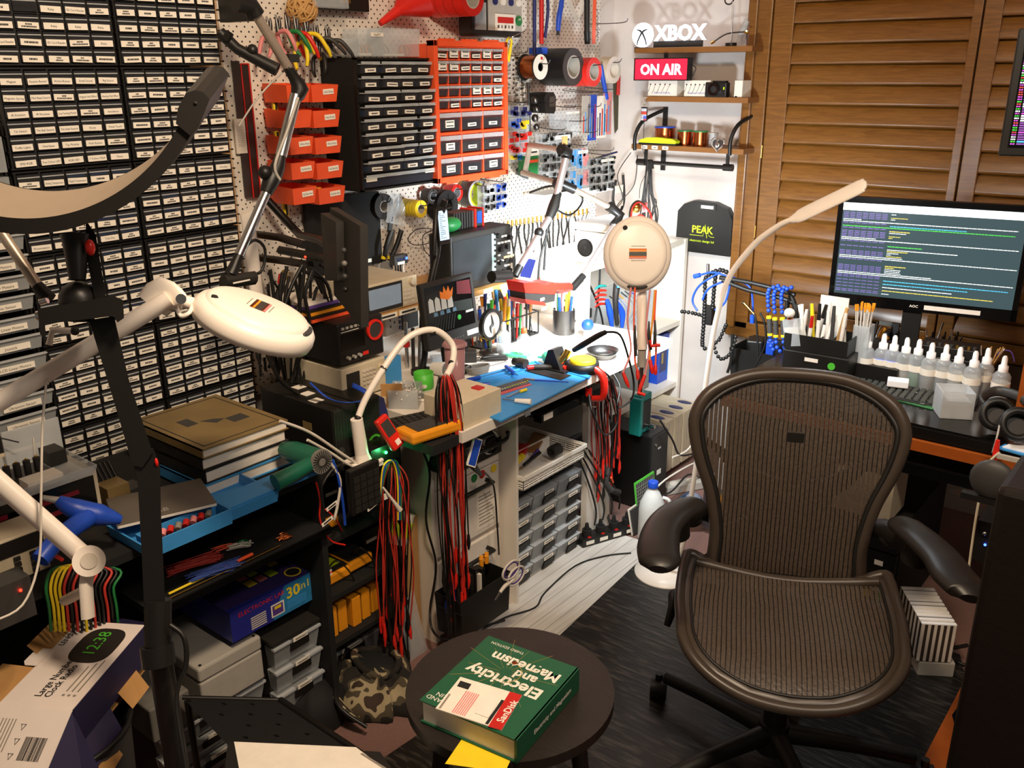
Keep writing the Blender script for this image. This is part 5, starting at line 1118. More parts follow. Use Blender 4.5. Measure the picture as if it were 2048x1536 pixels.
# keypad
t=Thing('number_keypad','black numeric keypad hung upright at the rack corner','keypad',P(706,1035,X=.70),90)
b=t.p('keypad_body'); b.box((0,0,0),(.10,.02,.125),'black'); b.bev=.004
for r_ in range(5):
 for c_ in range(4): q=t.p('key'); q.box((.008+.022*c_,-.004,.008+.020*r_),(.027+.022*c_,0,.025+.020*r_),'dark')
t=Thing('screwdriver_pen','white and grey pen probe hanging by the keypad','probe',P(770,975,X=.72)); t.p('body',w=True).tube([P(766,975,X=.72),P(785,1000,X=.73),P(800,1020,X=.735)],[.003,.004,.008],'softwhite',8); t.p('paper_tag',w=True).box(P(768,1000,X=.72),P(776,985,X=.722),'label')
# tangle of usb leads with tags
for k,(pts,m_,lb_) in enumerate((([(645,1015),(640,985),(650,960),(665,940),(680,930)],'black','black usb cable beside the keypad'),([(665,920),(675,950),(685,1000),(690,1050)],'blue','blue cable hanging left of the keypad'),([(660,925),(680,960),(675,1010),(668,1040)],'softwhite','white cable hanging left of the keypad'),([(690,1090),(660,1080),(640,1040),(640,1000),(632,965)],'brightred','thin red lead looping by the amber multimeter'),([(615,880),(660,905),(690,925),(720,940)],'softwhite','white cable crossing behind the heat gun'),([(560,842),(620,865),(680,905),(725,935)],'softwhite','long white cable from the wall to the gooseneck'))):
 s=Solo('cable',lb_,'cable',P(*pts[0],X=.66),w=True); s.tube([P(x,y,X=.66) for x,y in pts],.0025 if m_=='brightred' else .004,m_)
for k,(x,y) in enumerate(((735,1010),(655,1043),(745,1015))[:2]): pass
for k,(x,y,t_) in enumerate(((745,1013,''),(655,1043,''),(664,1012,''))):
 s=Solo('cable_tag',['small white tag beside the keypad','white cable tag above the middle shelf','slanted white cable tag left of the keypad'][k],'tag',P(x,y,X=.70),90,rot=(0,-15,90)); s.box((-.018,0,-.005),(.018,.001,.005),'label'); s.box((-.012,-.0004,-.002),(.012,0,.002),'ink')
# black cords down to the pedestal
s=Solo('power_cable','black cord hanging past the white pedestal to the floor','cord',P(860,1200,X=.66),w=True); s.tube([P(845,900,X=.66),P(860,950,X=.66),P(852,1040,X=.66),P(872,1130,X=.66),P(860,1220,X=.66),P(868,1265,X=.70),P(900,1280,Z=.006),P(960,1255,Z=.006),P(1010,1240,Z=.008)],.0035,'black')
s=Solo('cable_tag','white paper tag on the carpet by the pedestal','tag',P(890,1303,Z=.004),30); s.box((-.03,-.008,0),(.03,.008,.0015),'label'); s.box((-.012,-.003,.0015),(.012,.003,.002),'inkgrey')
s=Solo('floor_cable','black cord snaking across the white floor strip','cord',P(1100,1200,Z=.006),w=True); s.tube([P(960,1262,Z=.006),P(1010,1235,Z=.006),P(1070,1215,Z=.006),P(1090,1185,Z=.006),P(1150,1132,Z=.006),P(1210,1112,Z=.006),P(1262,1106,Z=.006)],.003,'black')
# plank, can, bags beside rack
s=Solo('wood_plank','narrow chipboard plank leaning beside the white pedestal','plank',(.585,1.66,0),90); s.box((-.035,0,0),(.02,.012,.42),'plywood')
t=Thing('spray_bottle','white bottle with yellow and green label beside the plank','bottle',(.60,1.60,.36),90); t.p('bottle_body').cyl((.0,.03,0),(.04,.03,.08),.035,'softwhite',n=20); t.p('label_print').cyl((.01,.03,.02),(.03,.03,.06),.0358,'lime',n=20)
s=Solo('plastic_sheet','folded clear plastic bag leaning below the chipboard plank','bag',(.64,1.615,.0),90); s.add([(-.05,0,0),(.03,0,0),(.0,.02,.22),(-.05,.03,.16)],[(0,1,2,3)],'clear2'); s.add([(-.04,.01,0),(.04,.02,0),(-.01,.03,.20)],[(0,1,2)],'clear2')
# caddy with scissors
c=(.80,1.72,.10)
t=Thing('tool_caddy','black caddy with blue and black tools hung on the pedestal front','caddy',c,90)
t.p('caddy_body').tray((.02,.055,0),(.225,.10,.13),.003,'black',.06)
for k in range(5): t.p('tool').box((-.06+.025*k,.04,.05),(-.045+.025*k,.07,.165+.01*(k%2)),'black')
t.p('tool',label='blue tape dispenser').ball((-.06,.06,.10),(.035,.02,.06),'blue'); t.p('tool').box((.02,.03,.10),(.03,.05,.16),'softwhite')
for k in range(4): t.p('battery_knob',label='orange topped terminal').cyl((.075+.012*k,.07+.01*(k%2),.15),(.075+.012*k,.07+.01*(k%2),.175),.007,'amber',n=10)
t.p('wire_basket').tube([(-.09,.0,.09),(-.09,.10,.09),(-.04,.1,.09)],.002,'black')
t=Thing('scissors','white and purple handled scissors hooked on the black caddy','scissors',P(1000,1190,X=.845))
for sg,(cx,cy) in enumerate(((1022,1140),(1032,1152))):
 h=t.p('handle',w=True); c_=P(cx,cy,X=.845); u1=(P(cx+14,cy-18,X=.845)-c_); u2=(P(cx+8,cy+7,X=.845)-c_)
 h.tube([c_+u1*math.cos(a_)*1.0+u2*math.sin(a_)*1.1 for a_ in [i*PI/4 for i in range(8)]],.0035,'softwhite',8,3,closed=True); h=t.p('handle_lining',w=True,label='purple lining'); h.tube([c_+u1*math.cos(a_)*.8+u2*math.sin(a_)*.85 for a_ in [i*PI/4 for i in range(8)]],.0022,'purple',6,3,closed=True)
h=t.p('shank',w=True); h.tube([P(1026,1160,X=.845),P(1010,1172,X=.845),P(1000,1185,X=.845)],[.005,.006,.005],'softwhite',8); h=t.p('blade',w=True); h.tube([P(1000,1185,X=.845),P(990,1200,X=.84)],.004,'steel')
# phone with clip on pedestal
t=Thing('phone','blue edged phone clipped at the front of the pedestal','phone',P(950,905,X=.78),90,rot=(-10,30,80)); b=t.p('phone_body'); b.box((-.016,0,-.04),(.016,.006,.04),'label'); b=t.p('screen'); b.box((-.013,-.001,-.036),(.013,0,.036),'blue')
t=Thing('phone_clamp','dark clamp holding the phone before the pedestal','clamp',P(935,905,X=.77)); t.p('arm',w=True).tube([P(905,890,X=.76),P(930,905,X=.76),P(945,930,X=.76),P(962,950,X=.74)],[.01,.013,.012,.005],'dark'); t.p('cable',w=True).tube([P(970,945,X=.74),P(988,975,X=.70),P(995,1060,X=.70),P(998,1110,X=.72)],.003,'black')
s=Solo('black_roll','black tape roll against the pedestal side','tape roll',P(878,925,X=.665),90); s.ring((0,-.02,0),(0,.012,0),.03,.016,'matte_black')
# dark keyboard and clutter at bench left
t=Thing('keyboard','black keyboard lying at the left end of the workbench','keyboard',P(850,845,Z=.75),70); b=t.p('keyboard_body'); b.box((-.11,-.05,0),(.06,.05,.012),'black'); kk=t.p('keys')
for r_ in range(5):
 for c_ in range(9): kk.box((-.105+.018*c_,-.045+.018*r_,.012),(-.090+.018*c_,-.030+.018*r_,.016),'dark')
# ---------------- left bench front ----------------
t=Thing('instrument_bank','beige framed instruments with dark displays at the far left','instrument',(.50,.52,.727),90)
b=t.p('case'); b.box((0,0,0),(.30,.25,.125),'cream'); b.bev=.003
for k in range(2): x=.01+.145*k; t.p('display').box((x,-.002,.03),(x+.135,0,.115),'gloss_black'); q=t.p('digits'); q.box((x+.03,-.003,.055),(x+.09,-.002,.065),'px_red'); q.box((x+.02,-.003,.085),(x+.10,-.002,.095),'px_red')
for r_ in range(4):
 for c_ in range(2): t.p('switch').box((.012+.02*c_,-.004,.0+.006*r_+.002),(.022+.02*c_,0,.004+.006*r_+.002),'black')
t=Thing('beige_meter','beige meter with column of black buttons at the left edge','meter',(.60,.50,.727),90)
b=t.p('case'); b.box((0,0,0),(.155,.085,.09),'cream'); b.bev=.003; t.p('display').box((.02,-.002,.055),(.15,0,.086),'black')
for r_ in range(4):
 for c_ in range(2): t.p('button').box((.09+.03*c_,-.004,.006+.012*r_),(.102+.03*c_,0,.014+.012*r_),'dark')
t=Thing('electronics_tray','clear tray of circuit boards on the far left instruments','tray',(.44,.67,.858),90)
t.p('tray_body').tray((.0,.0,0),(.27,.20,.02),.003,'clear2',.05)
q=t.p('circuit_board'); q.box((-.02,-.03,.012),(.07,.03,.016),'brown_plastic');
for k in range(4): q.cyl((-.01+.02*k,-.02,.016),(-.01+.02*k,-.02,.045),.007,'dark',n=10); q.ball((-.01+.02*k,-.02,.047),.003,'brass',8)
t.p('white_block').box((.0,-.085,.005),(.07,-.045,.022),'paper'); t.p('orange_box').box((-.12,-.02,.005),(-.06,.03,.02),'orange'); t.p('dark_block').box((-.09,-.08,.005),(-.045,-.04,.028),'dark'); t.p('dark_block').box((.085,.0,.005),(.12,.05,.035),'dark')
t.p('wire').tube([(-.02,-.02,.02),(-.05,-.03,.05),(-.04,-.07,.02)],.002,'amber'); t.p('wire').tube([(-.02,.03,.02),(.0,.06,.08),(.05,.05,.06)],.0015,'black'); t.p('antenna').tube([(.05,-.01,.02),(.06,.0,.08)],.002,'paper')
s=Solo('plastic_cover','purple-grey clear lid standing behind the circuit boards','lid',(.36,.72,.862),90); s.box((-.02,0,0),(.10,.004,.075),'frost');
s=Solo('yellow_block','yellow board edge beside the clear tray','board',(.50,.835,.727),90); s.box((0,0,0),(.05,.05,.07),'gold'); s.box((.051,.01,0),(.09,.06,.045),'dkgrey')
s=Solo('laptop_cable','bunch of black cables behind the left bench','cable',(.4,.85,.8),w=True)
for k in range(4): s.tube([P(190,930,X=.42)+V((0,.01*k,0)),P(215,980,X=.46)+V((0,.01*k,0)),P(240,1040,X=.5)+V((0,.01*k,0))],.004,'black')
# blue glue gun
t=Thing('glue_gun','blue glue gun lying on the left bench','glue gun',P(150,1060,X=.66))
g=t.p('body',w=True); g.tube([P(115,1000,X=.60),P(150,1018,X=.62),P(200,1030,X=.64),P(243,1040,X=.66)],[.010,.021,.022,.008],'blue',10); g=t.p('handle',w=True); g.tube([P(175,1035,X=.64),P(120,1075,X=.68),P(80,1120,X=.70)],[.020,.018,.017],'blue',10); g=t.p('nozzle',w=True); g.tube([P(85,995,X=.59),P(120,1002,X=.60)],[.005,.008],'ltgrey')
s=Solo('orange_clip','orange, red and green clips under the blue glue gun','clip',P(130,1095,X=.68),w=True); s.ball(P(132,1090,X=.68),.010,'orange',10); s.tube([P(100,1105,X=.68),P(125,1120,X=.68)],.004,'brightred'); s.tube([P(135,1100,X=.68),P(145,1105,X=.68)],.004,'green')
# coloured leads over the bench edge
random.seed(21)
cl=['green','yellow','yellow','yellow','red','black','red','black','yellow','black','red','black','black','red','black','green']
for k,m_ in enumerate(cl):
 x=92+k*9; t=Solo('test_lead',m_+' lead draped over the left bench edge'+(' leftmost of the bunch' if k==0 else ' rightmost of the bunch' if k==15 else ' below the white lamp clamp'),'test lead',P(x,1200,X=.67),0,'leads over the left bench edge',w=True)
 t.tube([P(145+.3*k,1130,X=.64),P(x+12,1140,X=.665),P(x,1175,X=.675),P(x+6,1215,X=.675),P(x+10,1262,X=.67)],.003,'wirered' if m_=='red' else m_,6)
s=Solo('charging_cable','thin white cable hanging down at the left side','cable',P(90,900,X=.80),w=True); s.tube([P(95,745,X=.75),P(85,850,X=.78),P(82,1000,X=.8),P(78,1120,X=.82),P(45,1210,X=.84),P(-20,1245,X=.84)],.0022,'softwhite')
s=Solo('red_led_box','grey device with tiny red light at the left edge','device',P(40,1180,X=.74),90); s.box((-.09,0,-.06),(.02,.05,.02),'dkgrey'); s.ball((.0,-.002,-.0),.003,'led_red',8)
# ---------------- mesh task chair ----------------
def pell(nt,b,node,Lk):
 tc=node('ShaderNodeTexCoord'); sp=node('ShaderNodeSeparateXYZ'); Lk(tc.outputs['Object'],sp.inputs[0])
 n=node('ShaderNodeTexNoise'); n.inputs['Scale'].default_value=9; Lk(tc.outputs['Object'],n.inputs['Vector'])
 xw=mth(node,Lk,'ADD',sp.outputs[0],mth(node,Lk,'MULTIPLY',mth(node,Lk,'SUBTRACT',n.outputs[0],.5),.006))
 f=mth(node,Lk,'FRACT',mth(node,Lk,'ADD',mth(node,Lk,'DIVIDE',xw,.0105),100.0))
 gap=mth(node,Lk,'LESS_THAN',f,.22)
 zf=mth(node,Lk,'FRACT',mth(node,Lk,'DIVIDE',mth(node,Lk,'ADD',sp.outputs[2],sp.outputs[1]),.0032)); dash=mth(node,Lk,'LESS_THAN',zf,.4)
 hole=mth(node,Lk,'MULTIPLY',gap,dash)
 Lk(mth(node,Lk,'SUBTRACT',1.0,mth(node,Lk,'MULTIPLY',hole,.85)),b.inputs['Alpha'])
 n2=node('ShaderNodeTexNoise'); n2.inputs['Scale'].default_value=140; n2.inputs['Detail'].default_value=2; Lk(tc.outputs['Object'],n2.inputs['Vector'])
 mx=node('ShaderNodeMix',data_type='RGBA'); mx.inputs[6].default_value=ln('30271f'); mx.inputs[7].default_value=ln('5c4e42'); Lk(n2.outputs[0],mx.inputs[0])
 m2=node('ShaderNodeMix',data_type='RGBA'); m2.inputs[7].default_value=ln('15110e'); Lk(mx.outputs[2],m2.inputs[6]); Lk(gap,m2.inputs[0]); Lk(m2.outputs[2],b.inputs['Base Color'])
 b.inputs['Roughness'].default_value=.38; b.inputs['Specular IOR Level'].default_value=.6
 bp=node('ShaderNodeBump'); bp.inputs['Strength'].default_value=.6; bp.inputs['Distance'].default_value=.0015; Lk(n2.outputs[0],bp.inputs['Height']); Lk(bp.outputs[0],b.inputs['Normal'])
shader('pellicle',pell)
mat('chairframe','40362e',.36,var=.06); mat('chairdark','171412',.5)
t=Thing('task_chair','dark brown mesh task chair with black armrests on the vinyl mat','chair',(1.66,1.80,0.006),25.3)
BK=[(.938,.0),(.936,.07),(.928,.125),(.908,.18),(.880,.220),(.835,.242),(.785,.239),(.725,.222),(.66,.197),(.60,.182),(.53,.173),(.44,.180)]
def backy(x,z): return .205+.2*(z-.44)+.035*math.sin((z-.44)/.5*PI)*(-.4)-.10*(abs(x)/.25)**2*.35
def bw(z):
 pts=sorted([(a,b) for a,b in BK])
 for (z0_,w0),(z1_,w1) in zip(pts,pts[1:]):
  if z0_<=z<=z1_+1e-9: return w0+(w1-w0)*(z-z0_)/max(1e-9,z1_-z0_)
 return 0
b=t.p('back_mesh');
def bs(u,v):
 z=.44+(.940-.44)*(1-(1-u)**1.6); w_=bw(z)*.97; x=(2*v-1)*w_; return (x,backy(x,z),z)
b.surf(bs,30,24,'pellicle')
b=t.p('back_frame'); loop=[(-w_,z) for z,w_ in BK[::-1]]+[(w_,z) for z,w_ in BK[1:]]
b.tube([(x,backy(x,z),z) for x,z in loop],(.016),'chairframe',10,4); b.tube([(x*.93,backy(x,z)-.006,z-.012*(z>.85)) for x,z in loop],.007,'chairdark',8,4)
b=t.p('lower_frame'); b.tube([(-.19,backy(.19,.45),.47),(-.1,.235,.42),(.1,.235,.42),(.19,backy(.19,.45),.47)],.016,'chairdark',8)
b=t.p('back_support'); yb=.335
b.prism([(-.024,.40),(.024,.40),(.020,.80),(-.020,.80)],.26,.275,'chairdark')
b.prism([(-.15,.45),(.15,.45),(.16,.52),(.10,.56),(.06,.60),(.13,.66),(.19,.735),(.165,.74),(.09,.69),(0,.665),(-.09,.69),(-.165,.74),(-.19,.735),(-.13,.66),(-.06,.60),(-.10,.56),(-.16,.52)],.262,.272,'chairdark')
b.prism([(-.155,.44),(.155,.44),(.155,.475),(-.155,.475)],.25,.265,'chairdark')
for sg in (-1,1): b.tube([(sg*.17,.262,.735),(sg*.215,backy(.2,.76)+.01,.77)],.010,'chairdark')
# seat
ST=[(.185,.225),(.165,.240),(.10,.246),(.0,.245),(-.08,.238),(-.14,.230),(-.19,.205),(-.228,.158),(-.254,.088),(-.262,0)]
def sz(x,y):
 z=.462;
 if y<-.08: z-=.55*((-.08-y)/.18)**2*.10
 if y>.10: z+=.018*((y-.10)/.085)*(abs(x)/.24)**2
 return z-.012*math.cos(x/.25*PI/2)*(1 if y<.1 else .3)
sl=[(-w_,y) for y,w_ in ST]+[(w_,y) for y,w_ in ST[::-1][1:]]
b=t.p('seat_frame'); b.tube([(x,y,sz(x,y)) for x,y in sl]+[(0.12,.165,.45),(-.12,.165,.45)],[(.015,.013)]*len(sl)+[(.013,.013)]*2,'chairframe',10,4,closed=True)
ins=[(x*.90,y*.92) for x,y in sl]
vs=[];fs=[];N=len(sl)
for (x,y),(x2,y2) in zip(sl,ins): vs+=[(x,y,sz(x,y)+.009),(x2,y2,sz(x2,y2)+.003),(x,y,sz(x,y)-.012)]
for i in range(N-1): fs+=[(3*i,3*i+1,3*i+4,3*i+3),(3*i,3*i+3,3*i+5,3*i+2)]
b.add(vs,fs,'chairframe',True); b.tube([(x,y,sz(x,y)+.004) for x,y in ins],.004,'chairdark',6,3)
b.tube([(-.215,.155,.475),(0,.150,.452),(.215,.155,.475)],(.013),'chairframe',8)
def sw(y):
 pts=sorted(ST)
 for (a0,w0),(a1,w1) in zip(pts,pts[1:]):
  if a0<=y<=a1+1e-9: return w0+(w1-w0)*(y-a0)/(a1-a0)
 return 0
b=t.p('seat_mesh')
def ss(u,v):
 y=-.236+(.155+.236)*(u**1.3); w_=sw(y)*.90; x=(2*v-1)*w_; return (x,y,sz(x,y)+.002)
b.surf(ss,26,24,'pellicle')
for sg,pts in ((-1,[(-.238,.07,.672),(-.270,.01,.675),(-.292,-.06,.672),(-.294,-.14,.668),(-.286,-.195,.664)]),(1,[(.238,.075,.672),(.262,.01,.675),(.288,-.06,.672),(.300,-.125,.668),(.318,-.17,.664)])):
 b=t.p('armrest_pad'); b.tube([(pts[0][0],pts[0][1]+.03,pts[0][2]-.004)]+pts+[(pts[-1][0],pts[-1][1]-.025,pts[-1][2]-.004)],[(.022,.012),(.040,.017),(.042,.018),(.043,.018),(.046,.019),(.044,.019),(.02,.010)],'armpad',16,5,flat=(1,0,0))
 b=t.p('armrest_bracket'); x0=sg*.205; b.tube([(sg*.185,.245,.56),(sg*.22,.22,.585),(sg*.262,.13,.60),(sg*.262,.07,.61)],[.018,.026,.030,.024],'chairdark',12); b.cyl((sg*.262,.05,.60),(sg*.268,.04,.66),.030,'chairdark',n=16); b.ball((sg*.235,.19,.575),(.028,.02,.022),'chairdark',12)
 b=t.p('seat_lever'); b.tube([(sg*.235,.11,.40),(sg*.262,.08,.42),(sg*.262,.03,.415),(sg*.272,-.0,.38)],[.012,.014,.012,.008],'chairdark',8)
b=t.p('tilt_mechanism'); b.box((-.16,-.05,.36),(.16,.16,.41),'chairdark'); b.box((-.21,.09,.38),(.21,.13,.435),'chairdark'); b.bev=.01
for sg in (-1,1): b.tube([(sg*.1,.1,.39),(sg*.21,.1,.42),(sg*.215,-.02,.44)],.012,'chairdark')
t.p('gas_column').cyl((0,.03,.07),(0,.03,.37),.028,'chairdark')
b=t.p('hub').cyl((0,.03,.055),(0,.03,.13),.045,'chairdark',r2=.036)
for k in range(5):
 a_=R(146+72*k); x,y=.355*math.cos(a_),.03+.355*math.sin(a_)
 t.p('base_leg').tube([(0,.03,.10),(x*.5,.03+(y-.03)*.5,.092),(x*.93,.03+(y-.03)*.93,.075)],[(.026,.026),(.020,.020),(.017,.017)],'chairdark',10)
 c=t.p('caster'); c.cyl((x-.022,y,.028),(x+.022,y,.028),.028,'chairdark',n=18); c.cyl((x,y,.04),(x,y,.075),.010,'chairdark')
# ---------------- stool with textbook ----------------
t=Thing('round_stool','round black ash stool holding a green textbook','stool',(1.415,1.085,.0))
def ashw(nt,b,node,Lk):
 tc=node('ShaderNodeTexCoord'); mp=node('ShaderNodeMapping'); mp.inputs['Scale'].default_value=(8,90,1); mp.inputs['Rotation'].default_value=(0,0,.7); Lk(tc.outputs['Object'],mp.inputs[0])
 n=node('ShaderNodeTexNoise'); n.inputs['Scale'].default_value=4; n.inputs['Detail'].default_value=4; Lk(mp.outputs[0],n.inputs['Vector'])
 cr=node('ShaderNodeValToRGB'); cr.color_ramp.elements[0].color=ln('14100e'); cr.color_ramp.elements[1].color=ln('2e2622'); Lk(n.outputs[0],cr.inputs[0]); Lk(cr.outputs[0],b.inputs['Base Color']); b.inputs['Roughness'].default_value=.42
 bp=node('ShaderNodeBump'); bp.inputs['Strength'].default_value=.4; bp.inputs['Distance'].default_value=.001; Lk(n.outputs[0],bp.inputs['Height']); Lk(bp.outputs[0],b.inputs['Normal'])
shader('black_ash',ashw)
b=t.p('seat'); b.cyl((0,0,.552),(0,0,.572),.192,'black_ash',n=64);
for k in range(4):
 a_=PI/4+k*PI/2; t.p('leg').cyl((.12*math.cos(a_),.12*math.sin(a_),.552),(.17*math.cos(a_),.17*math.sin(a_),.007),.016,'black_ash')
t.p('stretcher').tube([(.14*math.cos(PI/4+k*PI/2),.14*math.sin(PI/4+k*PI/2),.25) for k in range(4)],.008,'black_ash',6,1,closed=True)
mat('bookgreen','17573a',.4,var=.06); mat('gilt','a08c48',.5)
bx_=[P(x,y,Z=.62) for x,y in ((1157,1336),(977,1271),(1035,1482),(843,1406))]
ex=(bx_[1]-bx_[0]); W=ex.length; ang=math.degrees(math.atan2(ex.y,ex.x)); Hh=(bx_[2]-bx_[0]).length
t=Thing('textbook','green Electricity and Magnetism textbook lying on the round stool','book',(bx_[0].x,bx_[0].y,.573),ang)
H_=.047
p_=t.p('cover'); p_.box((0,0,0),(W,Hh,.003),'bookgreen'); p_.box((0,0,H_-.003),(W,Hh,H_),'bookgreen'); p_.box((-.002,0,0),(.003,Hh,H_),'bookgreen')
t.p('pages').box((.003,.003,.003),(W-.004,Hh-.004,H_-.003),'paper')
TOP=lambda x,y:Matrix.Translation(V((x,y,H_)))@Matrix.Rotation(R(-90),4,'X')
q=t.p('title_word')
q.T=TOP(W*.50,Hh*.47); q.text('Electricity',(0,0,0),.027,'paper',w=W*.80,bold=.03)
q=t.p('title_word'); q.T=TOP(W*.36,Hh*.335); q.text('and',(0,0,0),.022,'paper',bold=.03)
q=t.p('title_word'); q.T=TOP(W*.44,Hh*.22); q.text('Magnetism',(0,0,0),.025,'paper',w=W*.72,bold=.03)
q=t.p('edition_line'); q.T=TOP(W*.73,Hh*.07); q.text('THIRD EDITION',(0,0,0),.007,'paper')
q=t.p('author_line'); q.T=TOP(W*.90,Hh*.93); q.text('PURCELL AND'[8:],(0,0,0),.010,'paper'); q.T=TOP(W*.86,Hh*.87); q.text('MORIN'[2:],(0,0,0),.010,'paper')
q=t.p('spine_title'); q.T=Matrix.Translation(V((-.0022,Hh*.45,H_/2)))@Matrix.Rotation(R(-90),4,'Z')@Matrix.Rotation(0,4,'X'); q.text('Electricity and Magnetism',(0,0,0),.009,'paper',bold=.02)
q.T=None
q=t.p('cover_art',label='thin gold radiating lines'); c0=V((W*.55,Hh*.36,H_+.0003))
for k in range(14): a_=k*2*PI/14+.15; d_=V((math.cos(a_),math.sin(a_),0)); L2=min(.10 if k%2 else .075,.2); q.tube([c0+d_*.012,c0+d_*L2],.0004,'gilt',4,1)
q.tube([c0+V((.03*math.cos(a_),.03*math.sin(a_),0)) for a_ in (2,2.6,3.2,3.8,4.4)],.001,'gilt',4,3)
q.ball(c0+V((0,-.032,.0)),(.006,.006,.0006),'copper',8)
q.T=None
# memory card pack
t=Thing('memory_card_pack','white and red memory card pack lying on the green textbook','card pack',(bx_[0].x,bx_[0].y,.573+H_+.0005),ang)
# pack corner px: (920,1357) (1043,1393)(1015?,1463)(873,1420)
iv=Matrix.Rotation(-R(ang),4,'Z')
def lb(px,py): v=P(px,py,Z=.573+H_)-V((bx_[0].x,bx_[0].y,0)); v=iv@V((v.x,v.y,0)); return (v.x,v.y)
c4=[lb(*p) for p in ((921,1356),(1044,1393),(1003,1463),(871,1419))]
t.p('card').slab(c4,0,.0022,'paper')
q=t.p('red_panel',label='red panel with white lettering'); qa=[lb(*p) for p in ((1020,1386),(1044,1393),(1003,1463),(976,1456))]; q.slab(qa,.0022,.0026,'red')
# sandisk text along red panel: direction from (985,1455) to (1030,1392)
a,b_=lb(992,1456),lb(1036,1397); an=math.atan2(b_[1]-a[1],b_[0]-a[0]); mid=((a[0]+b_[0])/2,(a[1]+b_[1])/2)
q=t.p('lettering'); q.T=Matrix.Translation(V((mid[0],mid[1],.0027)))@Matrix.Rotation(an,4,'Z')@Matrix.Rotation(R(-90),4,'X'); q.text('SanDisk',(0,0,0),.013,'paper',bold=.02)
q=t.p('black_tag'); q.slab([lb(*p) for p in ((921,1364),(943,1371),(936,1382),(914,1375))],.0022,.0025,'ink'); q.slab([lb(*p) for p in ((1003,1402),(1009,1404),(976,1452),(970,1450))],.0022,.0025,'ink')
q=t.p('white_stick'); q.slab([lb(*p) for p in ((962,1402),(985,1390),(998,1398),(995,1410),(977,1440),(950,1430))],.0022,.004,'white')
for k in range(7):
 u=k*4; q=t.p('fine_print'); q.slab([lb(*p) for p in ((933+u,1384+u*.3),(935+u,1385+u*.3),(905+u,1428+u*.3),(903+u,1427+u*.3))],.0022,.0024,'pink');
q=t.p('fine_print'); q.slab([lb(*p) for p in ((898,1390),(902,1391),(881,1420),(877,1419))],.0022,.0024,'inkgrey')
t=Solo('sticky_note','bright yellow paper sticking out under the green textbook','paper',(0,0,.5725)); q=[P(x,y,Z=.5725) for x,y in ((950,1440),(1040,1480),(1010,1545),(890,1528))]; t.slab([(v.x,v.y) for v in q],0.0001,.0007,'yellow')
# ---------------- back wall shelves ----------------
YW=3.6
def B(x,y,Y=3.45): return P(x,y,Y=Y)
def wshelf(lb_,x0,x1,ypx,Y0=3.43,ymid=None):
 a=B(x0,ypx[0],Y0); c=B(x1,ypx[1],Y0); z=(a.z+c.z)/2
 t=Thing('wall_shelf',lb_,'shelf',(a.x,Y0,z-.02)); t.p('board').box((0,0,0),(c.x-a.x+.02,YW-Y0-.001,.02),'wood'); return t,a.x,c.x,z
t1,xa,xb,z1_=wshelf('top wooden wall shelf under the lit sign',1270,1495,(95,93)); t1.p('bracket').box((-.015,.02,.004),(.0,.165,.024),'black')
t2,xc,xd,z2_=wshelf('middle wooden wall shelf with white kit boxes',1292,1487,(195,193)); t2.p('bracket',w=True).tube([V((.655,3.44,z2_)),V((.655,3.59,z2_+.11))],.006,'black')
t3,xe,xf_,z3_=wshelf('lowest wooden wall shelf with copper cans and hanging rail',1263,1478,(290,296))
for sg,x in ((0,xe+.02),(1,xf_-.035)):
 b=t3.p('bracket',w=True); b.tube([V((x,3.425,z3_-.025)),V((x,3.425,z3_+.035)),V((x+.01,3.46,z3_+.09)),V((x+.03,3.53,z3_+.12)),V((x+.045,3.585,z3_+.135))],.008,'black',6,4); b.box(V((x+.035,3.588,z3_-.12)),V((x+.055,3.597,z3_+.145)),'black')
b=t3.p('rail',w=True); b.cyl(V((xe+.04,3.45,z3_-.075)),V((xf_-.05,3.45,z3_-.075)),.008,'black'); b.cyl(V((xe+.02,3.45,z3_-.075)),V((xe+.06,3.45,z3_-.075)),.014,'black'); b.cyl(V((xf_-.07,3.45,z3_-.075)),V((xf_-.03,3.45,z3_-.075)),.014,'black');
for x in (xe+.055,xf_-.06): b.box(V((x,3.445,z3_-.07)),V((x+.012,3.455,z3_-.02)),'black')
for k,x in enumerate((.05,.10,.15)): l=t3.p('label_card'); l.box((x,-.001,.003),(x+.028,0,.017),'label'); l.box((x+.008,-.0014,.007),(x+.02,-.001,.012),'inkgrey')
# lit game logo sign
mat('litwhite','ffffff',.4,emit=4.0,ecol='eef2ff'); mat('litred','e0203c',.4,emit=1.0,ecol='e01c38')
a=B(1285,66,3.44)
t=Thing('lit_logo_sign','glowing white logo sign with round emblem on the top shelf','sign',(a.x,3.44,z1_+.001))
rr=.047; t.p('globe',label='glowing white ball with dark cross').cyl((0,-.002,rr+.002),(0,.010,rr+.002),rr,'litwhite',n=36)
q=t.p('dark_cross')
for sg in (-1,1): q.tube([(sg*.022,-.004,.004+.006),(sg*.018,-.004,.028),(sg*.004,-.004,.054),(0,-.004,.060)],[.0022,.0032,.004,.004],'dark',5,4); q.tube([(0,-.004,.058),(sg*.010,-.004,.066),(sg*.026,-.004,.070)],[.004,.004,.0015],'dark',5,4)
q=t.p('lettering',label='glowing white letters'); q.T=Matrix.Translation(V((.172,-.001,.055))); q.text('XBOX',(0,0,0),.056,'litwhite',bold=.03); q.text('XBOX',(0,.004,0),.056,'litwhite',bold=.03)
t.p('backing').box((.05,.006,.0),(.27,.014,.024),'dark')
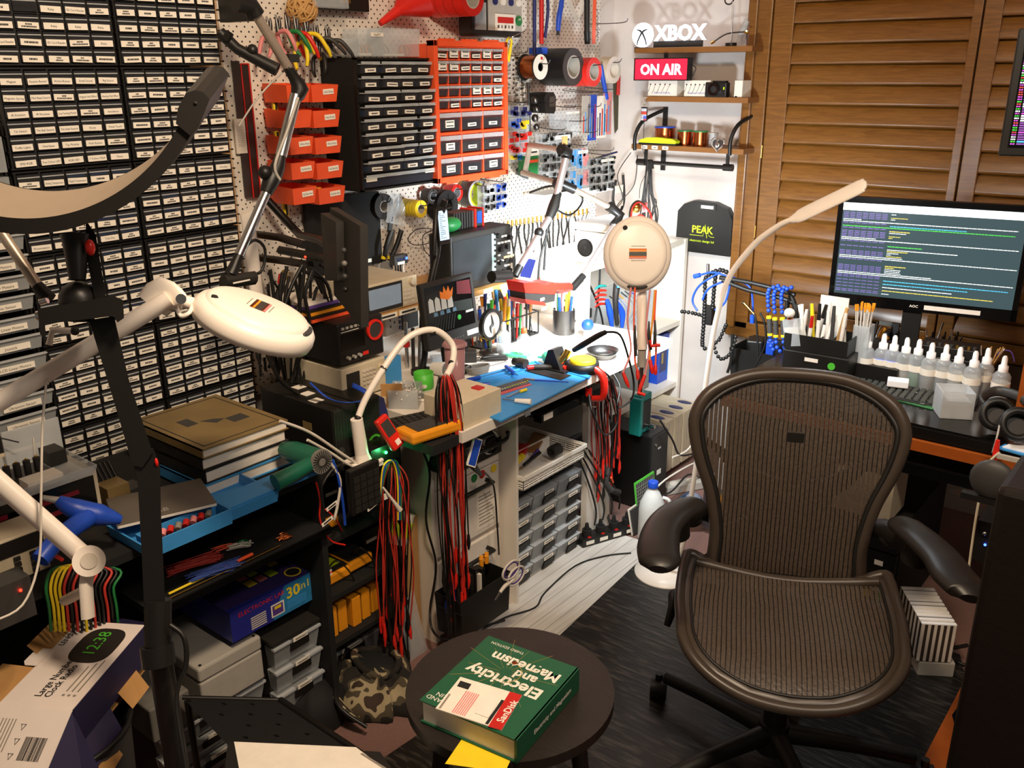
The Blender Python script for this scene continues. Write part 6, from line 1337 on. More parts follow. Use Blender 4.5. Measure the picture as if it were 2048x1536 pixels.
# ON AIR
a=B(1268,160,3.40); c=B(1378,115,3.40)
t=Thing('on_air_sign','red lit ON AIR sign in black frame under the top shelf','sign',(a.x,3.40,a.z-.002)); W=c.x-a.x; H=c.z-a.z+.002
t.rot=None
b=t.p('frame'); b.box((0,.002,0),(W,.035,H),'black'); b.box((0,-.004,0),(W,.002,.004),'black'); b.box((0,-.004,H-.004),(W,.002,H),'black'); b.box((0,-.004,0),(.004,.002,H),'black'); b.box((W-.004,-.004,0),(W,.002,H),'black')
t.p('red_panel').box((.004,-.001,.004),(W-.004,.002,H-.004),'litred'); q=t.p('lettering'); q.text('ON AIR',(W/2,-.0015,H/2),H*.45,'litwhite',bold=.03,w=W*.84)
t.p('bracket').box((W*.5,.02,H),(W*.56,.03,z1_-.02-a.z+.002),'black'); t.p('cable').tube([(W,.02,H*.7),(W+.022,.02,H*.55),(W+.012,.02,H*.25),(W,.02,H*.2)],.002,'black')
# wire kits
for k,(x0,x1) in enumerate(((1296,1346),(1368,1412),(1468,1486))):
 a=B(x0,190,3.44); c=B(x1,160,3.44); t=Thing('wire_kit_box',['white electrical wire kit box left on the middle shelf','white wire kit box beside the camera','white box behind the bracket right of the camera'][k],'box',(a.x,3.44,z2_+.001)); W=c.x-a.x+(.02 if k<2 else 0);
 t.p('carton').box((0,0,0),(W,.08,.062),'paper')
 if k<2:
  for j in range(5): q=t.p('wire_hole'); q.cyl((.01+W*.17*j,-.001,.046),(.01+W*.17*j,0,.046),.003,'px_red' if j%2 else 'ink',n=10); q.tube([(.01+W*.17*j,-.001,.045),(.008+W*.16*j,-.006,.025),(.0+W*.16*j,-.006,.012)],.0006,'dkgrey',4,2)
  q=t.p('print'); q.text('Electrical Wire Kit',(W*.5,-.0008,.014),.007,'blue',w=W*.75)
# camera
a=B(1410,190,3.435)
t=Thing('camera','small black camera on the middle shelf','camera',(a.x,3.43,z2_+.001)); b=t.p('camera_body'); b.box((0,0,0),(.092,.035,.055),'black'); b.bev=.004; t.p('top_plate').box((.03,.005,.055),(.085,.03,.061),'black')
t.p('lens').lathe([(.022,-.02),(.022,0),(.018,.0)],'black',24) if 0 else t.p('lens').ring((.045,-.018,.028),(.045,0,.028),.023,.015,'gloss_black',28); t.p('lens_glass').cyl((.045,-.008,.028),(.045,-.004,.028),.015,'dark',n=20); t.p('green_indicator').box((.080,-.001,.028),(.085,0,.038),'lime')
# led matrix badge
mat('px_b','6070ff',.4,emit=3,ecol='5060ff'); mat('px_r','ff5040',.4,emit=3,ecol='ff4030'); mat('px_w','e8ecff',.4,emit=3,ecol='dfe6ff')
a=B(1288,225,3.42); t=Thing('led_badge','small hanging badge with red white and blue lights','light badge',a); t.p('badge_body').box((-.014,0,-.035),(.014,.005,.022),'dark')
for r_ in range(8):
 for c_ in range(5): q=t.p('light'); q.box((-.011+.0048*c_,-.001,-.030+.006*r_),(-.008+.0048*c_,0,-.0272+.006*r_),['px_r','px_b','px_b','px_w','px_r','px_r','px_w','px_w'][r_] if c_>1 or r_>3 else 'px_w')
t.p('ring').ring((0,.002,.03),(0,.005,.03),.011,.007,'ltgrey'); t.p('strap').tube([(0,.003,.04),(-.01,.003,.055),(.012,.003,.06)],.0015,'softwhite'); t.p('cable').tube([(0,.003,-.035),(.0,.005,-.09),(-.005,.01,-.15),(.02,.02,-.22),(-.02,.03,-.30),(-.03,.04,-.36)],.0015,'black')
# copper cans
for k,(x,r_,h_,m_) in enumerate(((1327,.042,.066,'blue'),(1367,.030,.054,'green'),(1398,.030,.054,'green'),(1424,.018,.048,'ltgrey'))):
 a=P(x,290,Y=3.50); t=Thing('copper_can',['wide copper wire can with blue lid','left copper wire can with green lid','right copper wire can with green lid','small pale can right of the copper ones'][k],'can',(a.x+.004,3.50,z3_+.001)); t.p('can_body').cyl((0,0,0),(0,0,h_),r_,'copper' if k<3 else 'clear2',n=28); t.p('lid').cyl((0,0,h_),(0,0,h_+.005),r_+.002,m_,n=28)
a=B(1285,290,3.43); t=Thing('stud_finder','lime and black hand meter on the lowest wall shelf','meter',(a.x-.005,3.415,z3_+.001)); b=t.p('lower_case'); b.box((-.005,0,0),(.172,.035,.008),'black'); t.p('upper_case').prism([(-.005,.008),(.168,.008),(.172,.018),(.155,.026),(.08,.031),(.03,.028),(-.002,.018)],0,.035,'lime')
a=B(1435,290,3.40); t=Solo('heart_ornament','silver glass heart hanging at the lowest shelf edge','ornament',a)
hp=[(.028*math.sin(u)**3,.004+.0018*(13*math.cos(u)-5*math.cos(2*u)-2*math.cos(3*u)-math.cos(4*u))) for u in [i*2*PI/40 for i in range(40)]]
t.tube([(x,0,z) for x,z in hp],.003,'chrome',6,1,closed=True); t.prism([(x*.8,z*.8) for x,z in hp],.001,.004,'dksteel'); t.ball((0,-.001,.0),(.012,.004,.012),'chrome',8)
# helping hand stand on the top shelf
a=B(1430,88,3.47); t=Thing('helping_hand','metal helping hand stand with ring on the top shelf','tool stand',(P(1462,88,Y=3.47).x,3.47,z1_+.001)); t.p('base').cyl((0,0,0),(0,0,.012),.022,'black'); t.p('stem').tube([(0,0,.01),(0,0,.05),(-.004,0,.16)],.003,'steel'); t.p('cross_bar').tube([(-.07,0,.02),(-.02,0,.045),(.05,0,.05)],.003,'dksteel'); t.p('clip').tube([(-.07,0,.02),(-.085,0,.012)],.005,'brass'); t.p('ring').tube([(-.02+.018*math.cos(a_),0,.165+.014*math.sin(a_)) for a_ in (0,1,2,3,4,5)],.003,'black',6,3,closed=True)
t.p('clip').tube([(.05,0,.05),(.07,0,.045)],.004,'brass')
s=Solo('clear_tube','tilted clear tube with letters beside the helping hand','tube',(P(1480,85,Y=3.52).x,3.52,z1_+.04),rot=(0,25,0)); s.cyl((0,0,-.02),(0,0,.06),.012,'clear2')
mat('warmbulb','ffe0a0',.4,emit=8,ecol='ffd890'); s=Solo('tiny_bulb','tiny warm glowing bulb at the right end of the top shelf','bulb',P(1493,62,Y=3.47)); s.ball((0,0,0),.003,'warmbulb',10); s.cyl((0,.002,-.03),(0,.002,0),.0015,'black')
# hanging cables on rail
random.seed(4)
for k in range(16):
 x=xe+.075+random.uniform(-.012,.022); t=Solo('black_cable','black cable hanging from the rail under the lowest wall shelf','cable',(x,3.45,z3_-.07),0,'black cables on the rail',w=True)
 e=z3_-.25-random.uniform(.05,.28); dx=random.uniform(-.02,.06)
 t.tube([V((x,3.46,z3_-.10)),V((x,3.447,z3_-.064)),V((x+.004,3.438,z3_-.10)),V((x+dx*.4,3.43,z3_-.2)),V((x+dx,3.43,(z3_-.15+e)/2)),V((x+dx*.5,3.43,e))],.0028,'black',6)
for k,pts in enumerate((((1262,305),(1235,350),(1245,400),(1215,430)),((1275,310),(1268,370),(1235,410),(1210,460)))):
 s=Solo('thin_cable',['thin black cable from the shelf to the pegboard corner','second thin black cable below the led badge'][k],'cable',P(*pts[0],Y=3.5),w=True); s.tube([P(x,y,Y=3.5) for x,y in pts],.002,'black')
# PEAK case
a=P(1350,500,Y=3.556); c=P(1466,408,Y=3.556)
t=Thing('carry_case','black plastic carry case with yellow lettering standing against the wall by the corner bookcase','case',(a.x,3.556,.893)); W=c.x-a.x+.004
b=t.p('case_body'); hh=.222
pr=[(.0,0),(W,0),(W-.002,hh*.70),(W*.88,hh*.90),(W*.66,hh*.99),(W*.30,hh),(W*.12,hh*.92),(0.004,hh*.78)]
b.prism(pr,0,.012,'black'); b.prism(pr,.014,.043,'black'); b.bev=.004
t.p('handle',label='dark handle with pale opening').box((W*.40,-.003,hh*.84),(W*.70,.0,hh*.96),'dark'); t.p('handle_opening').box((W*.44,-.0045,hh*.87),(W*.66,-.003,hh*.93),'white')
q=t.p('lettering'); q.text('PEAK',(W*.48,-.001,hh*.46),.030,'lime',w=W*.44,bold=.02); q.text('electronic design ltd',(W*.48,-.001,hh*.24),.010,'lime',w=W*.46)
q.tube([(W*.26,-.001,hh*.34),(W*.50,-.001,hh*.34),(W*.53,-.001,hh*.56),(W*.57,-.001,hh*.30),(W*.60,-.001,hh*.37),(W*.63,-.001,hh*.335),(W*.70,-.001,hh*.335)],.0014,'lime',4,1)
# corner bookcase
t=Thing('bookcase','tall white open bookcase in the room corner','bookcase',(0,0,0));
for z in (.93,.565,.275,.0): t.p('shelf').box((.002,2.80,z),(.42,3.53,z+.022),'melamine')
for y in (2.775,3.53): t.p('side_panel').box((.002,y,0),(.425,y+.022,.952),'melamine')
t.p('back_panel').box((.002,2.8,.0),(.008,3.53,.95),'melamine')
t=Thing('board_game_box','upright blue box file with printed front in the bookcase','box',(.37,P(1314,760,X=.37).y,.298),90)
t.p('box_body').box((0,0,0),(.095,.20,.225),'blue'); t.p('front_panel').box((.02,-.001,.05),(.075,0,.20),'navy'); t.p('print').box((.03,-.002,.09),(.045,-.001,.14),'gilt' if 'gilt' in MATS else 'brass'); q=t.p('print'); q.box((.085,-.002,.02),(.089,-.001,.20),'ltblue')
s=Solo('grey_box','grey box leaning against the blue box in the bookcase','box',(.36,3.30,.298),90); s.box((0,0,0),(.08,.2,.20),'grey')
t=Thing('clear_box','clear plastic box of wired parts on the bookcase shelf','box',(.36,3.12,.588),90); t.p('box_body').tray((.15,.1,0),(.28,.18,.16),.003,'clear'); q=t.p('contents')
for k in range(7): q.tube([(.05+.03*k,.05,.02),(.07+.03*k,.03,.1),(.04+.03*k,.08,.16)],.003,['dkgrey','blue','amber','black'][k%4])
t=Thing('equipment_case','white instrument with round fan grille on the bookcase','instrument',(P(1148,510,Y=2.83).x,2.83,.953)); W=P(1240,515,Y=2.83).x-P(1148,510,Y=2.83).x
b=t.p('lower_case'); b.box((0,0,0),(W,.24,.12),'white'); b.bev=.004; b=t.p('lid'); b.box((-.003,-.006,.123),(W+.003,.24,.155),'softwhite'); b.bev=.01
t.p('fan_ring').ring((.052,-.004,.06),(.052,0,.06),.034,.030,'black',28); q=t.p('fan_grille');
for r_ in (.008,.014,.020,.026): q.ring((.052,-.004,.06),(.052,-.001,.06),r_+.0016,r_,'black',24)
q.cyl((.052,-.003,.06),(.052,-.0005,.06),.030,'dkgrey',n=24)
# hanging BNC leads on the pegboard corner
random.seed(12)
s=Solo('hook_rail','thin steel rail with hooks above the hanging probe leads','rail',L(1090,440,.06),w=True); s.tube([L(1012,452,.06),L(1180,425,.06)],.003,'steel')
for k in range(20):
 x=1016+8.3*k; y=452-.16*(x-1012); t=Thing('probe_lead','black probe lead with brass connector hanging on the hook rail','probe lead',L(x,y,.07),0,'probe leads on the hook rail')
 t.p('connector',w=True).cyl(L(x,y-10,.075),L(x,y+2,.075),.005,'brass',n=8); e=random.uniform(90,150)
 t.p('cable',w=True).tube([L(x,y+2,.075),L(x+random.uniform(-4,4),y+20,.085),L(x+random.uniform(-8,8),y+e*.6,.08),L(x+random.uniform(-10,16),y+e,.08)],.0042,'black' if random.random()<.8 else 'dkgrey',5)
# blue clamp meter, plier rack right
t=Thing('clamp_meter','blue and black clamp meter hanging left of the white lamp','meter',P(1232,640,X=.45))
for sg in (-1,1): h=t.p('handle',w=True); h.tube([P(1222+sg*8,600,X=.45),P(1232+sg*12,625,X=.45),P(1234+sg*10,655,X=.45)],[.008,.014,.007],'blue',8)
t.p('body',w=True).tube([P(1236,555,X=.45),P(1231,600,X=.45),P(1234,650,X=.45)],[.016,.012,.008],'dark',8); t.p('label_window',w=True).tube([P(1238,562,X=.47),P(1237,575,X=.47)],.008,'ltblue',6)
for k in range(5):
 s=Solo('alligator_clip','red alligator clip in the stack beside the blue clamp meter','clip',P(1205,570+10*k,X=.42),0,'red clips in a stack',w=True); s.tube([P(1190,578+9*k,X=.42),P(1200,572+9*k,X=.42),P(1212,572+9*k,X=.42)],[.002,.006,.004],'brightred' if k else 'teal',8)
# black cable loops crossing behind magnifier
for k,pts in enumerate((((1130,350),(1105,430),(1080,520),(1075,600)),((1150,380),(1110,390),(1095,450),(1088,540)),((1060,385),(1110,372),(1165,395),(1140,430),(1100,410)),((1190,470),(1200,540),(1190,640),(1170,700)),((1165,540),(1200,620),(1215,700),(1240,745)),((1130,600),(1160,660),(1200,700)))):
 s=Solo('black_cable',['dark cable bundle hanging from the boom joint','second dark cable beside the boom joint','cable loop around the boom joint','black cable crossing behind the iron stand','long black cable slanting to the leg panel','black cable slanting behind the pen jar'][k],'cable',P(*pts[0],X=.40),w=True); s.tube([P(x,y,X=.40) for x,y in pts],.004,'black')
# ---------------- floor things at the corner ----------------
t=Thing('computer_tower','black computer tower standing in front of the beige files','computer',(.70,2.83,.004),90); b=t.p('case'); b.box((0,.004,0),(.13,.25,.315),'black'); b.bev=.004; t.p('front_panel').box((.004,-.002,.004),(.126,.004,.31),'dark'); t.p('button').cyl((.03,-.006,.275),(.03,-.002,.275),.006,'chrome'); t.p('port').box((.05,-.004,.25),(.07,-.002,.256),'ltgrey'); t.p('sticker').box((.05,-.003,.14),(.08,-.002,.16),'label')
for k in range(4):
 a=P(1338+18*k,835-9*k,X=.60)
 t=Thing('box_file',['beige box file nearest the computer tower','second beige box file from the tower','third beige box file from the tower','beige box file farthest from the tower'][k],'box file',(.60,3.12+.078*k,.03),90,'beige box files'); b=t.p('case'); b.box((0,0,0),(.068,.28,.235),'cream'); b.bev=.003; t.p('oval_label').ball((.034,.06,.235),(.02,.035,.002),'navy',12); t.p('edge_line').box((.030,-.001,.02),(.034,0,.22),'ltgrey')
t=Thing('teal_meter','teal cased test meter with black face standing on the computer tower','meter',(.665,2.80,.322),90)
b=t.p('case'); b.box((0,.0,0),(.02,.05,.15),'teal'); b.box((.022,.012,.0),(.10,.05,.155),'teal'); b.bev=.003; t.p('face').box((.026,-.001+.01,.02),(.09,.012,.13),'dark'); t.p('connector').cyl((.06,-.03,.03),(.06,.012,.03),.008,'chrome',n=12)
c=P(1300,1085,Z=0)
t=Thing('milk_jug','translucent white plastic jug with blue cap on the floor','jug',(c.x-.01,c.y+.02,.004))
t.p('jug_body').lathe([(.044,0),(.048,.006),(.048,.12),(.044,.15),(.026,.19),(.015,.205),(.014,.215)],'milk',28); t.p('handle').tube([(.03,.02,.17),(.052,.03,.16),(.055,.032,.12),(.047,.03,.10)],.007,'milk',8); t.p('cap',label='blue screw cap').lathe([(.019,.212),(.019,.232),(.017,.234)],'blue',24)
for j,(c,rz_,n,lb_) in enumerate((((.685,2.565,.004),68,4,'black power strip with plugs on the white floor strip'),)):
 t=Thing('power_strip',lb_,'power strip',c,rz_); b=t.p('strip_body'); b.box((-.13,-.028,0),(.13,.028,.03),'black'); b.bev=.003
 for k in range(4): x=-.095+.06*k; q=t.p('plug'); q.cyl((x,0,.03),(x,0,.055),.018,'matte_black'); q.cyl((x,0,.055),(x,0,.08),.010,'matte_black',r2=.006); t.p('switch').box((x-.008,-.024,.03),(x+.004,-.016,.034),'red'); t.p('label_card').box((x-.02,-.0285,.008),(x+.015,-.028,.022),'label')
for k in range(4):
 s=Solo('plug_cord','black cord rising from the power strip to the bench','cord',(.68,2.5+.04*k,.08),0,'cords above the power strip',w=True); s.tube([V((.68,2.48+.055*k,.085)),V((.69,2.47+.05*k,.16)),V((.66,2.44+.03*k,.30)),V((.62,2.40+.02*k,.42))],.0035,'black')
s=Solo('power_strip','white power strip lying behind the lamp stem','power strip',(.66,3.02,.004),60); s.box((0,-.03,0),(.26,.03,.03),'ltgrey');
for k in range(3): s.cyl((.05+.08*k,0,.03),(.05+.08*k,0,.032),.02,'softwhite',n=18)
s=Solo('cutting_board','green edged grid cutting mat leaning on the computer tower','mat',P(1212,1010,X=.72) if 0 else (.735,2.70,.10),90,rot=(-8,0,90)); s.box((-.02,0,0),(.12,.004,.09),'ltgreen'); s.box((-.015,-.001,.0),(.115,0,.082),'dkgrey')
for k in range(10): s.box((-.015+.013*k,-.0015,0),(-.0142+.013*k,-.001,.082),'ltgrey')
for k in range(6): s.box((-.015,-.0015,.013*k),(.115,-.001,.0008+.013*k),'ltgrey')
s=Solo('grey_tray','dark grey tray leaning under the green cutting mat','tray',(.76,2.66,.004),90,rot=(-12,0,90)); s.box((-.03,0,0),(.08,.006,.10),'dkgrey'); s.box((-.036,.006,0),(.086,.010,.106),'softwhite'); s.bev=.002
t=Thing('cordless_vacuum','dark blue and black hand vacuum behind the chair arm','vacuum',(.86,2.78,.004)); mat('steelblue','2d4668',.35)
t.p('body').tube([(-.03,.10,.06),(.03,.04,.10),(.06,-.01,.14)],[.03,.045,.03],'steelblue',12); t.p('hose').tube([(-.02,-.03,.02),(.04,-.01,.08),(.06,.0,.13)],.018,'black',10); t.p('cup').cyl((.10,.06,.03),(.11,.05,.17),.035,'smoke'); t.p('yellow_cover').ball((.16,.05,.14),(.03,.02,.035),'amber',12)
for k,pts in enumerate((((1300,990),(1330,960),(1380,930),(1400,925)),((1345,915),(1375,900),(1392,870),(1395,830)),((1290,1000),(1340,985),(1375,950),(1400,955)),((1320,840),(1345,880),(1360,910),(1395,905)),((1335,1020),(1360,1040),(1375,1050),(1400,1035)))):
 s=Solo('cable',['white cable low behind the computer tower','white cable curving up beside the beige files','grey cable over the white power strip','black cable draped before the beige files','white cable by the hand vacuum'][k],'cable',P(*pts[0],X=.74),w=True); s.tube([P(x,y,X=.74) for x,y in pts],.004,'softwhite' if k in(0,1,4) else 'black')
# brown handled gun leaning on leg
s=Solo('barcode_scanner','grey scanner gun with orange trigger leaning on the leg panel','scanner',P(1222,960,X=.68),w=True); s.tube([P(1218,935,X=.67),P(1212,965,X=.67),P(1222,980,X=.68)],[.008,.011,.014],'dkgrey',8); s.tube([P(1222,980,X=.68),P(1238,985,X=.69)],.012,'dark',8); s.tube([P(1222,955,X=.685),P(1226,965,X=.685)],.004,'orange')
# ---------------- floor lamp ----------------
t=Thing('floor_lamp','slim white gooseneck floor lamp with long flat head','floor lamp',(.985,2.47,.006))
t.p('base').lathe([(.108,0),(.108,.006),(.02,.009)],'lampwhite',40)
S=lambda x,y:P(x,y,Y=2.47)
t.p('pole',w=True).tube([V((.985,2.47,.01)),S(1362,1100),S(1378,1020),S(1396,900),S(1410,780),S(1428,660),S(1448,580)],[.008]*7,'lampwhite',12)
t.p('gooseneck',w=True).tube([S(1448,580),S(1462,548),S(1490,510),S(1520,478),S(1560,450),S(1582,440)],[.008,.0085,.009,.009,.0085,.008],'lampwhite',12)
a,c=S(1580,441),S(1732,368); d_=(c-a).normalized(); nrm=V((.10,.70,-.72)); nrm=(nrm-nrm.dot(d_)*d_).normalized(); wd=d_.cross(nrm)
h=t.p('lamp_head',w=True); h.tube([a,a.lerp(c,.08),a.lerp(c,.2),a.lerp(c,.9),a.lerp(c,.98),c+(c-a)*.01],[(.008,.008),(.018,.008),(.026,.008),(.026,.008),(.018,.007),(.006,.003)],'lampwhite',14,4,flat=wd)
mat('led_panel','ffffff',.4,emit=12,ecol='f4f6ff')
q=t.p('led_strip',w=True,label='glowing strip under the head'); m0=a.lerp(c,.25)+nrm*.0085; m1=a.lerp(c,.92)+nrm*.0085; y_=wd*.016
q.add([m0-y_,m1-y_,m1+y_,m0+y_]+[v+nrm*.001 for v in (m0-y_,m1-y_,m1+y_,m0+y_)],[(0,1,2,3),(7,6,5,4),(0,4,5,1),(1,5,6,2),(2,6,7,3),(3,7,4,0)],'led_panel')
mid=(m0+m1)/2+nrm*.006
ll=lamp('floor_lamp_light','AREA',mid,3.0,COOL,.18,.03,to=mid+nrm+V((0,-.1,-.5)))
# ---------------- right desk ----------------
mat('deskblack','131110',.3)
t=Thing('computer_desk','black topped computer desk with reddish wood edge by the shutters','desk',(0,0,0))
t.p('desktop').box((1.14,2.49,.69),(2.60,3.25,.718),'deskblack'); b=t.p('wood_edge',label='reddish wood front edge'); b.box((1.14,2.478,.655),(2.60,2.50,.685),'deskwood')
t.p('leg_panel').box((1.14,2.55,.0),(1.165,3.2,.69),'deskblack'); t.p('keyboard_shelf').box((1.25,2.50,.585),(1.90,2.80,.60),'deskblack'); b=t.p('shelf_edge',label='glossy rail'); b.box((1.25,2.485,.58),(1.90,2.50,.606),'gloss_black')
t.p('rail').box((1.90,2.50,.56),(1.92,2.9,.655),'black')
DZ=.7185
D=lambda x,y,dz=0:P(x,y,Z=DZ+dz)
s=Solo('desk_pad','glossy black glass pad on the desk front','desk pad',(1.55,2.50,DZ)); s.box((0,0,0),(.42,.20,.006),'gloss_black')
s=Solo('white_drawer_box','pale open box hanging under the desk behind the chair','box',(1.50,2.52,.40)); s.box((0,0,0),(.17,.14,.145),'cream')
t=Thing('file_cabinet','black drawer cabinet with small white labels under the desk','cabinet',(1.40,2.56,.004)); t.p('cabinet_body').box((0,.02,0),(.30,.5,.37),'matte_black')
for k in range(4): d=t.p('drawer'); d.box((.005,0,.01+.09*k),(.295,.02,.092+.09*k),'black'); l=d.sub('label_card'); l.box((.235,-.001,.05+.09*k),(.26,0,.066+.09*k),'label')
for k,(x,m_) in enumerate(((.225,'yellow'),(.262,'ltgreen'))): t.p('round_sticker').cyl((x,-.003,.128),(x,0,.128),.013,m_,n=18)
s=Solo('folded_paper','grey folded card in the dark under the desk','card',(1.85,2.72,.50)); s.add([(-.08,0,-.04),(.0,.1,-.12),(.16,.02,-.03),(.08,-.06,.04)],[(0,1,2,3)],'ltgrey')
# wooden side hutch
t=Thing('wood_hutch','orange-brown wooden shelf unit at the right photo edge','shelf unit',(0,0,0)); h=t.p('side_panel'); h.box((1.915,2.66,DZ+.0),(1.935,3.1,1.45),'deskwood'); t.p('shelf').box((1.936,2.66,.80),(2.5,3.0,.815),'deskwood'); t.p('shelf').box((1.936,2.68,1.02),(2.5,3.0,1.035),'deskwood')
s=Solo('yellow_tub','yellow tub on the wooden hutch shelf','tub',(1.98,2.70,.8155)); s.cyl((0,.02,0),(0,.02,.045),.035,'yellow',n=20)
s=Solo('red_box','dark red box on the wooden hutch shelf','box',(1.95,2.80,.8155)); s.box((0,0,0),(.12,.08,.13),'red'); s.bev=.003
# monitor
def scr(nt,b,node,Lk):
 tc=node('ShaderNodeTexCoord'); sp=node('ShaderNodeSeparateXYZ'); Lk(tc.outputs['Object'],sp.inputs[0])
 b.inputs['Base Color'].default_value=ln('10181a'); b.inputs['Roughness'].default_value=.3; b.inputs['Emission Color'].default_value=ln('44585c'); b.inputs['Emission Strength'].default_value=1.0
shader('lcd_dark',scr)
for nm,c_,e_ in (('t_white','e8f2f4',1.0),('t_purple','6a5a9a',.9),('t_green','3fbf3f',1.0),('t_cyan','49b4e0',1.0),('t_yellow','d8c04a',1.0),('t_bar','f4f8ff',1.6),('t_mag','b04ac0',1.0),('t_pl','7a4a9a',1.0),('t_red','c04040',1.0)): mat(nm,c_,.5,emit=e_,ecol=c_,var=0)
t=Thing('monitor','wide black monitor showing dark terminal text before the shutters','monitor',(1.289,2.90,.924),10.3)
W,H=.545,.345
b=t.p('case'); b.box((0,.004,0),(W,.03,H),'black'); b.box((.05,.03,.04),(W-.05,.06,H-.05),'black'); b.bev=.003
f=t.p('bezel'); f.box((0,0,0),(W,.004,.036),'gloss_black'); f.box((0,0,H-.018),(W,.004,H),'gloss_black'); f.box((0,0,0),(.016,.004,H),'gloss_black'); f.box((W-.016,0,0),(W,.004,H),'gloss_black')
t.p('screen').box((.016,.001,.036),(W-.016,.004,H-.018),'lcd_dark')
q=t.p('screen_bar',label='bright white bar along the top'); q.box((.016,.0,H-.042),(W-.016,.001,H-.019),'t_bar')
q=t.p('screen_text'); random.seed(9); z=H-.050; X0=.02; X1=W-.02; k=0
def seg(q,x0,x1,z,h,m_,word=.012,gap=.0012):
 x=x0
 while x<x1:
  w_=random.uniform(.3,1)*word; q.add([(x,.0004,z),(min(x+w_,x1),.0004,z),(min(x+w_,x1),.0004,z+h),(x,.0004,z+h)],[(0,1,2,3)],m_); x+=w_+gap
def line(z,kind):
 if kind=='p':
  for j in range(7): seg(q,X0+.018*j*1.05,X0+.018*j*1.05+.0155,z,.0026,'t_purple',.006,.0006)
  if random.random()<.8: seg(q,X0+.14,X0+.14+random.uniform(.01,.05),z,.0020,random.choice(['t_white','t_white','t_yellow']),.008)
 elif kind=='P':
  for j in range(7): seg(q,X0+.018*j*1.05,X0+.018*j*1.05+.0155,z,.0026,'t_purple',.006,.0006)
 elif kind=='w': seg(q,X0,X1-random.uniform(0,.02),z,.0022,'t_white',.02)
 elif kind=='W': seg(q,X0,X0+random.uniform(.05,.3),z,.0022,'t_white',.015)
 elif kind=='g': seg(q,X0,X1-.02,z,.0024,'t_green',.015)
 elif kind=='G': seg(q,X0+.14,X0+.24,z,.0024,'t_green',.012)
 elif kind=='c': seg(q,X0+.14,X1-random.uniform(.0,.2),z,.0024,'t_cyan',.012)
 elif kind=='y': seg(q,X0+.14,X0+.20,z,.0024,'t_yellow',.012)
 elif kind=='Y': seg(q,X0+.14,X1-.05,z,.0022,'t_yellow',.02)
 elif kind=='V': seg(q,X0+.14,X0+.34,z,.0022,'t_white',.02)
seq='pPppWwPcgPyppppWwP.GPVypppWwP..yppppWwPPcPcPVPYppppWwpW'
for ch in seq:
 if z<.042: break
 line(z,ch); z-=.0052
t.p('brand_mark').text('AOC',(W*.475,-.0002,.018),.008,'paper',bold=.02); l=t.p('white_strip',label='long white label on lower bezel'); l.box((W*.53,-.001,.010),(W*.82,0,.024),'paper')
t.p('stand').box((W*.42,.01,-.15),(W*.52,.05,.04),'black'); b=t.p('stand_base'); b.ball((W*.40,-.01,-.155),(.13,.09,.010),'dark',24)
# second monitor top right
a=P(1996,312,Y=2.6)
t=Thing('monitor','second black monitor with purple terminal text at the top right','monitor',(a.x,2.6,a.z),12); b=t.p('case'); b.box((0,.004,0),(.5,.03,.30),'black'); b.bev=.004; t.p('screen').box((.018,.001,.022),(.48,.004,.282),'gloss_black'); q=t.p('screen_text')
z=.275
while z>.025:
 x=.022; seg(q,x,x+.01,z,.0032,random.choice(['t_green','t_white','t_mag','t_red']),.006); seg(q,x+.014,.2,z,.0036,random.choice(['t_pl','t_mag','t_pl','t_cyan','t_white','t_pl']),.02,.001); z-=.0056
t.p('mount_arm').tube([(.25,.03,.15),(.3,.3,.15),(.4,.75,.1)],.02,'black')
# boxes beneath monitor
s=Solo('console_box','black set-top unit under the monitor base','box',(1.30,2.93,DZ)); s.box((0,0,0),(.24,.22,.045),'black'); s.box((.01,.01,.045),(.23,.2,.048),'dark')
t=Thing('mini_speaker','black perforated speaker box right under the monitor','speaker',(1.545,2.86,DZ),8); b=t.p('case'); b.box((0,0,0),(.24,.17,.095),'black'); b.bev=.003
q=t.p('grille_holes')
for i in range(12):
 for j in range(5): q.box((.02+.012*i,-.0006,.02+.012*j),(.026+.012*i,0,.026+.012*j),'matte_black')
t.p('label_card').box((.085,-.001,.078),(.13,0,.09),'label')
t=Thing('audio_splitter','black box with row of golden sockets on top of the speaker','audio unit',(1.60,2.87,DZ+.096),8); b=t.p('case'); b.box((0,0,0),(.16,.10,.03),'black'); b.bev=.002
for k in range(9): t.p('socket').cyl((.02+.016*k,.01,.03),(.02+.016*k,.01,.040),.005,'brass' if k%2 else 'dkgrey',n=10)
t=Thing('card_reader','small box with glowing blue top under the monitor','device',(1.478,2.835,DZ+.052)); b=t.p('case'); b.box((0,0,0),(.07,.09,.018),'navy'); t.p('blue_light').box((.002,-.001,.006),(.068,.0,.014),'led_blue')
s=Solo('purple_pack','purple printed pouch lying beside the blue light','pouch',(1.405,2.84,DZ+.052)); s.box((0,0,0),(.07,.05,.006),'purple')
mat('zfill','202020'); s=Solo('support_block','low black box carrying the blue light box','box',(1.39,2.80,DZ)); s.box((0,0.005,0),(.17,.12,.05),'black')
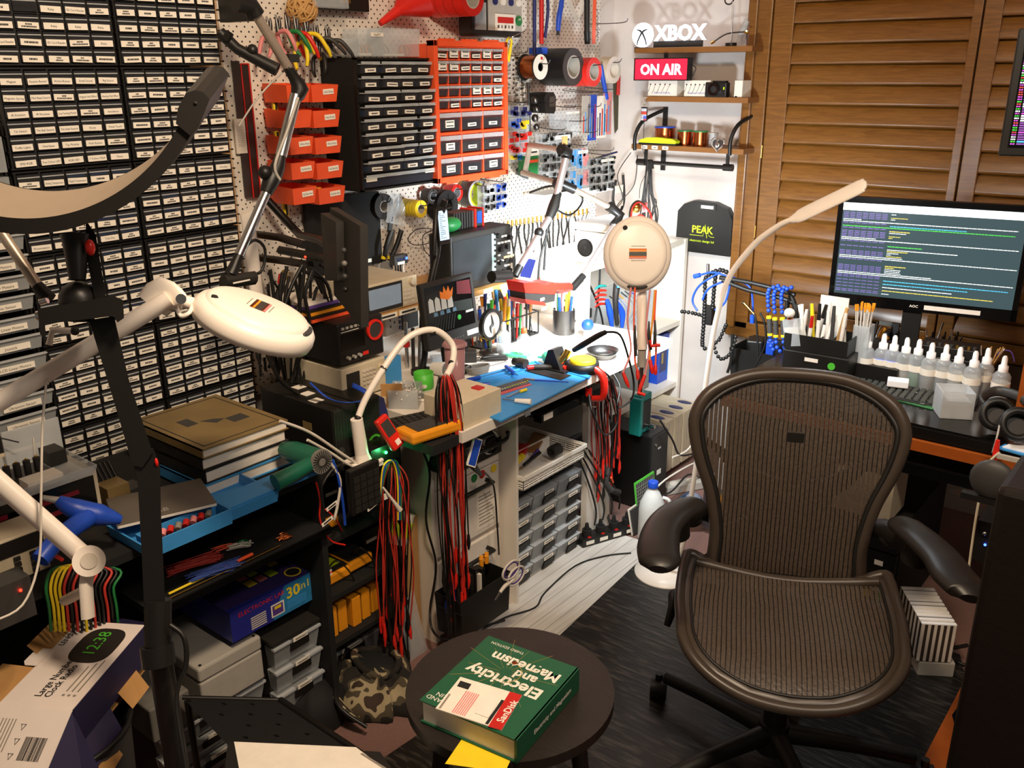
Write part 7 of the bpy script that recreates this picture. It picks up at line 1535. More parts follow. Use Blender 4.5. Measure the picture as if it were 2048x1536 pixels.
# big organiser with markers
a=P(1570,745,Z=DZ)
t=Thing('desk_organiser','black tiered desk organiser with label and green sticker','organiser',(1.235,2.70,DZ),3)
b=t.p('lower_box'); b.box((0,0,0),(.205,.15,.085),'black'); b.bev=.003
b=t.p('upper_tier'); b.tray((.095,.075,.086),(.20,.13,.05),.004,'black')
for k in range(4): b.box((.03+.035*k,.015,.09),(.033+.035*k,.13,.128),'dark')
t.p('label_card').box((.07,-.001,.058),(.112,0,.070),'label'); t.p('round_sticker',label='bright green dot').cyl((.155,-.002,.055),(.155,0,.055),.0115,'ltgreen',n=20)
q=t.p('hook_row')
for k in range(24): q.cyl((.012+.006*k,-.004,.020),(.012+.006*k,-.001,.020),.0022,'steel',n=6)
random.seed(31)
mk=[('black','marker'),('white','marker'),('red','marker'),('black','marker'),('white','marker'),('dkgrey','pen'),('softwhite','pen'),('black','marker'),('white','marker'),('yellow','pen'),('black','marker'),('white','marker'),('pine','pen'),('navy','marker'),('white','marker'),('grey','pen'),('black','marker'),('white','marker')]
for k,(m_,nm) in enumerate(mk):
 x=.022+.024*(k%7)+random.uniform(-.004,.004); y=.03+.035*(k//7)
 wp=Matrix.Rotation(R(3),3,'Z')@V((x,y,0))+V((1.235,2.70,DZ+.094))
 t=Thing(nm,'slim marker or pen standing in the black desk organiser','pen',wp,0,'pens in the desk organiser',rot=(random.uniform(-10,10),random.uniform(-12,12),0)); h_=random.uniform(.10,.145)
 t.p('barrel').cyl((0,0,0),(0,0,h_*.65),.0062,'white' if m_ in('black','red','navy') else m_,n=10); t.p('cap').cyl((0,0,h_*.65),(0,0,h_),.0068,m_,r2=.005,n=10)
t=Thing('brush_set','clear sleeve of makeup style brushes standing left in the organiser','brushes',(1.255,2.715,DZ+.095),rot=(0,-12,0)); t.p('sleeve').box((-.02,-.004,0),(.03,.02,.085),'clear2'); t.p('brush_hair').ball((0,.01,.105),(.018,.015,.016),'softwhite',12); t.p('brush_ferrule').cyl((0,.01,.07),(0,.01,.095),.009,'copper',n=12); t.p('sleeve_card').box((-.018,.0,.0),(.028,.003,.06),'paper')
s=Solo('white_card_stack','white card standing behind the pens in the organiser','card',(1.29,2.83,DZ)); s.box((0,0,0),(.09,.006,.245),'paper')
t=Thing('bud_holder','clear holder of orange and clear dental sticks','holder',(1.435,2.835,DZ)); t.p('cup').tray((0,0,0),(.05,.05,.17),.002,'clear2')
for k in range(14): x=random.uniform(-.016,.016); y=random.uniform(-.016,.016); q=t.p('stick'); q.cyl((x,y,.08),(x*1.7,y*1.7,.225),.0022,'softwhite',n=6); q.cyl((x*1.7,y*1.7,.215),(x*1.8,y*1.8,.235),.0035,'amber',n=6)
# keyboard
a,b_=D(1712,748),D(1880,772); an=math.degrees(math.atan2(b_.y-a.y,b_.x-a.x))
t=Thing('keyboard','black keyboard with grey keys under the spray bottles','keyboard',(1.45,2.642,DZ),4)
b=t.p('keyboard_body'); b.box((0,0,0),(.36,.125,.014),'black'); b.bev=.003
mat('keycap','3a3e3a',.45); kk=t.p('keys')
for r_ in range(6):
 for c_ in range(18): kk.add([(.006+.0195*c_,.008+.0195*r_,.0145),(.022+.0195*c_,.008+.0195*r_,.0145),(.022+.0195*c_,.023+.0195*r_,.0145),(.006+.0195*c_,.023+.0195*r_,.0145),(.008+.0195*c_,.010+.0195*r_,.020),(.020+.0195*c_,.010+.0195*r_,.020),(.020+.0195*c_,.021+.0195*r_,.020),(.008+.0195*c_,.021+.0195*r_,.020)],[(4,5,6,7),(0,1,5,4),(1,2,6,5),(2,3,7,6),(3,0,4,7)],'keycap')
# spray bottles
liq=['grey','ltgrey','olive','ltgrey','green','grey','dkgrey','ltgrey','frost','copper','ltgrey']
where=['spray bottle leftmost in the row behind the keyboard','second spray bottle from the left','third spray bottle from the left, brown liquid','fourth spray bottle from the left','fifth spray bottle from the left, green liquid','sixth spray bottle, middle of the row','seventh spray bottle from the left','eighth spray bottle from the left','milky spray bottle third from the right','spray bottle second from the right','rightmost spray bottle beside the wooden hutch']
px=[(1727,754),(1758,757),(1779,761),(1803,766),(1827,770),(1852,778),(1880,782),(1907,788),(1937,797),(1962,790),(1994,808)]
proto=None
mat('capwhite','ffffff',.4,var=0)
for k,(x,y) in enumerate(px):
 a=P(x,y,Z=DZ)
 t=Thing('spray_bottle','clear '+where[k],'spray bottle',(a.x,a.y,DZ),0,'clear spray bottles with white nozzles'); z0=.0 if k<8 else .018; s_=1.5
 h_=.058*s_
 b=t.p('bottle_body'); b.lathe([(.015*s_,0),(.0165*s_,.003),(.0165*s_,h_),(.012*s_,h_+.010),(.0075*s_,h_+.015)],'clear2',18)
 t.p('liquid').lathe([(.0145*s_,.002),(.0145*s_,h_*.6)],liq[k],14)
 t.p('nozzle',label='white spray nozzle').lathe([(.009*s_,h_+.013),(.009*s_,h_+.030),(.0055*s_,h_+.034),(.005*s_,h_+.054),(.003*s_,h_+.060)],'capwhite',14); t.p('label_band').ring((0,0,h_*.55),(0,0,h_*.78),.0170*s_,.0166*s_,'label',18)
# tools behind bottles
t=Thing('caliper','grey digital caliper standing behind the spray bottles','caliper',D(1770,690)); t.p('beam').box((-.03,0,.07),(.035,.008,.085),'grey'); t.p('display').box((.015,-.006,.03),(.04,.008,.085),'dkgrey'); t.p('pot').cyl((.01,.02,0),(.01,.02,.05),.03,'dark')
s=Solo('rubber_hand','orange rubber tipped tool left behind the spray bottles','tool',D(1762,700));
for pts,r_ in (([(0,0,0),(-.01,0,.04),(-.005,0,.065),(.008,0,.08)],.007),([(0,0,.02),(.012,0,.04),(.02,0,.05)],.006)): s.tube(pts,r_,'amber',8)
t=Thing('finger_toy','orange hand shaped tool behind the middle spray bottles','tool',D(1825,715)); t.p('palm').tube([(0,0,0),(0,0,.035),(.0,0,.055)],[.014,.018,.016],'orange' if 0 else 'amber',8)
for k in range(4): t.p('finger').tube([(-.012+.009*k,0,.045),(-.016+.012*k,0,.065),(-.018+.013*k,0,.085-.004*abs(k-1.5))],[.0055,.005,.004],'amber',8)
s=Solo('metal_stick','thin grey stylus leaning behind the orange hand tool','stylus',D(1850,740)); s.cyl((0,0,0),(.02,.06,.15),.003,'dksteel',n=8)
for k,(x,y,m_,lb_) in enumerate(((1745,700,'steel','steel cup of tweezers leftmost behind the bottles'),(1855,722,'brightred','red capped jar behind the sixth spray bottle'),(1880,722,'black','black and steel tool cup behind the seventh bottle'),(1905,722,'blue','blue tool cup behind the eighth bottle'))):
 t=Thing('tool_cup',lb_,'cup',D(x,y)); t.p('cup_body').cyl((0,0,0),(0,0,.05),.020,m_,n=18)
 for j in range(4): t.p('tool').cyl((.006*math.cos(j*1.6),.006*math.sin(j*1.6),.05),(.018*math.cos(j*1.6),.018*math.sin(j*1.6),.09+.008*(j%3)),.003,['steel','black','white','dkgrey'][j],n=7)
for j,(x,y,n) in enumerate(((1915,760,4),(1965,770,9))):
 t=Thing('wooden_sticks',['four pale wooden sticks in a black cup behind the bottles','bundle of wooden sticks and white cable ties in a black cup'][j],'sticks',D(x,y)); t.p('cup').cyl((0,0,0),(0,0,.055),.022,'black',n=18)
 for k in range(n): a_=random.uniform(-.5,.8); t.p('stick').cyl((random.uniform(-.01,.01),0,.01),(.07*a_ if j else -.03+.015*k,random.uniform(-.02,.02),.125),.0024,'pine' if k<7 else 'white',n=6)
 if j: t.p('cable_tie').tube([(.0,0,.05),(.03,0,.11),(.06,0,.12),(.075,0,.09)],.002,'purple')
# pcb, cotton box, headphones
q=[D(x,y,.003) for x,y in ((1805,800),(1830,828),(1872,792),(1835,770))]
t=Thing('circuit_board','green circuit board leaning on the desk before the keyboard','circuit board',(q[0].x,q[0].y,DZ+.007),-8); mat('pcb','3f7a4a',.4,var=.5,scale=120)
b=t.p('board'); b.box((-.01,-.03,.0),(.10,.07,.002),'pcb');
for k in range(16): x_,y_=random.uniform(-.005,.085),random.uniform(-.025,.06); t.p('component').box((x_,y_,.002),(x_+random.uniform(.004,.014),y_+.008,.002+random.uniform(.002,.010)),random.choice(['dark','paper','steel','ltgrey','brass','ltgreen']))
s=Solo('white_tissue_box','small white box on the keyboard before the bottles','box',D(1795,772,.022),15); s.box((-.03,-.02,0),(.03,.02,.022),'capwhite'); s.bev=.003
t=Thing('pad_box','clear frosted box of stacked cotton pads at the desk corner','box',D(1905,835),28); b=t.p('box_body'); b.tray((0,.012,0.007),(.085,.085,.075),.0025,'frost')
for k in range(8): t.p('cotton_pad').bx((0,.012,.010+.0042*k),(.074,.074,.0036),'paper' if k%2 else 'softwhite')
t.p('white_pads').bx((0,.012,.044),(.07,.07,.012),'capwhite')
t=Thing('headphones','black over-ear headphones at the right desk corner','headphones',D(2010,845,.01))
c=P(1990,830,Z=DZ+.05); c2=P(2030,850,Z=DZ+.05)
for k,cc in enumerate((c,c2)):
 e=t.p('ear_cup',w=True); n_=V((.35,-.85,.4)).normalized(); e.ring(cc,cc+n_*.03,.042,.030,'dark',28); e2=t.p('cushion',w=True); e1_=n_.orthogonal().normalized(); e2_=n_.cross(e1_); e2.tube([cc+n_*.03+(e1_*math.cos(a_)+e2_*math.sin(a_))*.036 for a_ in [i*PI/6 for i in range(12)]],.010,'black',8,2,closed=True); e.cyl(cc,cc+n_*.008,.03,'dkgrey',n=24)
t.p('headband',w=True).tube([c+V((-.02,.03,.0)),c+V((-.05,.06,.02)),c+V((-.02,.12,.03)),c2+V((.0,.12,.03)),c2+V((.02,.04,0))],[(.006,.014)]*5,'dkgrey',8)
t.p('cable',w=True).tube([P(2000,845,Z=DZ+.06),P(1995,870,Z=DZ+.04),P(1985,905,Y=2.45)],.0025,'ltgrey')
s=Solo('screwdriver','red handled probe hanging at the desk edge','probe',P(1995,900,Y=2.44),w=True); s.tube([P(1996,880,Y=2.44),P(1992,905,Y=2.44),P(1988,925,Y=2.44)],[.005,.008,.006],'brightred',8); s.tube([P(1988,925,Y=2.44),P(1982,950,Y=2.44)],.004,'black')
s=Solo('paper_sheets','white and blue papers under the headphones at the desk edge','paper',(1.93,2.44,DZ+.001)); s.slab([(0,.03),(.30,.0),(.34,.10),(.02,.09)],0,.006,'capwhite'); s.slab([(-.01,.02),(.1,.0),(.1,.05),(0,.06)],-.0,.003,'ltblue')
s=Solo('cream_cable','thin cream cable hanging from the desk corner to the chair arm','cord',P(1975,930,Y=2.43),w=True); s.tube([P(1999,905,Y=2.43),P(1972,935,Y=2.43),P(1958,1000,Y=2.43),P(1948,1060,Y=2.43),P(1937,1140,Y=2.40)],.0035,'cream')
t=Thing('mask_clip','grey plastic headset part hanging by the leather block','part',P(1985,960,Y=2.2)); t.p('shell').ball((.0,0,0),(.05,.02,.05),'dkgrey',18); t.p('clip').box((-.06,-.01,-.06),(.03,.01,-.045),'black'); t.p('bar').box((.0,.0,.055),(.09,.01,.065),'ltgrey')
s=Solo('blue_led_device','black device with tiny blue light behind the leather block','device',P(1975,1090,Y=2.3)); s.box((-.03,0,-.05),(.08,.1,.06),'black'); s.ball((-.005,-.003,0),(.0035,.0035,.0035),'led_blue',8); s.ball((-.01,-.004,.03),.006,'chrome',8)
# striped box, stack
t=Thing('speaker_block','dark and cream striped block with keys on a grey case','stack',(1.86,2.44,.055),-55 if 0 else 33)
b=t.p('striped_body');
for k in range(11): b.box((-.045+.0085*k,-.0,0),(-.045+.0085*(k+1),.004,.12),'softwhite' if k%2==0 else 'brown_plastic')
for k in range(14): b.box((-.045,.004+.014*k,0),(.0485,.004+.014*(k+1),.12),'brown_plastic' if k%2==0 else 'softwhite')
q=t.p('stripe_top')
for k in range(10): q.box((-.046,.02*k,.12),(.049,.02*k+(.012),.123),'capwhite')
s=Solo('grey_case','pale grey case under the striped block','case',(1.865,2.44,.004),33); s.box((-.04,.003,0),(.06,.19,.048),'ltgrey'); s.bev=.004
for k,pts in enumerate((((1790,1250),(1830,1290),(1880,1310),(1930,1330)),((1785,1235),(1810,1290),(1870,1300),(1935,1290)),((1790,1270),(1840,1320),(1900,1345),(1925,1360)))):
 s=Solo('floor_cable',['black cable on the carpet right of the chair','thicker black cable before the grey case','long black cable crossing the carpet at right'][k],'cable',P(*pts[0],Z=.008),w=True); s.tube([P(x,y,Z=.008) for x,y in pts],.005,'black')
# leather chair back and wood plinth
mat('leather','150e0b',.38,bump=.4,scale=60)
t=Thing('leather_armchair','dark brown leather armchair back filling the right photo edge','armchair',(2.5,1.5,0))
b=t.p('backrest',w=True); b.box((2.078,1.5,.03),(2.95,1.68,1.02),'leather'); b.bev=.012; b=t.p('seat_block',w=True); b.box((2.09,1.69,.03),(2.95,2.30,.45),'leather'); b.bev=.02
s=Solo('wood_plinth','orange-red wooden plank on the floor beside the leather armchair','plank',(1.945,1.6,.001)); s.box((0,-.2,0),(.128,1.0,.022),'deskwood')
s=Solo('denim_cloth','blue patterned cloth hanging at the armchair edge','cloth',P(1925,1440,X=2.0));
s=PEND[-1]; s.w=True; cl=[(1935,1400),(1918,1410),(1904,1430),(1912,1460),(1925,1480),(1937,1470)]; vs=[P(x,y,X=2.06) for x,y in cl]; s.add(vs+[v+V((.01,.02,0)) for v in vs],[tuple(range(6)),tuple(range(11,5,-1))],'steelblue')
# blue loc-line and black ball-joint arms by the wall
def beads(t,name,pts,r,m_,step=.012):
 q=t.p(name,w=True); pts=[V(p) for p in pts]; out=[]
 N=len(pts)
 for i in range(N-1):
  p0=pts[max(i-1,0)];p1=pts[i];p2=pts[i+1];p3=pts[min(i+2,N-1)]
  n=max(2,int((p2-p1).length/step))
  for k in range(n):
   u=k/n; out.append(.5*((2*p1)+(p2-p0)*u+(2*p0-5*p1+4*p2-p3)*u*u+(3*p1-p0-3*p2+p3)*u**3))
 for p in out: q.ball(p,r,m_,8)
A=lambda x,y,Y=3.05:P(x,y,Y=Y)
t=Thing('helping_hand','black ball-jointed flexible arms on a stand by the white wall','flexible arms',A(1420,700))
beads(t,'flexible_arm',[A(1432,545),A(1412,555),A(1410,590),A(1408,640),A(1405,690),A(1415,698)],.009,'black')
beads(t,'flexible_arm',[A(1432,545),A(1428,580),A(1425,620)],.009,'black')
beads(t,'flexible_arm',[A(1364,623),A(1385,626),A(1408,632)],.008,'black')
beads(t,'flexible_arm',[A(1452,650),A(1438,680),A(1428,688),A(1432,705),A(1442,718),A(1458,710),A(1468,690),A(1472,668)],.008,'black')
beads(t,'flexible_arm',[A(1425,545),A(1440,540),A(1458,548),A(1466,570)],.009,'black')
t.p('block',w=True).box(A(1403,648),A(1424,615)+V((0,.03,0)),'black'); t.p('spindle',w=True).tube([A(1416,528),A(1416,545)],.006,'steel')
for k,pts in enumerate((((1440,555),(1500,565),(1560,580),(1590,590)),((1445,560),(1495,580),(1560,595),(1585,605)),((1580,590),(1592,620),(1590,690)),((1575,600),(1572,650),(1570,690)))): t.p('strut',w=True).tube([A(x,y,3.0) for x,y in pts],.009,'black',6,2)
t.p('base',w=True).tube([A(1465,668),A(1462,720),A(1455,745)],.006,'black')
for k,pts in enumerate((((1400,550),(1430,545),(1470,560),(1500,575),(1506,620),(1504,645)),((1440,545),(1400,570),(1385,600),(1395,622)),((1470,555),(1420,575),(1405,600)),((1460,570),(1450,605),(1430,620)))):
 s=Solo('blue_cable',['bright blue cable arching to a blue plug','blue cable loop left of the flexible arms','inner blue cable loop by the flexible arms','blue cable right of the black block'][k],'cable',A(*pts[0],3.03),w=True); s.tube([A(x,y,3.03) for x,y in pts],.004,'blue');
 if k==0: s.tube([A(1400,550,3.03),A(1388,553,3.03)],.009,'blue'); s.tube([A(1505,630,3.03),A(1504,646,3.03)],.009,'blue')
for k,(x,y) in enumerate(((1548,572),(1560,575),(1575,575))):
 t=Thing('coolant_hose',['left blue segmented hose with yellow collars','middle blue segmented hose with yellow collars','right blue segmented hose with yellow collars'][k],'hose',A(x,y,2.95),0,'blue segmented hoses')
 beads(t,'hose_upper',[A(x+8,y+0,2.95),A(x-10,y+8,2.95),A(x-12,y+30,2.95),A(x-10,y+56,2.95)],.008,'blue'); t.p('collar',w=True).cyl(A(x-10,y+60,2.95),A(x-10,y+65,2.95),.009,'yellow'); t.p('clear_section',w=True).cyl(A(x-9,y+66,2.95),A(x-8,y+94,2.95),.009,'dkgrey'); t.p('collar',w=True).cyl(A(x-8,y+94,2.95),A(x-8,y+99,2.95),.009,'yellow')
 beads(t,'hose_lower',[A(x-8,y+100,2.95),A(x-6,y+120,2.95),A(x+2+4*k,y+132,2.95)],.008,'blue')
t=Thing('clamp_stand','thin dark clamp arms rising beside the blue hoses','arms',A(1508,740,2.98)); t.p('arm',w=True).tube([A(1508,738,2.98),A(1530,690,2.98),A(1530,650,2.98),A(1520,625,2.98)],.004,'black'); t.p('arm',w=True).tube([A(1516,720,2.98),A(1514,660,2.98),A(1508,628,2.98),A(1485,605,2.98)],.004,'black'); t.p('clip',w=True).tube([A(1508,628,2.98),A(1488,606,2.98)],.005,'brass')
# black basket of tools & low stand
s=Solo('low_cabinet','low white cabinet carrying the black tool basket','cabinet',(.86,3.08,.0)); s.box((.0,0,0.002),(.26,.45,.52),'melamine')
t=Thing('tool_basket','black basket of cables and tools left of the desk organiser','basket',(.985,3.22,.522),0); t.p('basket_body').tray((0,0,0),(.25,.22,.12),.004,'black',.08)
q=[('power_adapter','dkgrey',(.07,.0,.09),(.05,.06,.06)),('blue_spray','blue',(-.0,-.02,.09),(.03,.04,.05)),('tool_case','black',(-.07,.0,.08),(.06,.08,.05))]
for nm,m_,c_,sz_ in q: s=Solo(nm,{'power_adapter':'dark wedge power adapter in the black basket','blue_spray':'blue canister in the black basket','tool_case':'black round tool at the basket left'}[nm],'tool',V((.985,3.22,.522))+V(c_),20); s.bx((0,0,-.03),(sz_[0],sz_[1],sz_[2]+.04),m_); s.bev=.006
# ---------------- boom arms, lamps and foreground ----------------
def DP(x,y,d): return CAM+(fw+(x-1024)/CF*rv-(y-768)/CF*uv)*d
# right magnifier lamp
def magni(label,c,nrm,up,scale,lit,loc):
 t=Thing('magnifier_lamp',label,'magnifier lamp',loc); n=nrm.normalized(); u=(up-up.dot(n)*n).normalized(); r_=u.cross(n)*-1
 Mt=Matrix((r_,u,n)).transposed().to_4x4(); Mt.translation=c
 b=t.p('lamp_head',w=True); b.T=Mt; Rr=.112*scale
 prof=[(Rr*.70,-.030),(Rr*.97,-.026),(Rr,-.014),(Rr*.99,.0),(Rr*.93,.010),(Rr*.84,.014)]
 def el(p,m_,cap=False):
  vs=[];n_=48
  for rr,z in p:
   for k in range(n_):
    a_=2*PI*k/n_; vs.append((rr*math.cos(a_),rr*math.sin(a_)*1.12,z))
  fs=[(i*n_+k,i*n_+(k+1)%n_,(i+1)*n_+(k+1)%n_,(i+1)*n_+k) for i in range(len(p)-1) for k in range(n_)]
  b.add(vs,fs,m_,True)
  if cap: b.add(vs[-n_:],[tuple(range(n_))],m_)
 el(prof,'lampwhite')
 b=t.p('rear_cover',w=True); b.T=Mt; el([(Rr*.86,.012),(Rr*.83,.018),(Rr*.79,.022),(Rr*.70,.024),(.001,.026)],'lampwhite')
 b=t.p('front_lens',w=True); b.T=Mt; el([(Rr*.72,-.028),(.001,-.028)],'glass')
 if lit: b=t.p('led_ring',w=True,label='white glowing led ring'); b.T=Mt; el([(Rr*.96,-.0275),(Rr*.73,-.0305)],'led_panel')
 b=t.p('rating_label',w=True,label='orange and black printed label'); b.T=Mt
 for k,(m_,z0,z1) in enumerate((('copper',.008,.013),('amber',.004,.008),('brown_plastic',.0,.004),('dkgrey',-.008,.0),('copper',-.012,-.008),('pink',-.016,-.012))): b.box((-.024,z0,.0262),(.026,z1,.0268),m_)
 for k,(z,w_) in enumerate(((.020,.02),(-.021,.02))): b.box((-w_,z-.0006,.0262),(w_,z+.0006,.0266),'inkgrey')
 b=t.p('button',w=True); b.T=Mt; b.cyl((.038,.072,.016),(.038,.072,.024),.007,'ink',n=16)
 b=t.p('vent_pad',w=True); b.T=Mt; b.ball((.0,-.094,.012),(.03,.009,.005),'dkgrey',16)
 return t,Mt
c=DP(1275,508,2.62); nr=(CAM-c).normalized()+V((.10,.0,.12))
t,Mt=magni('white magnifier lamp with round head glowing towards the corner',c,nr,V((0,0,1)),.88,True,V((.80,c.y-.02,ZT)))
t.p('arm',w=True).tube([DP(1283,570,2.66),DP(1284,640,2.66),DP(1284,700,2.66)],.016,'lampwhite',12,1); b_=DP(1284,700,2.66)
t.p('clamp_joint',w=True).cyl(b_,b_+V((0,0,-.05)),.013,'ltgrey'); t.p('post',w=True).cyl(b_+V((0,0,-.05)),V((b_.x,b_.y,b_.z-.14)),.008,'chrome')
n=nr.normalized(); o_=lamp('magnifier_ring_light','AREA',c-n*.036,21,COOL,.16,to=c-n+V((-.12,0,-.15)),spread=150); o_.data.shape='DISK'
# red looped leads above and probes below the magnifier
for k,(pts,m_) in enumerate((([(1262,440),(1265,415),(1280,405),(1300,425),(1303,445)],'brightred'),([(1258,445),(1262,415),(1275,402),(1290,410)],'black'),([(1265,445),(1280,430),(1295,440)],'brightred'))):
 s=Solo('looped_lead',['red lead loop above the white lamp head','black lead loop above the white lamp head','small red lead loop on the lamp head top'][k],'lead',DP(*pts[0],2.68),w=True); s.tube([DP(x,y,2.68) for x,y in pts],.0028,m_)
s=Solo('terminal_clip','brass and cream terminal clips above the white lamp head','clip',DP(1275,415,2.7),w=True); s.ball(DP(1272,415,2.7),.016,'brass',10); s.box(DP(1284,425,2.7),DP(1292,405,2.7)+V((0,.01,0)),'pink')
pr=[((1262,575),(1255,640),(1262,700),(1246,745),(1258,775),'pink','pink lead with red probe left under the white lamp'),((1270,575),(1268,640),(1270,720),(1275,740),(1276,760),'orange','orange lead down to a red probe'),((1300,580),(1292,660),(1298,700),(1290,750),(1276,788),'pink','pale pink lead ending in red L-shaped probe'),((1310,580),(1305,640),(1300,690),(1300,720),(1305,748),'amber','amber lead ending in red probe'),((1312,580),(1309,640),(1312,690),(1311,730),(1311,750),'orange','rightmost orange lead under the white lamp')]
for k,p in enumerate(pr):
 t=Thing('test_probe',p[6],'test probe',DP(*p[0],2.6)); pts=[DP(x,y,2.58) for x,y in p[:5]]; t.p('wire',w=True).tube(pts[:4],.0028,p[5],6); t.p('probe_grip',w=True).tube([pts[3],pts[3].lerp(pts[4],.6),pts[4]],[.005,.006,.003],'brightred',8)
for k,(x,y,x2,y2) in enumerate(((1270,680,1272,712),(1298,672,1302,700),(1310,670,1308,690))):
 s=Solo('probe_tip',['black probe sleeve left of the lamp post','black probe sleeve right of the lamp post','second black probe sleeve right of the post'][k],'probe',DP(x,y,2.57),w=True); s.tube([DP(x,y-30,2.57),DP(x,y,2.57),DP(x2,y2,2.57)],[.002,.005,.004],'black',8)
s=Solo('test_probe_clip','red l-shaped probe plug at the lamp post','probe',DP(1300,690,2.55),w=True); s.tube([DP(1300,680,2.55),DP(1302,692,2.55),DP(1320,690,2.55)],.005,'brightred',8,1); s.tube([DP(1275,785,2.55),DP(1290,790,2.55)],.005,'brightred',8,1)
# white long magnifier post glow bar is the arm itself
# alu boom arms at the bench
X5=.46
def Q(x,y,X=X5): return P(x,y,X=X)
t=Thing('boom_arm','aluminium boom arm reaching down to the small camera','boom arm',L(1010,345,.02))
t.p('wall_joint',w=True).tube([L(1040,342,.03),L(1048,346,.07),L(1052,348,.12)],.02,'black'); t.p('tube',w=True).tube([L(1050,346,.10),Q(1060,290,.30),Q(1125,300)],.010,'aluwarm',12,1); t.p('joint',w=True).tube([Q(1122,298),Q(1135,305),Q(1132,318)],.020,'black',8,1)
t.p('tube',w=True).cyl(Q(1132,316),Q(1113,392),.0125,'alu'); t.p('joint',w=True).tube([Q(1116,385),Q(1108,412),Q(1098,436)],[.014,.02,.016],'black',10,1); t.p('tube',w=True).cyl(Q(1099,434),Q(1036,540),.0115,'alu'); t.p('joint',w=True).tube([Q(1040,532),Q(1030,552)],.013,'black',8,1)
t.p('cable_clip',w=True).ball(Q(1078,465),.017,'black',10); t.p('paper_tag',w=True).box(Q(1124,290),Q(1134,272)+V((.003,0,0)),'pine')
s=Thing('small_camera','small flat black camera on the first boom arm','camera',Q(1003,552)); s.p('camera_body',w=True).tube([Q(983,554),Q(1018,552)],[.02,.02],'black',8,1); s.p('paper_tag',w=True).box(Q(1007,517),Q(1027,508)+V((.002,0,0)),'pine')
t=Thing('boom_arm','aluminium boom arm holding the red tool over the pens','boom arm',L(1045,350,.02))
t.p('tube',w=True).cyl(Q(1045,345,.15),Q(1112,365,.35),.010,'aluwarm'); t.p('joint',w=True).ball(Q(1118,368,.36),.026,'black',12); t.p('joint',w=True).tube([Q(1118,366,.38),Q(1150,380,.42)],.017,'black',8,1); t.p('tube',w=True).cyl(Q(1148,378,.42),Q(1220,415,.52),.0105,'aluwarm'); t.p('joint',w=True).tube([Q(1218,412,.52),Q(1240,430,.54),Q(1228,452,.54)],.019,'black',10,1)
t.p('tube',w=True).cyl(Q(1230,448,.54),Q(1162,560,.54),.0115,'alu'); t.p('joint',w=True).tube([Q(1166,552,.54),Q(1145,576,.54)],.013,'black',8,1)
t=Thing('thermal_camera','red and black handheld thermal camera held by the boom arm','thermal camera',Q(1085,580,.54))
b=t.p('head',w=True); Y0=Q(1036,600,.54);
def qp(pts,d0,d1,m_,bb):
 vs=[Q(x,y,.54)+V((d0,0,0)) for x,y in pts]+[Q(x,y,.54)+V((d1,0,0)) for x,y in pts]; n_=len(pts)
 bb.add(vs,[tuple(range(n_))[::-1],tuple(range(n_,2*n_))]+[(k,(k+1)%n_,n_+(k+1)%n_,n_+k) for k in range(n_)],m_)
qp([(1032,563),(1060,562),(1075,568),(1092,562),(1100,575),(1095,586),(1036,583)],-.04,.03,'brightred',b)
b=t.p('body',w=True); qp([(1036,583),(1098,582),(1096,600),(1075,604),(1038,598)],-.035,.027,'dark',b); b=t.p('lower_trim',w=True); qp([(1036,596),(1075,602),(1078,609),(1040,605)],-.037,.029,'brightred',b)
t.p('label_square',w=True).box(Q(1067,600,.54)+V((.028,0,0)),Q(1075,592,.54)+V((.0285,0,0)),'label')
t.p('grip',w=True).tube([Q(1090,574,.54),Q(1115,576,.54),Q(1138,574,.54)],[.018,.019,.016],'brightred',12); t.p('grip_band',w=True).tube([Q(1095,585,.55),Q(1132,580,.55)],.006,'black',6)
t=Thing('phone','white framed phone propped behind the red thermal camera','phone',Q(1058,560,.38));
b=t.p('phone_body',w=True);
def qx(pts,X,th,m_,bb):
 vs=[P(x,y,X=X) for x,y in pts]+[P(x,y,X=X)-V((th,0,0)) for x,y in pts]; n_=len(pts)
 bb.add(vs,[tuple(range(n_)),tuple(range(2*n_-1,n_-1,-1))]+[(k,n_+k,n_+(k+1)%n_,(k+1)%n_) for k in range(n_)],m_)
qx([(1036,558),(1064,563),(1076,512),(1048,508)],.38,.01,'white',b); b=t.p('screen',w=True); qx([(1040,553),(1061,557),(1072,520),(1049,515)],.381,.0005,'navy',b)
s=Solo('grey_radio','dark radio with digital readout behind the pen rack','radio',P(1060,660,X=.20),90,w=True); s.box(P(1058,680,X=.26),P(1160,612,X=.20),'dark');
for k in range(4): s.cyl(P(1115+9*k,625+5*(k%2),X=.262),P(1115+9*k,625+5*(k%2),X=.27),.006,'ltgrey',n=12)
s.T=None; s.box(P(1082,622,X=.262),P(1094,612,X=.264),'label')
s=Solo('tool_holder_set','orange and purple handled cutters standing behind the phone','tools',P(1095,560,X=.20),w=True)
for k in range(6): s.tube([P(1080+7*k,590,X=.2),P(1080+7*k,560,X=.2),P(1083+7*k,530+3*(k%2),X=.2)],[.006,.009,.007],['orange','purple','orange','dkgrey','red','black'][k],8)
t=Thing('orange_cutter','black cutters with orange spine hanging right of the small magnifier','cutters',P(1010,620,X=.30)); t.p('handle',w=True).tube([P(992,575,X=.30),P(1003,600,X=.30),P(1025,640,X=.30)],.012,'dkgrey',8); t.p('spine',w=True,label='orange spine').tube([P(1010,595,X=.315),P(1027,632,X=.315)],.006,'orange',8)
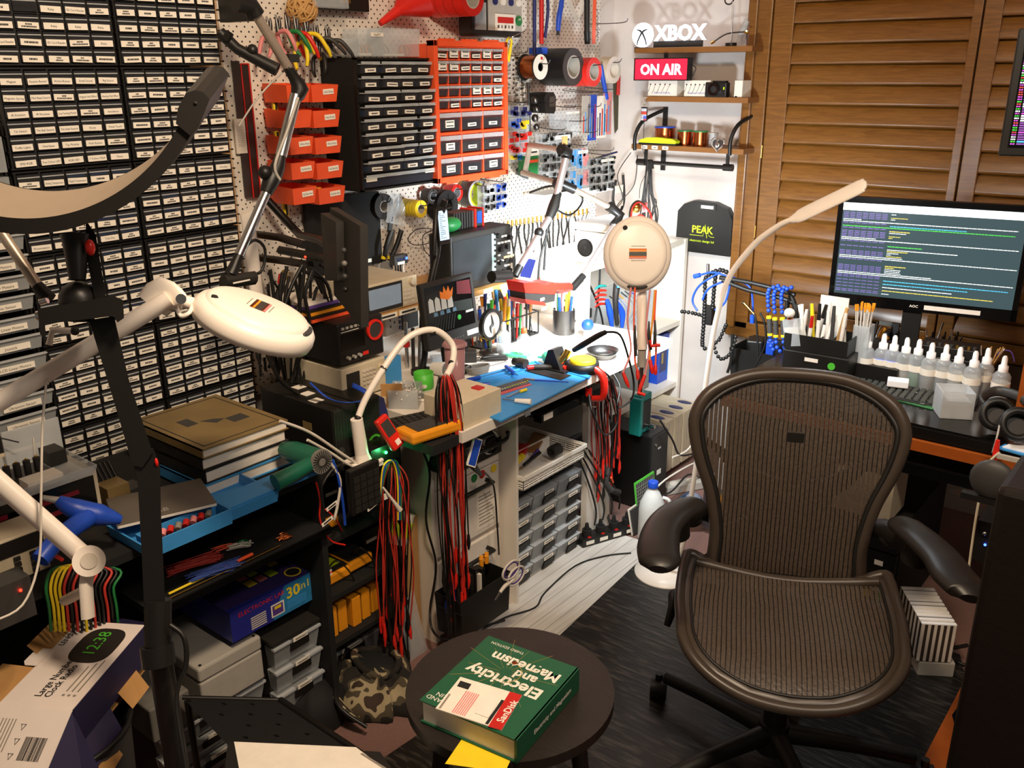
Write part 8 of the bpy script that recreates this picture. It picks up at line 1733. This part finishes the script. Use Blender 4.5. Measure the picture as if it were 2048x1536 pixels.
# LED light bar under the small shelf
t=Thing('led_light_bar','bright white led light bar on the pegboard over the bench','light',L(1050,395,.03)); a=L(1000,398,.06); c_=L(1150,400,.06)
zb_=(a.z+c_.z)/2
t.p('bar_housing').box((0,0,0),(.10,c_.y-a.y,.016),'capwhite'); q=t.p('light_strip',label='glowing strip underneath'); q.box((.01,.01,-.004),(.085,c_.y-a.y-.01,0),'led_panel')
la=L(1050,395,.03); lamp('led_bar_light','AREA',(la.x+.06,la.y+.30,la.z-.012),4,COOL,.08,.50,to=(la.x+.16,la.y+.30,la.z-1))
# webcam boom at the left
X4=.40
t=Thing('boom_arm','long aluminium boom arm holding the webcam by the drawers','boom arm',Q(450,10,.2))
t.p('clamp_box',w=True).box(Q(440,45,.18),Q(508,-20,.30),'black'); t.p('joint',w=True).tube([Q(470,5,X4),Q(500,10,X4),Q(512,30,X4)],.022,'black',10,1); t.p('tube',w=True).cyl(Q(510,25,X4),Q(578,138,X4),.012,'aluwarm'); t.p('joint',w=True).tube([Q(574,132,X4),Q(588,155,X4),Q(600,178,X4),Q(590,200,X4)],[.012,.014,.022,.014],'black',10,2)
t.p('tube',w=True).cyl(Q(592,190,X4),Q(562,312,X4),.0145,'steel'); t.p('joint',w=True).tube([Q(562,308,X4),Q(555,335,X4),Q(545,355,X4),Q(532,385,X4)],[.012,.018,.022,.016],'black',10,2); t.p('knob',w=True).ball(Q(530,345,X4),.018,'black',10)
t.p('tube',w=True).cyl(Q(534,382,X4),Q(478,510,X4),.012,'steel'); t.p('joint',w=True).tube([Q(480,505,X4),Q(468,535,X4),Q(462,548,X4)],[.010,.014,.016],'black',10,1)
t.p('cable',w=True).tube([Q(596,195,X4+.02),Q(575,260,X4+.02),Q(550,330,X4+.02),Q(560,360,X4+.02)],.004,'ltgrey')
t=Thing('webcam','dark bar webcam with white label on the boom arm end','webcam',Q(475,560,X4)); b=t.p('camera_body',w=True); b.tube([Q(446,564,X4),Q(508,556,X4)],[(.020,.016),(.020,.016)],'dark',10,1); t.p('label_card',w=True).box(Q(466,568,X4+.02),Q(500,558,X4+.021),'label')
t.p('cable',w=True).tube([Q(470,550,X4),Q(520,545,X4),Q(530,500,X4),Q(510,480,X4),Q(485,500,X4)],.004,'black')
t=Thing('clamp_rod','black clamp rod with knobs crossing the boom arm','clamp arm',Q(445,65,.30)); t.p('rod',w=True).tube([Q(440,65,.3),Q(475,98,.33),Q(555,140,.40)],[.014,.013,.016],'black',10,1); t.p('knob',w=True).tube([Q(452,80,.32),Q(460,65,.33)],.010,'black',8,1); t.p('knob',w=True).ball(Q(505,100,.36),.014,'black',10); t.p('action_camera',w=True).box(Q(560,125,.36),Q(598,108,.40),'dark')
t.p('thin_wire',w=True).tube([Q(478,252,.36),Q(520,190,.38),Q(580,130,.38)],.0022,'ltgrey')
# white power board and side monitor
random.seed(5)
for k in range(34):
 x=random.uniform(535,640); y=random.uniform(530,600); X=random.uniform(.12,.42); x2=x+random.uniform(-40,45); s=Solo('hanging_cable','black cable in the tangle behind the side monitor','cable',P(x,y,X=X),0,'cable tangle behind the monitor',w=True); s.tube([P(x,y,X=X),P((x+x2)/2+random.uniform(-25,25),y+60,X=X),P(x2+random.uniform(-15,15),y+120,X=X),P(x2,y+random.uniform(150,230),X=X)],random.uniform(.003,.0055),'black',5)
s=Solo('power_board','long white power board leaning against the drawers','power board',P(515,560,X=.20),w=True); s.tube([P(492,425,X=.17),P(500,470,X=.17),P(515,600,X=.18),P(532,712,X=.19)],[(.022,.010)]*4,'lampwhite',8,3,flat=(0,1,0)); s.bev=0
t=Thing('side_monitor','black flat monitor seen from behind on a wall arm','monitor',Q(700,550,.62))
b=t.p('case',w=True)
fr=[P(660,415,X=.60),P(720,452,X=.80),P(722,655,X=.80),P(668,590,X=.60)]; bk=[v+V((.010,.014,0)) for v in fr]
b.add(fr+bk,[(0,1,2,3),(7,6,5,4),(0,4,5,1),(1,5,6,2),(2,6,7,3),(3,7,4,0)],'dark')
b=t.p('rear_housing',w=True); a4=[P(664,425,X=.60),P(695,443,X=.70),P(698,560,X=.70),P(672,560,X=.60)]; b2=[v+V((-.015,-.022,0)) for v in a4]; b.add(a4+b2,[(4,5,6,7),(0,1,5,4),(1,2,6,5),(2,3,7,6),(3,0,4,7)],'dark')
for k in range(4): t.p('port',w=True).ball(P(697+1*k,500+26*k,X=.74)-V((.004,.01,0)),.007,['dkgrey','grey','dkgrey','black'][k],8)
t.p('power_light',w=True).ball(P(677,511,X=.62)-V((.05,.06,0)),.003,'led_red',8)
t=Thing('monitor_mount','black folding wall arms behind the side monitor','wall arm',L(500,480,.05))
for k,pts in enumerate((((508,468,.06),(560,475,.2),(610,490,.35)),((512,515,.06),(570,522,.25),(620,530,.4)),((560,500,.3),(640,515,.45),(665,520,.58)),((535,400,.05),(590,460,.1),(600,470,.2)),((600,470,.2),(640,480,.4),(670,500,.58)))): t.p('arm_bar',w=True).tube([P(x,y,X=X) for x,y,X in pts],(.012),'black',6,1)
for k,(pts,m_) in enumerate(((((600,540),(640,560),(650,600),(640,650)),'black'),(((620,535),(655,570),(665,620)),'black'),(((590,560),(600,620),(585,680),(600,720)),'black'),(((640,530),(690,560),(700,600)),'black'),(((540,540),(548,600),(545,640)),'black'),(((565,545),(560,600),(575,660)),'black'),(((605,530),(580,580),(565,640),(575,700)),'black'),(((625,540),(610,590),(620,650),(600,700)),'black'),(((675,560),(670,590),(672,610)),'softwhite'),(((630,620),(660,640),(690,650)),'black'),(((550,620),(590,640),(640,645)),'black'),(((530,700),(560,760),(600,790)),'black'))):
 s=Solo('hanging_cable','white plug lead behind the side monitor' if m_!='black' else 'black cable in the tangle behind the side monitor','cable',P(*pts[0],X=.40),0,'cable tangle behind the monitor' if m_=='black' else None,w=True); s.tube([P(x,y,X=.40+.01*(k%4)) for x,y in pts],.005,m_)
s=Solo('backdrop_case','dark equipment case standing behind the cable tangle','case',(.10,1.34,.93) if 0 else (.30,1.50,.985),90) if 0 else None
s=Solo('tablet','small grey framed tablet behind the side monitor','tablet',P(640,640,X=.36),90,rot=(-12,0,80)); s.box((-.05,0,-.05),(.08,.012,.05),'grey'); s.box((-.035,-.001,-.035),(.07,0,.04),'screen_grey');
for k,(x,y,m_) in enumerate(((568,552,'yellow'),(560,560,'red'),(580,556,'paper'))): s=Solo('banana_plug',['yellow plug among the cables','dark red plug among the cables','white plug among the cables'][k],'plug',P(x,y,X=.25),w=True); s.tube([P(x+3,y-12,X=.25),P(x,y+8,X=.25)],.008,m_,8)
# left magnifier lamp
c=DP(512,636,1.66); fh=V((fw.x,fw.y,0)).normalized(); a_=(rv*math.cos(R(23))-V((0,0,1))*math.sin(R(23))); nn=a_.cross(fh); nn=nn if nn.z>0 else -nn
t,Mt=magni('white magnifier lamp with tilted head before the tiny drawers',c,nn,-a_,.90,False,V((.86,.60,.727)))
pv=DP(178,1122,1.60); el_=DP(-110,870,1.52); wr=DP(338,598,1.62)
s1_=(el_-pv).normalized()
t.p('lower_arm',w=True).tube([pv,el_],[(.019,.015)]*2,'lampwhite',8,1); t.p('upper_arm',w=True).tube([el_,wr],[(.021,.015)]*2,'lampwhite',8,1); t.p('elbow',w=True).ball(el_,.03,'lampwhite')
b=t.p('pivot_disc',w=True); d_=(CAM-pv).normalized(); b.cyl(pv-d_*.02,pv+d_*.022,.027,'lampwhite',n=32); b.cyl(pv+d_*.022,pv+d_*.024,.014,'softwhite',n=24); b.ball(pv+d_*.024+V((.0,0,-.015)),.004,'chrome',8)
t.p('clamp_bracket',w=True).tube([pv-d_*.01,DP(172,1170,1.6),DP(176,1235,1.60)],[(.012,.02)]*3,'lampwhite',6,1); t.p('clamp_foot',w=True).tube([DP(172,1180,1.6),V((.72,.62,.715))],.010,'lampwhite',6,1)
b=t.p('wrist_plate',w=True); b.tube([DP(305,612,1.62),DP(330,590,1.62),DP(368,605,1.62)],[(.030,.008),(.034,.008),(.016,.008)],'lampwhite',10,3); b.cyl(DP(362,598,1.60),DP(362,598,1.58),.009,'chrome'); t.p('wrist',w=True).tube([DP(362,600,1.62),DP(390,610,1.64),DP(405,615,1.66)],[.010,.013,.02],'lampwhite',10,1)
t.p('cord',w=True).tube([DP(352,612,1.6),DP(362,632,1.6),DP(378,626,1.6),DP(385,612,1.62)],.004,'lampwhite')
# half-moon lamp on pole
mat('diffuser','9c8b78',.5,var=.05); mat('lampblack','1a1816',.4)
C0=DP(105,58,1.40); t=Thing('half_moon_lamp','black half-moon lamp with beige diffuser on a black pole','lamp',V((.86,.75,0.006)))
ey=(uv).normalized(); ex_=rv; nz=(-fw*.075-uv*.056)
def arc(u,rad,off):
 a_=R(200)+(R(345)-R(200))*u
 return C0+(ex_*math.cos(a_)+ey*math.sin(a_))*rad+nz*off
Ri,Ro=.250,.272
b=t.p('diffuser',w=True); b.surf(lambda u,v:arc(u,Ri,v),60,4,'diffuser')
b=t.p('lamp_casing',w=True,label='black curved casing')
b.surf(lambda u,v:arc(u,Ro+.002*math.sin(v*PI),v*1.04-.02),60,4,'lampblack'); b.surf(lambda u,v:arc(u,Ri+(Ro-Ri)*v,1.02),60,2,'lampblack'); b.surf(lambda u,v:arc(u,Ri+(Ro-Ri)*v,-.02),60,2,'lampblack')
b=t.p('end_cap',w=True); n8=9;
vs=[]
for off in (-.1,1.12):
 for u,rad in ((.925,Ri-.004),(.96,Ri-.010),(1.0,Ri-.006),(1.012,Ri+.006),(1.012,Ro-.004),(1.0,Ro+.008),(.94,Ro+.006),(.915,Ro+.002)): vs.append(arc(u,rad,off))
b.add(vs,[tuple(range(8)),tuple(range(15,7,-1))]+[(k,8+k,8+(k+1)%8,(k+1)%8) for k in range(8)],'lampblack')
b.ball(arc(.985,Ri+.012,1.13),.003,'ink',8)
b=t.p('ball_joint',w=True); b.tube([DP(150,470,1.42),DP(152,500,1.42),DP(155,560,1.42)],[.022,.018,.012],'lampblack',14,3); b.ball(DP(157,600,1.44),.03,'lampblack'); b.cyl(DP(157,640,1.45),DP(156,575,1.44),.024,'lampblack')
sp=t.p('spring',w=True); sp.tube([DP(150+9*math.cos(k*.9),465+k*2.2,1.42-.006*math.sin(k*.9)) for k in range(42)],.0026,'gloss_black',6,2)
t.p('red_dot',w=True,label='red and white round sticker').ball(DP(180,495,1.41),(.008,.008,.013),'brightred',10)
b=t.p('phone_clamp',w=True)
def slabpx(bb,pts,d0,d1,m_):
 vs=[DP(x,y,d0) for x,y in pts]+[DP(x,y,d1) for x,y in pts]; n_=len(pts); bb.add(vs,[tuple(range(n_))[::-1],tuple(range(n_,2*n_))]+[(k,(k+1)%n_,n_+(k+1)%n_,n_+k) for k in range(n_)],m_)
slabpx(b,[(75,618),(228,592),(246,600),(248,636),(235,645),(228,632),(90,648),(92,680),(80,668)],1.40,1.46,'lampblack'); b.cyl(DP(75,632,1.43),DP(95,628,1.43),.008,'chrome')
b=t.p('pole_upper',w=True); slabpx(b,[(178,640),(228,632),(258,760),(305,905),(285,935),(265,930),(230,810)],1.435,1.455,'lampblack'); slabpx(b,[(172,440),(192,470),(212,595),(190,600),(170,500)],1.43,1.45,'lampblack')
b=t.p('pole_middle',w=True); slabpx(b,[(262,905),(306,895),(320,930),(322,1024),(330,1200),(338,1300),(292,1300),(283,1100),(275,960)],1.44,1.465,'lampblack')
t.p('round_sticker',w=True,label='small red white sticker').ball(DP(313,925,1.438),(.003,.003,.008),'brightred',8)
p0=DP(316,1290,1.45); b=t.p('pole_lower',w=True); b.cyl(DP(316,1200,1.452),p0,.021,'lampblack'); b.cyl(p0,V((p0.x+.02,p0.y-.01,.03)),.019,'lampblack'); b.cyl(DP(313,1290,1.45),DP(318,1330,1.45),.026,'lampblack')
t.p('foot').lathe([(.0,0),(.07,0),(.07,.012),(.02,.02)],'lampblack',28);
t.p('cable',w=True).tube([DP(340,1250,1.43),DP(368,1275,1.43),DP(372,1330,1.43),DP(352,1400,1.42),DP(372,1536,1.4)],.004,'black')
t=Thing('thin_boom','thin grey rod with black end left of the half-moon lamp','rod',DP(40,520,1.5)); t.p('rod',w=True).cyl(DP(-20,430,1.5),DP(82,582,1.5),.009,'aluwarm'); t.p('rod_end',w=True).tube([DP(75,572,1.5),DP(98,598,1.5)],[.011,.013],'black',8,1); t.p('clip',w=True).tube([DP(80,605,1.49),DP(95,600,1.49)],.006,'chrome',6,1)
s=Solo('camera_mount','white angled bracket with lens behind the half-moon pole','bracket',DP(125,680,1.55),w=True); s.tube([DP(98,690,1.55),DP(105,660,1.55),DP(150,662,1.55)],.006,'lampwhite',4,1); s.ball(DP(150,662,1.55),.008,'dark',8)
# clock radio carton
ZB=.60
o0=P(145,1420,Z=ZB); ax=P(290,1250,Z=ZB)-o0;
W=ax.length; an=math.degrees(math.atan2(ax.y,ax.x)); Dd=(P(5,1400,Z=ZB)-o0).length; bx0=(o0.x,o0.y)
t=Thing('clock_radio_carton','opened white and navy clock radio carton on the mesh bin','carton',(o0.x,o0.y,.505),an)
HB=ZB-.505; mat('cartonnavy','2c2748',.45,var=.05); mat('cartonwhite','ecdfd6',.5,var=.04)
b=t.p('top_panel'); b.box((0,0,HB-.002),(W,Dd,HB),'cartonwhite'); b=t.p('side_panel',label='dark navy side'); b.box((0,-.002,.02),(W,0,HB),'cartonnavy'); b=t.p('inner_panel',label='brown card inside'); b.box((0,.004,0),(W,Dd-.004,.002),'card'); b.box((0,Dd-.002,0),(W,Dd,HB-.002),'card')
f=t.p('end_flap',label='white flap with barcode'); f.add([(0,0,HB),(0,Dd,HB),(-.10,Dd*1.02,HB-.055),(-.10,-.0,HB-.055),(0,0,HB-.002),(0,Dd,HB-.002),(-.10,Dd*1.02,HB-.057),(-.10,-.0,HB-.057)],[(0,1,2,3),(7,6,5,4)],'cartonwhite')
ft=f.sub('print');
def onf(x,y): return V((-x,y,HB-.055*x/.10+.0006))
for k in range(18): w_=random.uniform(.0008,.002); ft.add([onf(.045,.022+.0022*k),onf(.045,.022+.0022*k+w_),onf(.080,.022+.0022*k+w_),onf(.080,.022+.0022*k)],[(3,2,1,0)],'ink')
for k in range(5): ft.add([onf(.02,.092+.006*k),onf(.02,.094+.006*k),onf(.07+.004*(k%2),.094+.006*k),onf(.07,.092+.006*k)],[(3,2,1,0)],'inkgrey')
for k in range(3): ft.tube([onf(.030+.022*k+.006*math.cos(a_),.075+.005*math.sin(a_)) for a_ in (0,2.1,4.2)],.0008,'ink',4,1,closed=True)
f=t.p('navy_flap'); f.add([(-.002,0,HB-.002),(-.10,-.0,HB-.057),(-.075,-.05,HB-.12),(-.02,-.045,HB-.11)],[(0,1,2,3)],'cartonnavy'); f.add([(.10,-.002,.02),(.0,-.002,.02),(-.01,-.03,-.02),(.085,-.03,-.02)],[(0,1,2,3)],'cartonnavy')
f=t.p('card_flap',label='brown inner flap'); f.add([(.0,0,.01),(.06,-.002,.01),(.05,-.045,-.04),(-.02,-.045,-.05)],[(0,1,2,3)],'card'); f=t.p('card_flap',label='brown lower flap'); f.add([(.13,-.002,.03),(.2,-.002,.03),(.19,-.03,.0),(.125,-.03,.0)],[(0,1,2,3)],'card')
f=t.p('card_flap',label='brown inner flap'); f.add([(W*.52,Dd,HB-.002),(W*.97,Dd,HB-.002),(W*.93,Dd+.045,HB+.01),(W*.60,Dd+.045,HB+.01)][::-1],[(0,1,2,3)],'card'); f=t.p('card_flap',label='wide brown flap'); f.add([(W*.02,Dd,HB-.002),(W*.42,Dd,HB-.002),(W*.40,Dd+.06,HB+.006),(-.06,Dd+.06,HB+.006)][::-1],[(0,1,2,3)],'card')
f=t.p('white_tab'); f.slab([(W*.42,Dd-.004),(W*.62,Dd-.004),(W*.62,Dd+.020),(W*.58,Dd+.028),(W*.46,Dd+.028),(W*.42,Dd+.020)],HB+.001,HB+.0025,'cartonwhite')
f=t.p('navy_flap'); f.add([(W,.0,HB-.002),(W,Dd*.7,HB-.002),(W+.06,Dd*.6,HB-.03),(W+.06,.0,HB-.04)],[(3,2,1,0),(0,1,2,3)],'cartonnavy'); f=t.p('card_flap',label='brown inner flap'); f.add([(W,-.01,HB-.04),(W+.045,-.01,HB-.06),(W+.03,-.02,HB-.10),(W-.01,-.01,HB-.09)],[(0,1,2,3)],'card')
TP=lambda x,y:Matrix.Translation(V((x,y,HB)))@Matrix.Rotation(R(-90),4,'X')
q=t.p('brand_print'); q.T=TP(W*.80,Dd*.93); q.text('LENOXX',(0,0,0),.011,'ink',bold=.02);
q=t.p('title_line'); q.T=TP(W*.32,Dd*.60); q.text('Large Number',(0,0,0),.013,'ink',bold=.02,w=W*.46)
q=t.p('title_line'); q.T=TP(W*.285,Dd*.475); q.text('Clock Radio',(0,0,0),.013,'ink',bold=.02,w=W*.38)
q=t.p('fine_print')
for k in range(3): q.box((W*.18,Dd*(.27-.075*k),HB),(W*(.46+.04*k),Dd*(.29-.075*k),HB+.0003),'inkgrey'); q.cyl((W*.14,Dd*(.28-.075*k),HB),(W*.14,Dd*(.28-.075*k),HB+.0003),.003,'inkgrey',n=12)
q=t.p('radio_picture',label='printed black clock radio with green digits'); pts=[]
for k in range(32): a_=2*PI*k/32; cx,sx=math.cos(a_),math.sin(a_); pts.append((W*.71+W*.215*math.copysign(abs(cx)**.6,cx),Dd*.42+Dd*.30*math.copysign(abs(sx)**.7,sx)))
q.slab(pts,HB,HB+.0005,'dark'); q.T=TP(W*.73,Dd*.45); q.text('12:38',(0,-.0006,0),.025,'ltgreen',w=W*.27); q.T=None
# mesh bin, papers, camo bag, perforated panel
c=P(262,1450,Z=.50)
t=Thing('mesh_bin','black mesh waste bin under the clock radio carton','bin',(.77,.54,.004))
b=t.p('bin_body'); b.lathe([(.105,0),(.13,.495),(.126,.495),(.101,.004),(0,.004)],'dark',28,cap=False); b=t.p('rim'); b.tube([(.131*math.cos(k*PI/12),.131*math.sin(k*PI/12),.495) for k in range(24)],.005,'black',8,1,closed=True)
t=Thing('side_table','black low table top at the bottom photo edge carrying papers','table',(1.16,.60,.0)); b=t.p('table_top'); q=[P(x,y,Z=.50) for x,y in ((455,1480),(760,1500),(900,1700),(430,1700))]
b.slab([(v.x-1.16,v.y-.60) for v in q],.478,.496,'black');
for k in range(3): v=(q[0].lerp(q[2],.3+.2*k)); t.p('leg').cyl((v.x-1.16,v.y-.60,.002),(v.x-1.16,v.y-.60,.478),.015,'black')
s=Solo('paper_sheet','printed white paper sheet at the bottom photo edge','paper',(0,0,.4965)); q=[P(x,y,Z=.498) for x,y in ((468,1483),(712,1494),(800,1560),(490,1600))]; s.slab([(v.x,v.y) for v in q],0,.0012,'paper'); q=[P(x,y,Z=.5) for x,y in ((720,1506),(725,1504),(790,1545),(785,1547))]; s.slab([(v.x,v.y) for v in q],.0012,.0016,'inkgrey')
# perforated black panel
t=Thing('perforated_panel','black perforated panel lying over the low drawers','panel',(0,0,0)); b=t.p('lattice')
cs=[P(365,1395,Z=.30),P(560,1400,Z=.27),P(800,1560,Z=.27),P(560,1600,Z=.30)]
def bil(u,v): return (cs[0]*(1-u)+cs[1]*u)*(1-v)+(cs[3]*(1-u)+cs[2]*u)*v
n1,n2=7,8
for i in range(n1):
 for j in range(n2):
  u0,u1,v0,v1=i/n1,(i+1)/n1,j/n2,(j+1)/n2
  h=.25 if j<6 else 0.0
  o4=[bil(u0,v0),bil(u1,v0),bil(u1,v1),bil(u0,v1)]
  if h and (i+j)%2==0 and 0<i<6:
   m_=(.30,.70); du,dv=u1-u0,v1-v0; i4=[bil(u0+du*.36,v0+dv*.42),bil(u0+du*.64,v0+dv*.42),bil(u0+du*.64,v0+dv*.62),bil(u0+du*.36,v0+dv*.62)]
   b.add(o4+i4,[(k,4+k,4+(k+1)%4,(k+1)%4) for k in range(4)],'matte_black'); dn=V((0,0,-.012)); b.add(i4+[v+dn for v in i4],[(k,4+k,4+(k+1)%4,(k+1)%4) for k in range(4)],'matte_black')
  else: b.add(o4,[(3,2,1,0)],'matte_black')
t.p('front_edge').tube([cs[1],cs[2]],.008,'black',6,1); t.p('rear_edge').tube([cs[0],cs[1]],.006,'black',6,1)
for k in (0,1): t.p('leg').cyl(cs[k]+V((.02,.0,0)),V((cs[k].x+.02,cs[k].y,.004)),.008,'black',n=8)
# camo bag
def camo(nt,b,node,Lk):
 tc=node('ShaderNodeTexCoord'); n=node('ShaderNodeTexNoise'); n.inputs['Scale'].default_value=16; n.inputs['Detail'].default_value=1; Lk(tc.outputs['Object'],n.inputs['Vector'])
 cr=node('ShaderNodeValToRGB'); cr.color_ramp.interpolation='CONSTANT'; e=cr.color_ramp.elements; e[0].color=ln('1c1712'); e[1].position=.48; e[1].color=ln('4a4030'); x=e.new(.56); x.color=ln('a09070'); x=e.new(.64); x.color=ln('3a2a20'); Lk(n.outputs[0],cr.inputs[0]); Lk(cr.outputs[0],b.inputs['Base Color']); b.inputs['Roughness'].default_value=.9
shader('camouflage',camo)
t=Thing('camo_bag','crumpled camouflage bag on the floor beside the round stool','bag',P(745,1370,Z=.02))
c=P(745,1370,Z=.02)
b=t.p('bag_body'); b.surf(lambda u,v:((.145+.02*math.sin(5*v*2*PI)+.012*math.sin(11*v*2*PI+3*u))*math.cos(v*2*PI)*math.sin(u*PI*.55+.0)*1.15,(.12+.02*math.sin(4*v*2*PI+1))*math.sin(v*2*PI)*math.sin(u*PI*.55),.085*math.cos(u*PI*.5)+.02*math.sin(9*v*PI*2)*u*(1-u)*3-.016),16,40,'camouflage')
b=t.p('opening'); b.tube([(.075*math.cos(a_)+.0,.05*math.sin(a_)+.02,.072+.01*math.sin(2*a_)) for a_ in [i*PI/6 for i in range(12)]],.010,'camouflage',8,3,closed=True); b.ball((0,.02,.062),(.07,.045,.014),'matte_black')
for k in range(4): t.p('strap').tube([(-.12+.02*k,-.06,.08),(-.02+.02*k,-.13-.01*k,.06),(.10+.01*k,-.14,.015)],(.006),'black' if k%2 else 'camouflage',6)
s=Solo('black_backpack','dark bag slumped behind the camouflage bag','bag',P(628,1420,Z=.02)); s.surf(lambda u,v:(.09*math.cos(v*2*PI)*math.sin(u*PI*.55),(.09+.01*math.sin(7*v*2*PI))*math.sin(v*2*PI)*math.sin(u*PI*.55),max(.11*math.cos(u*PI*.5)-.016,-.016)),14,32,'matte_black')
s=Solo('steel_rule_strip','small clear tape dispenser under the rack','box',(.45,1.45,.003)) if 0 else None
flush()
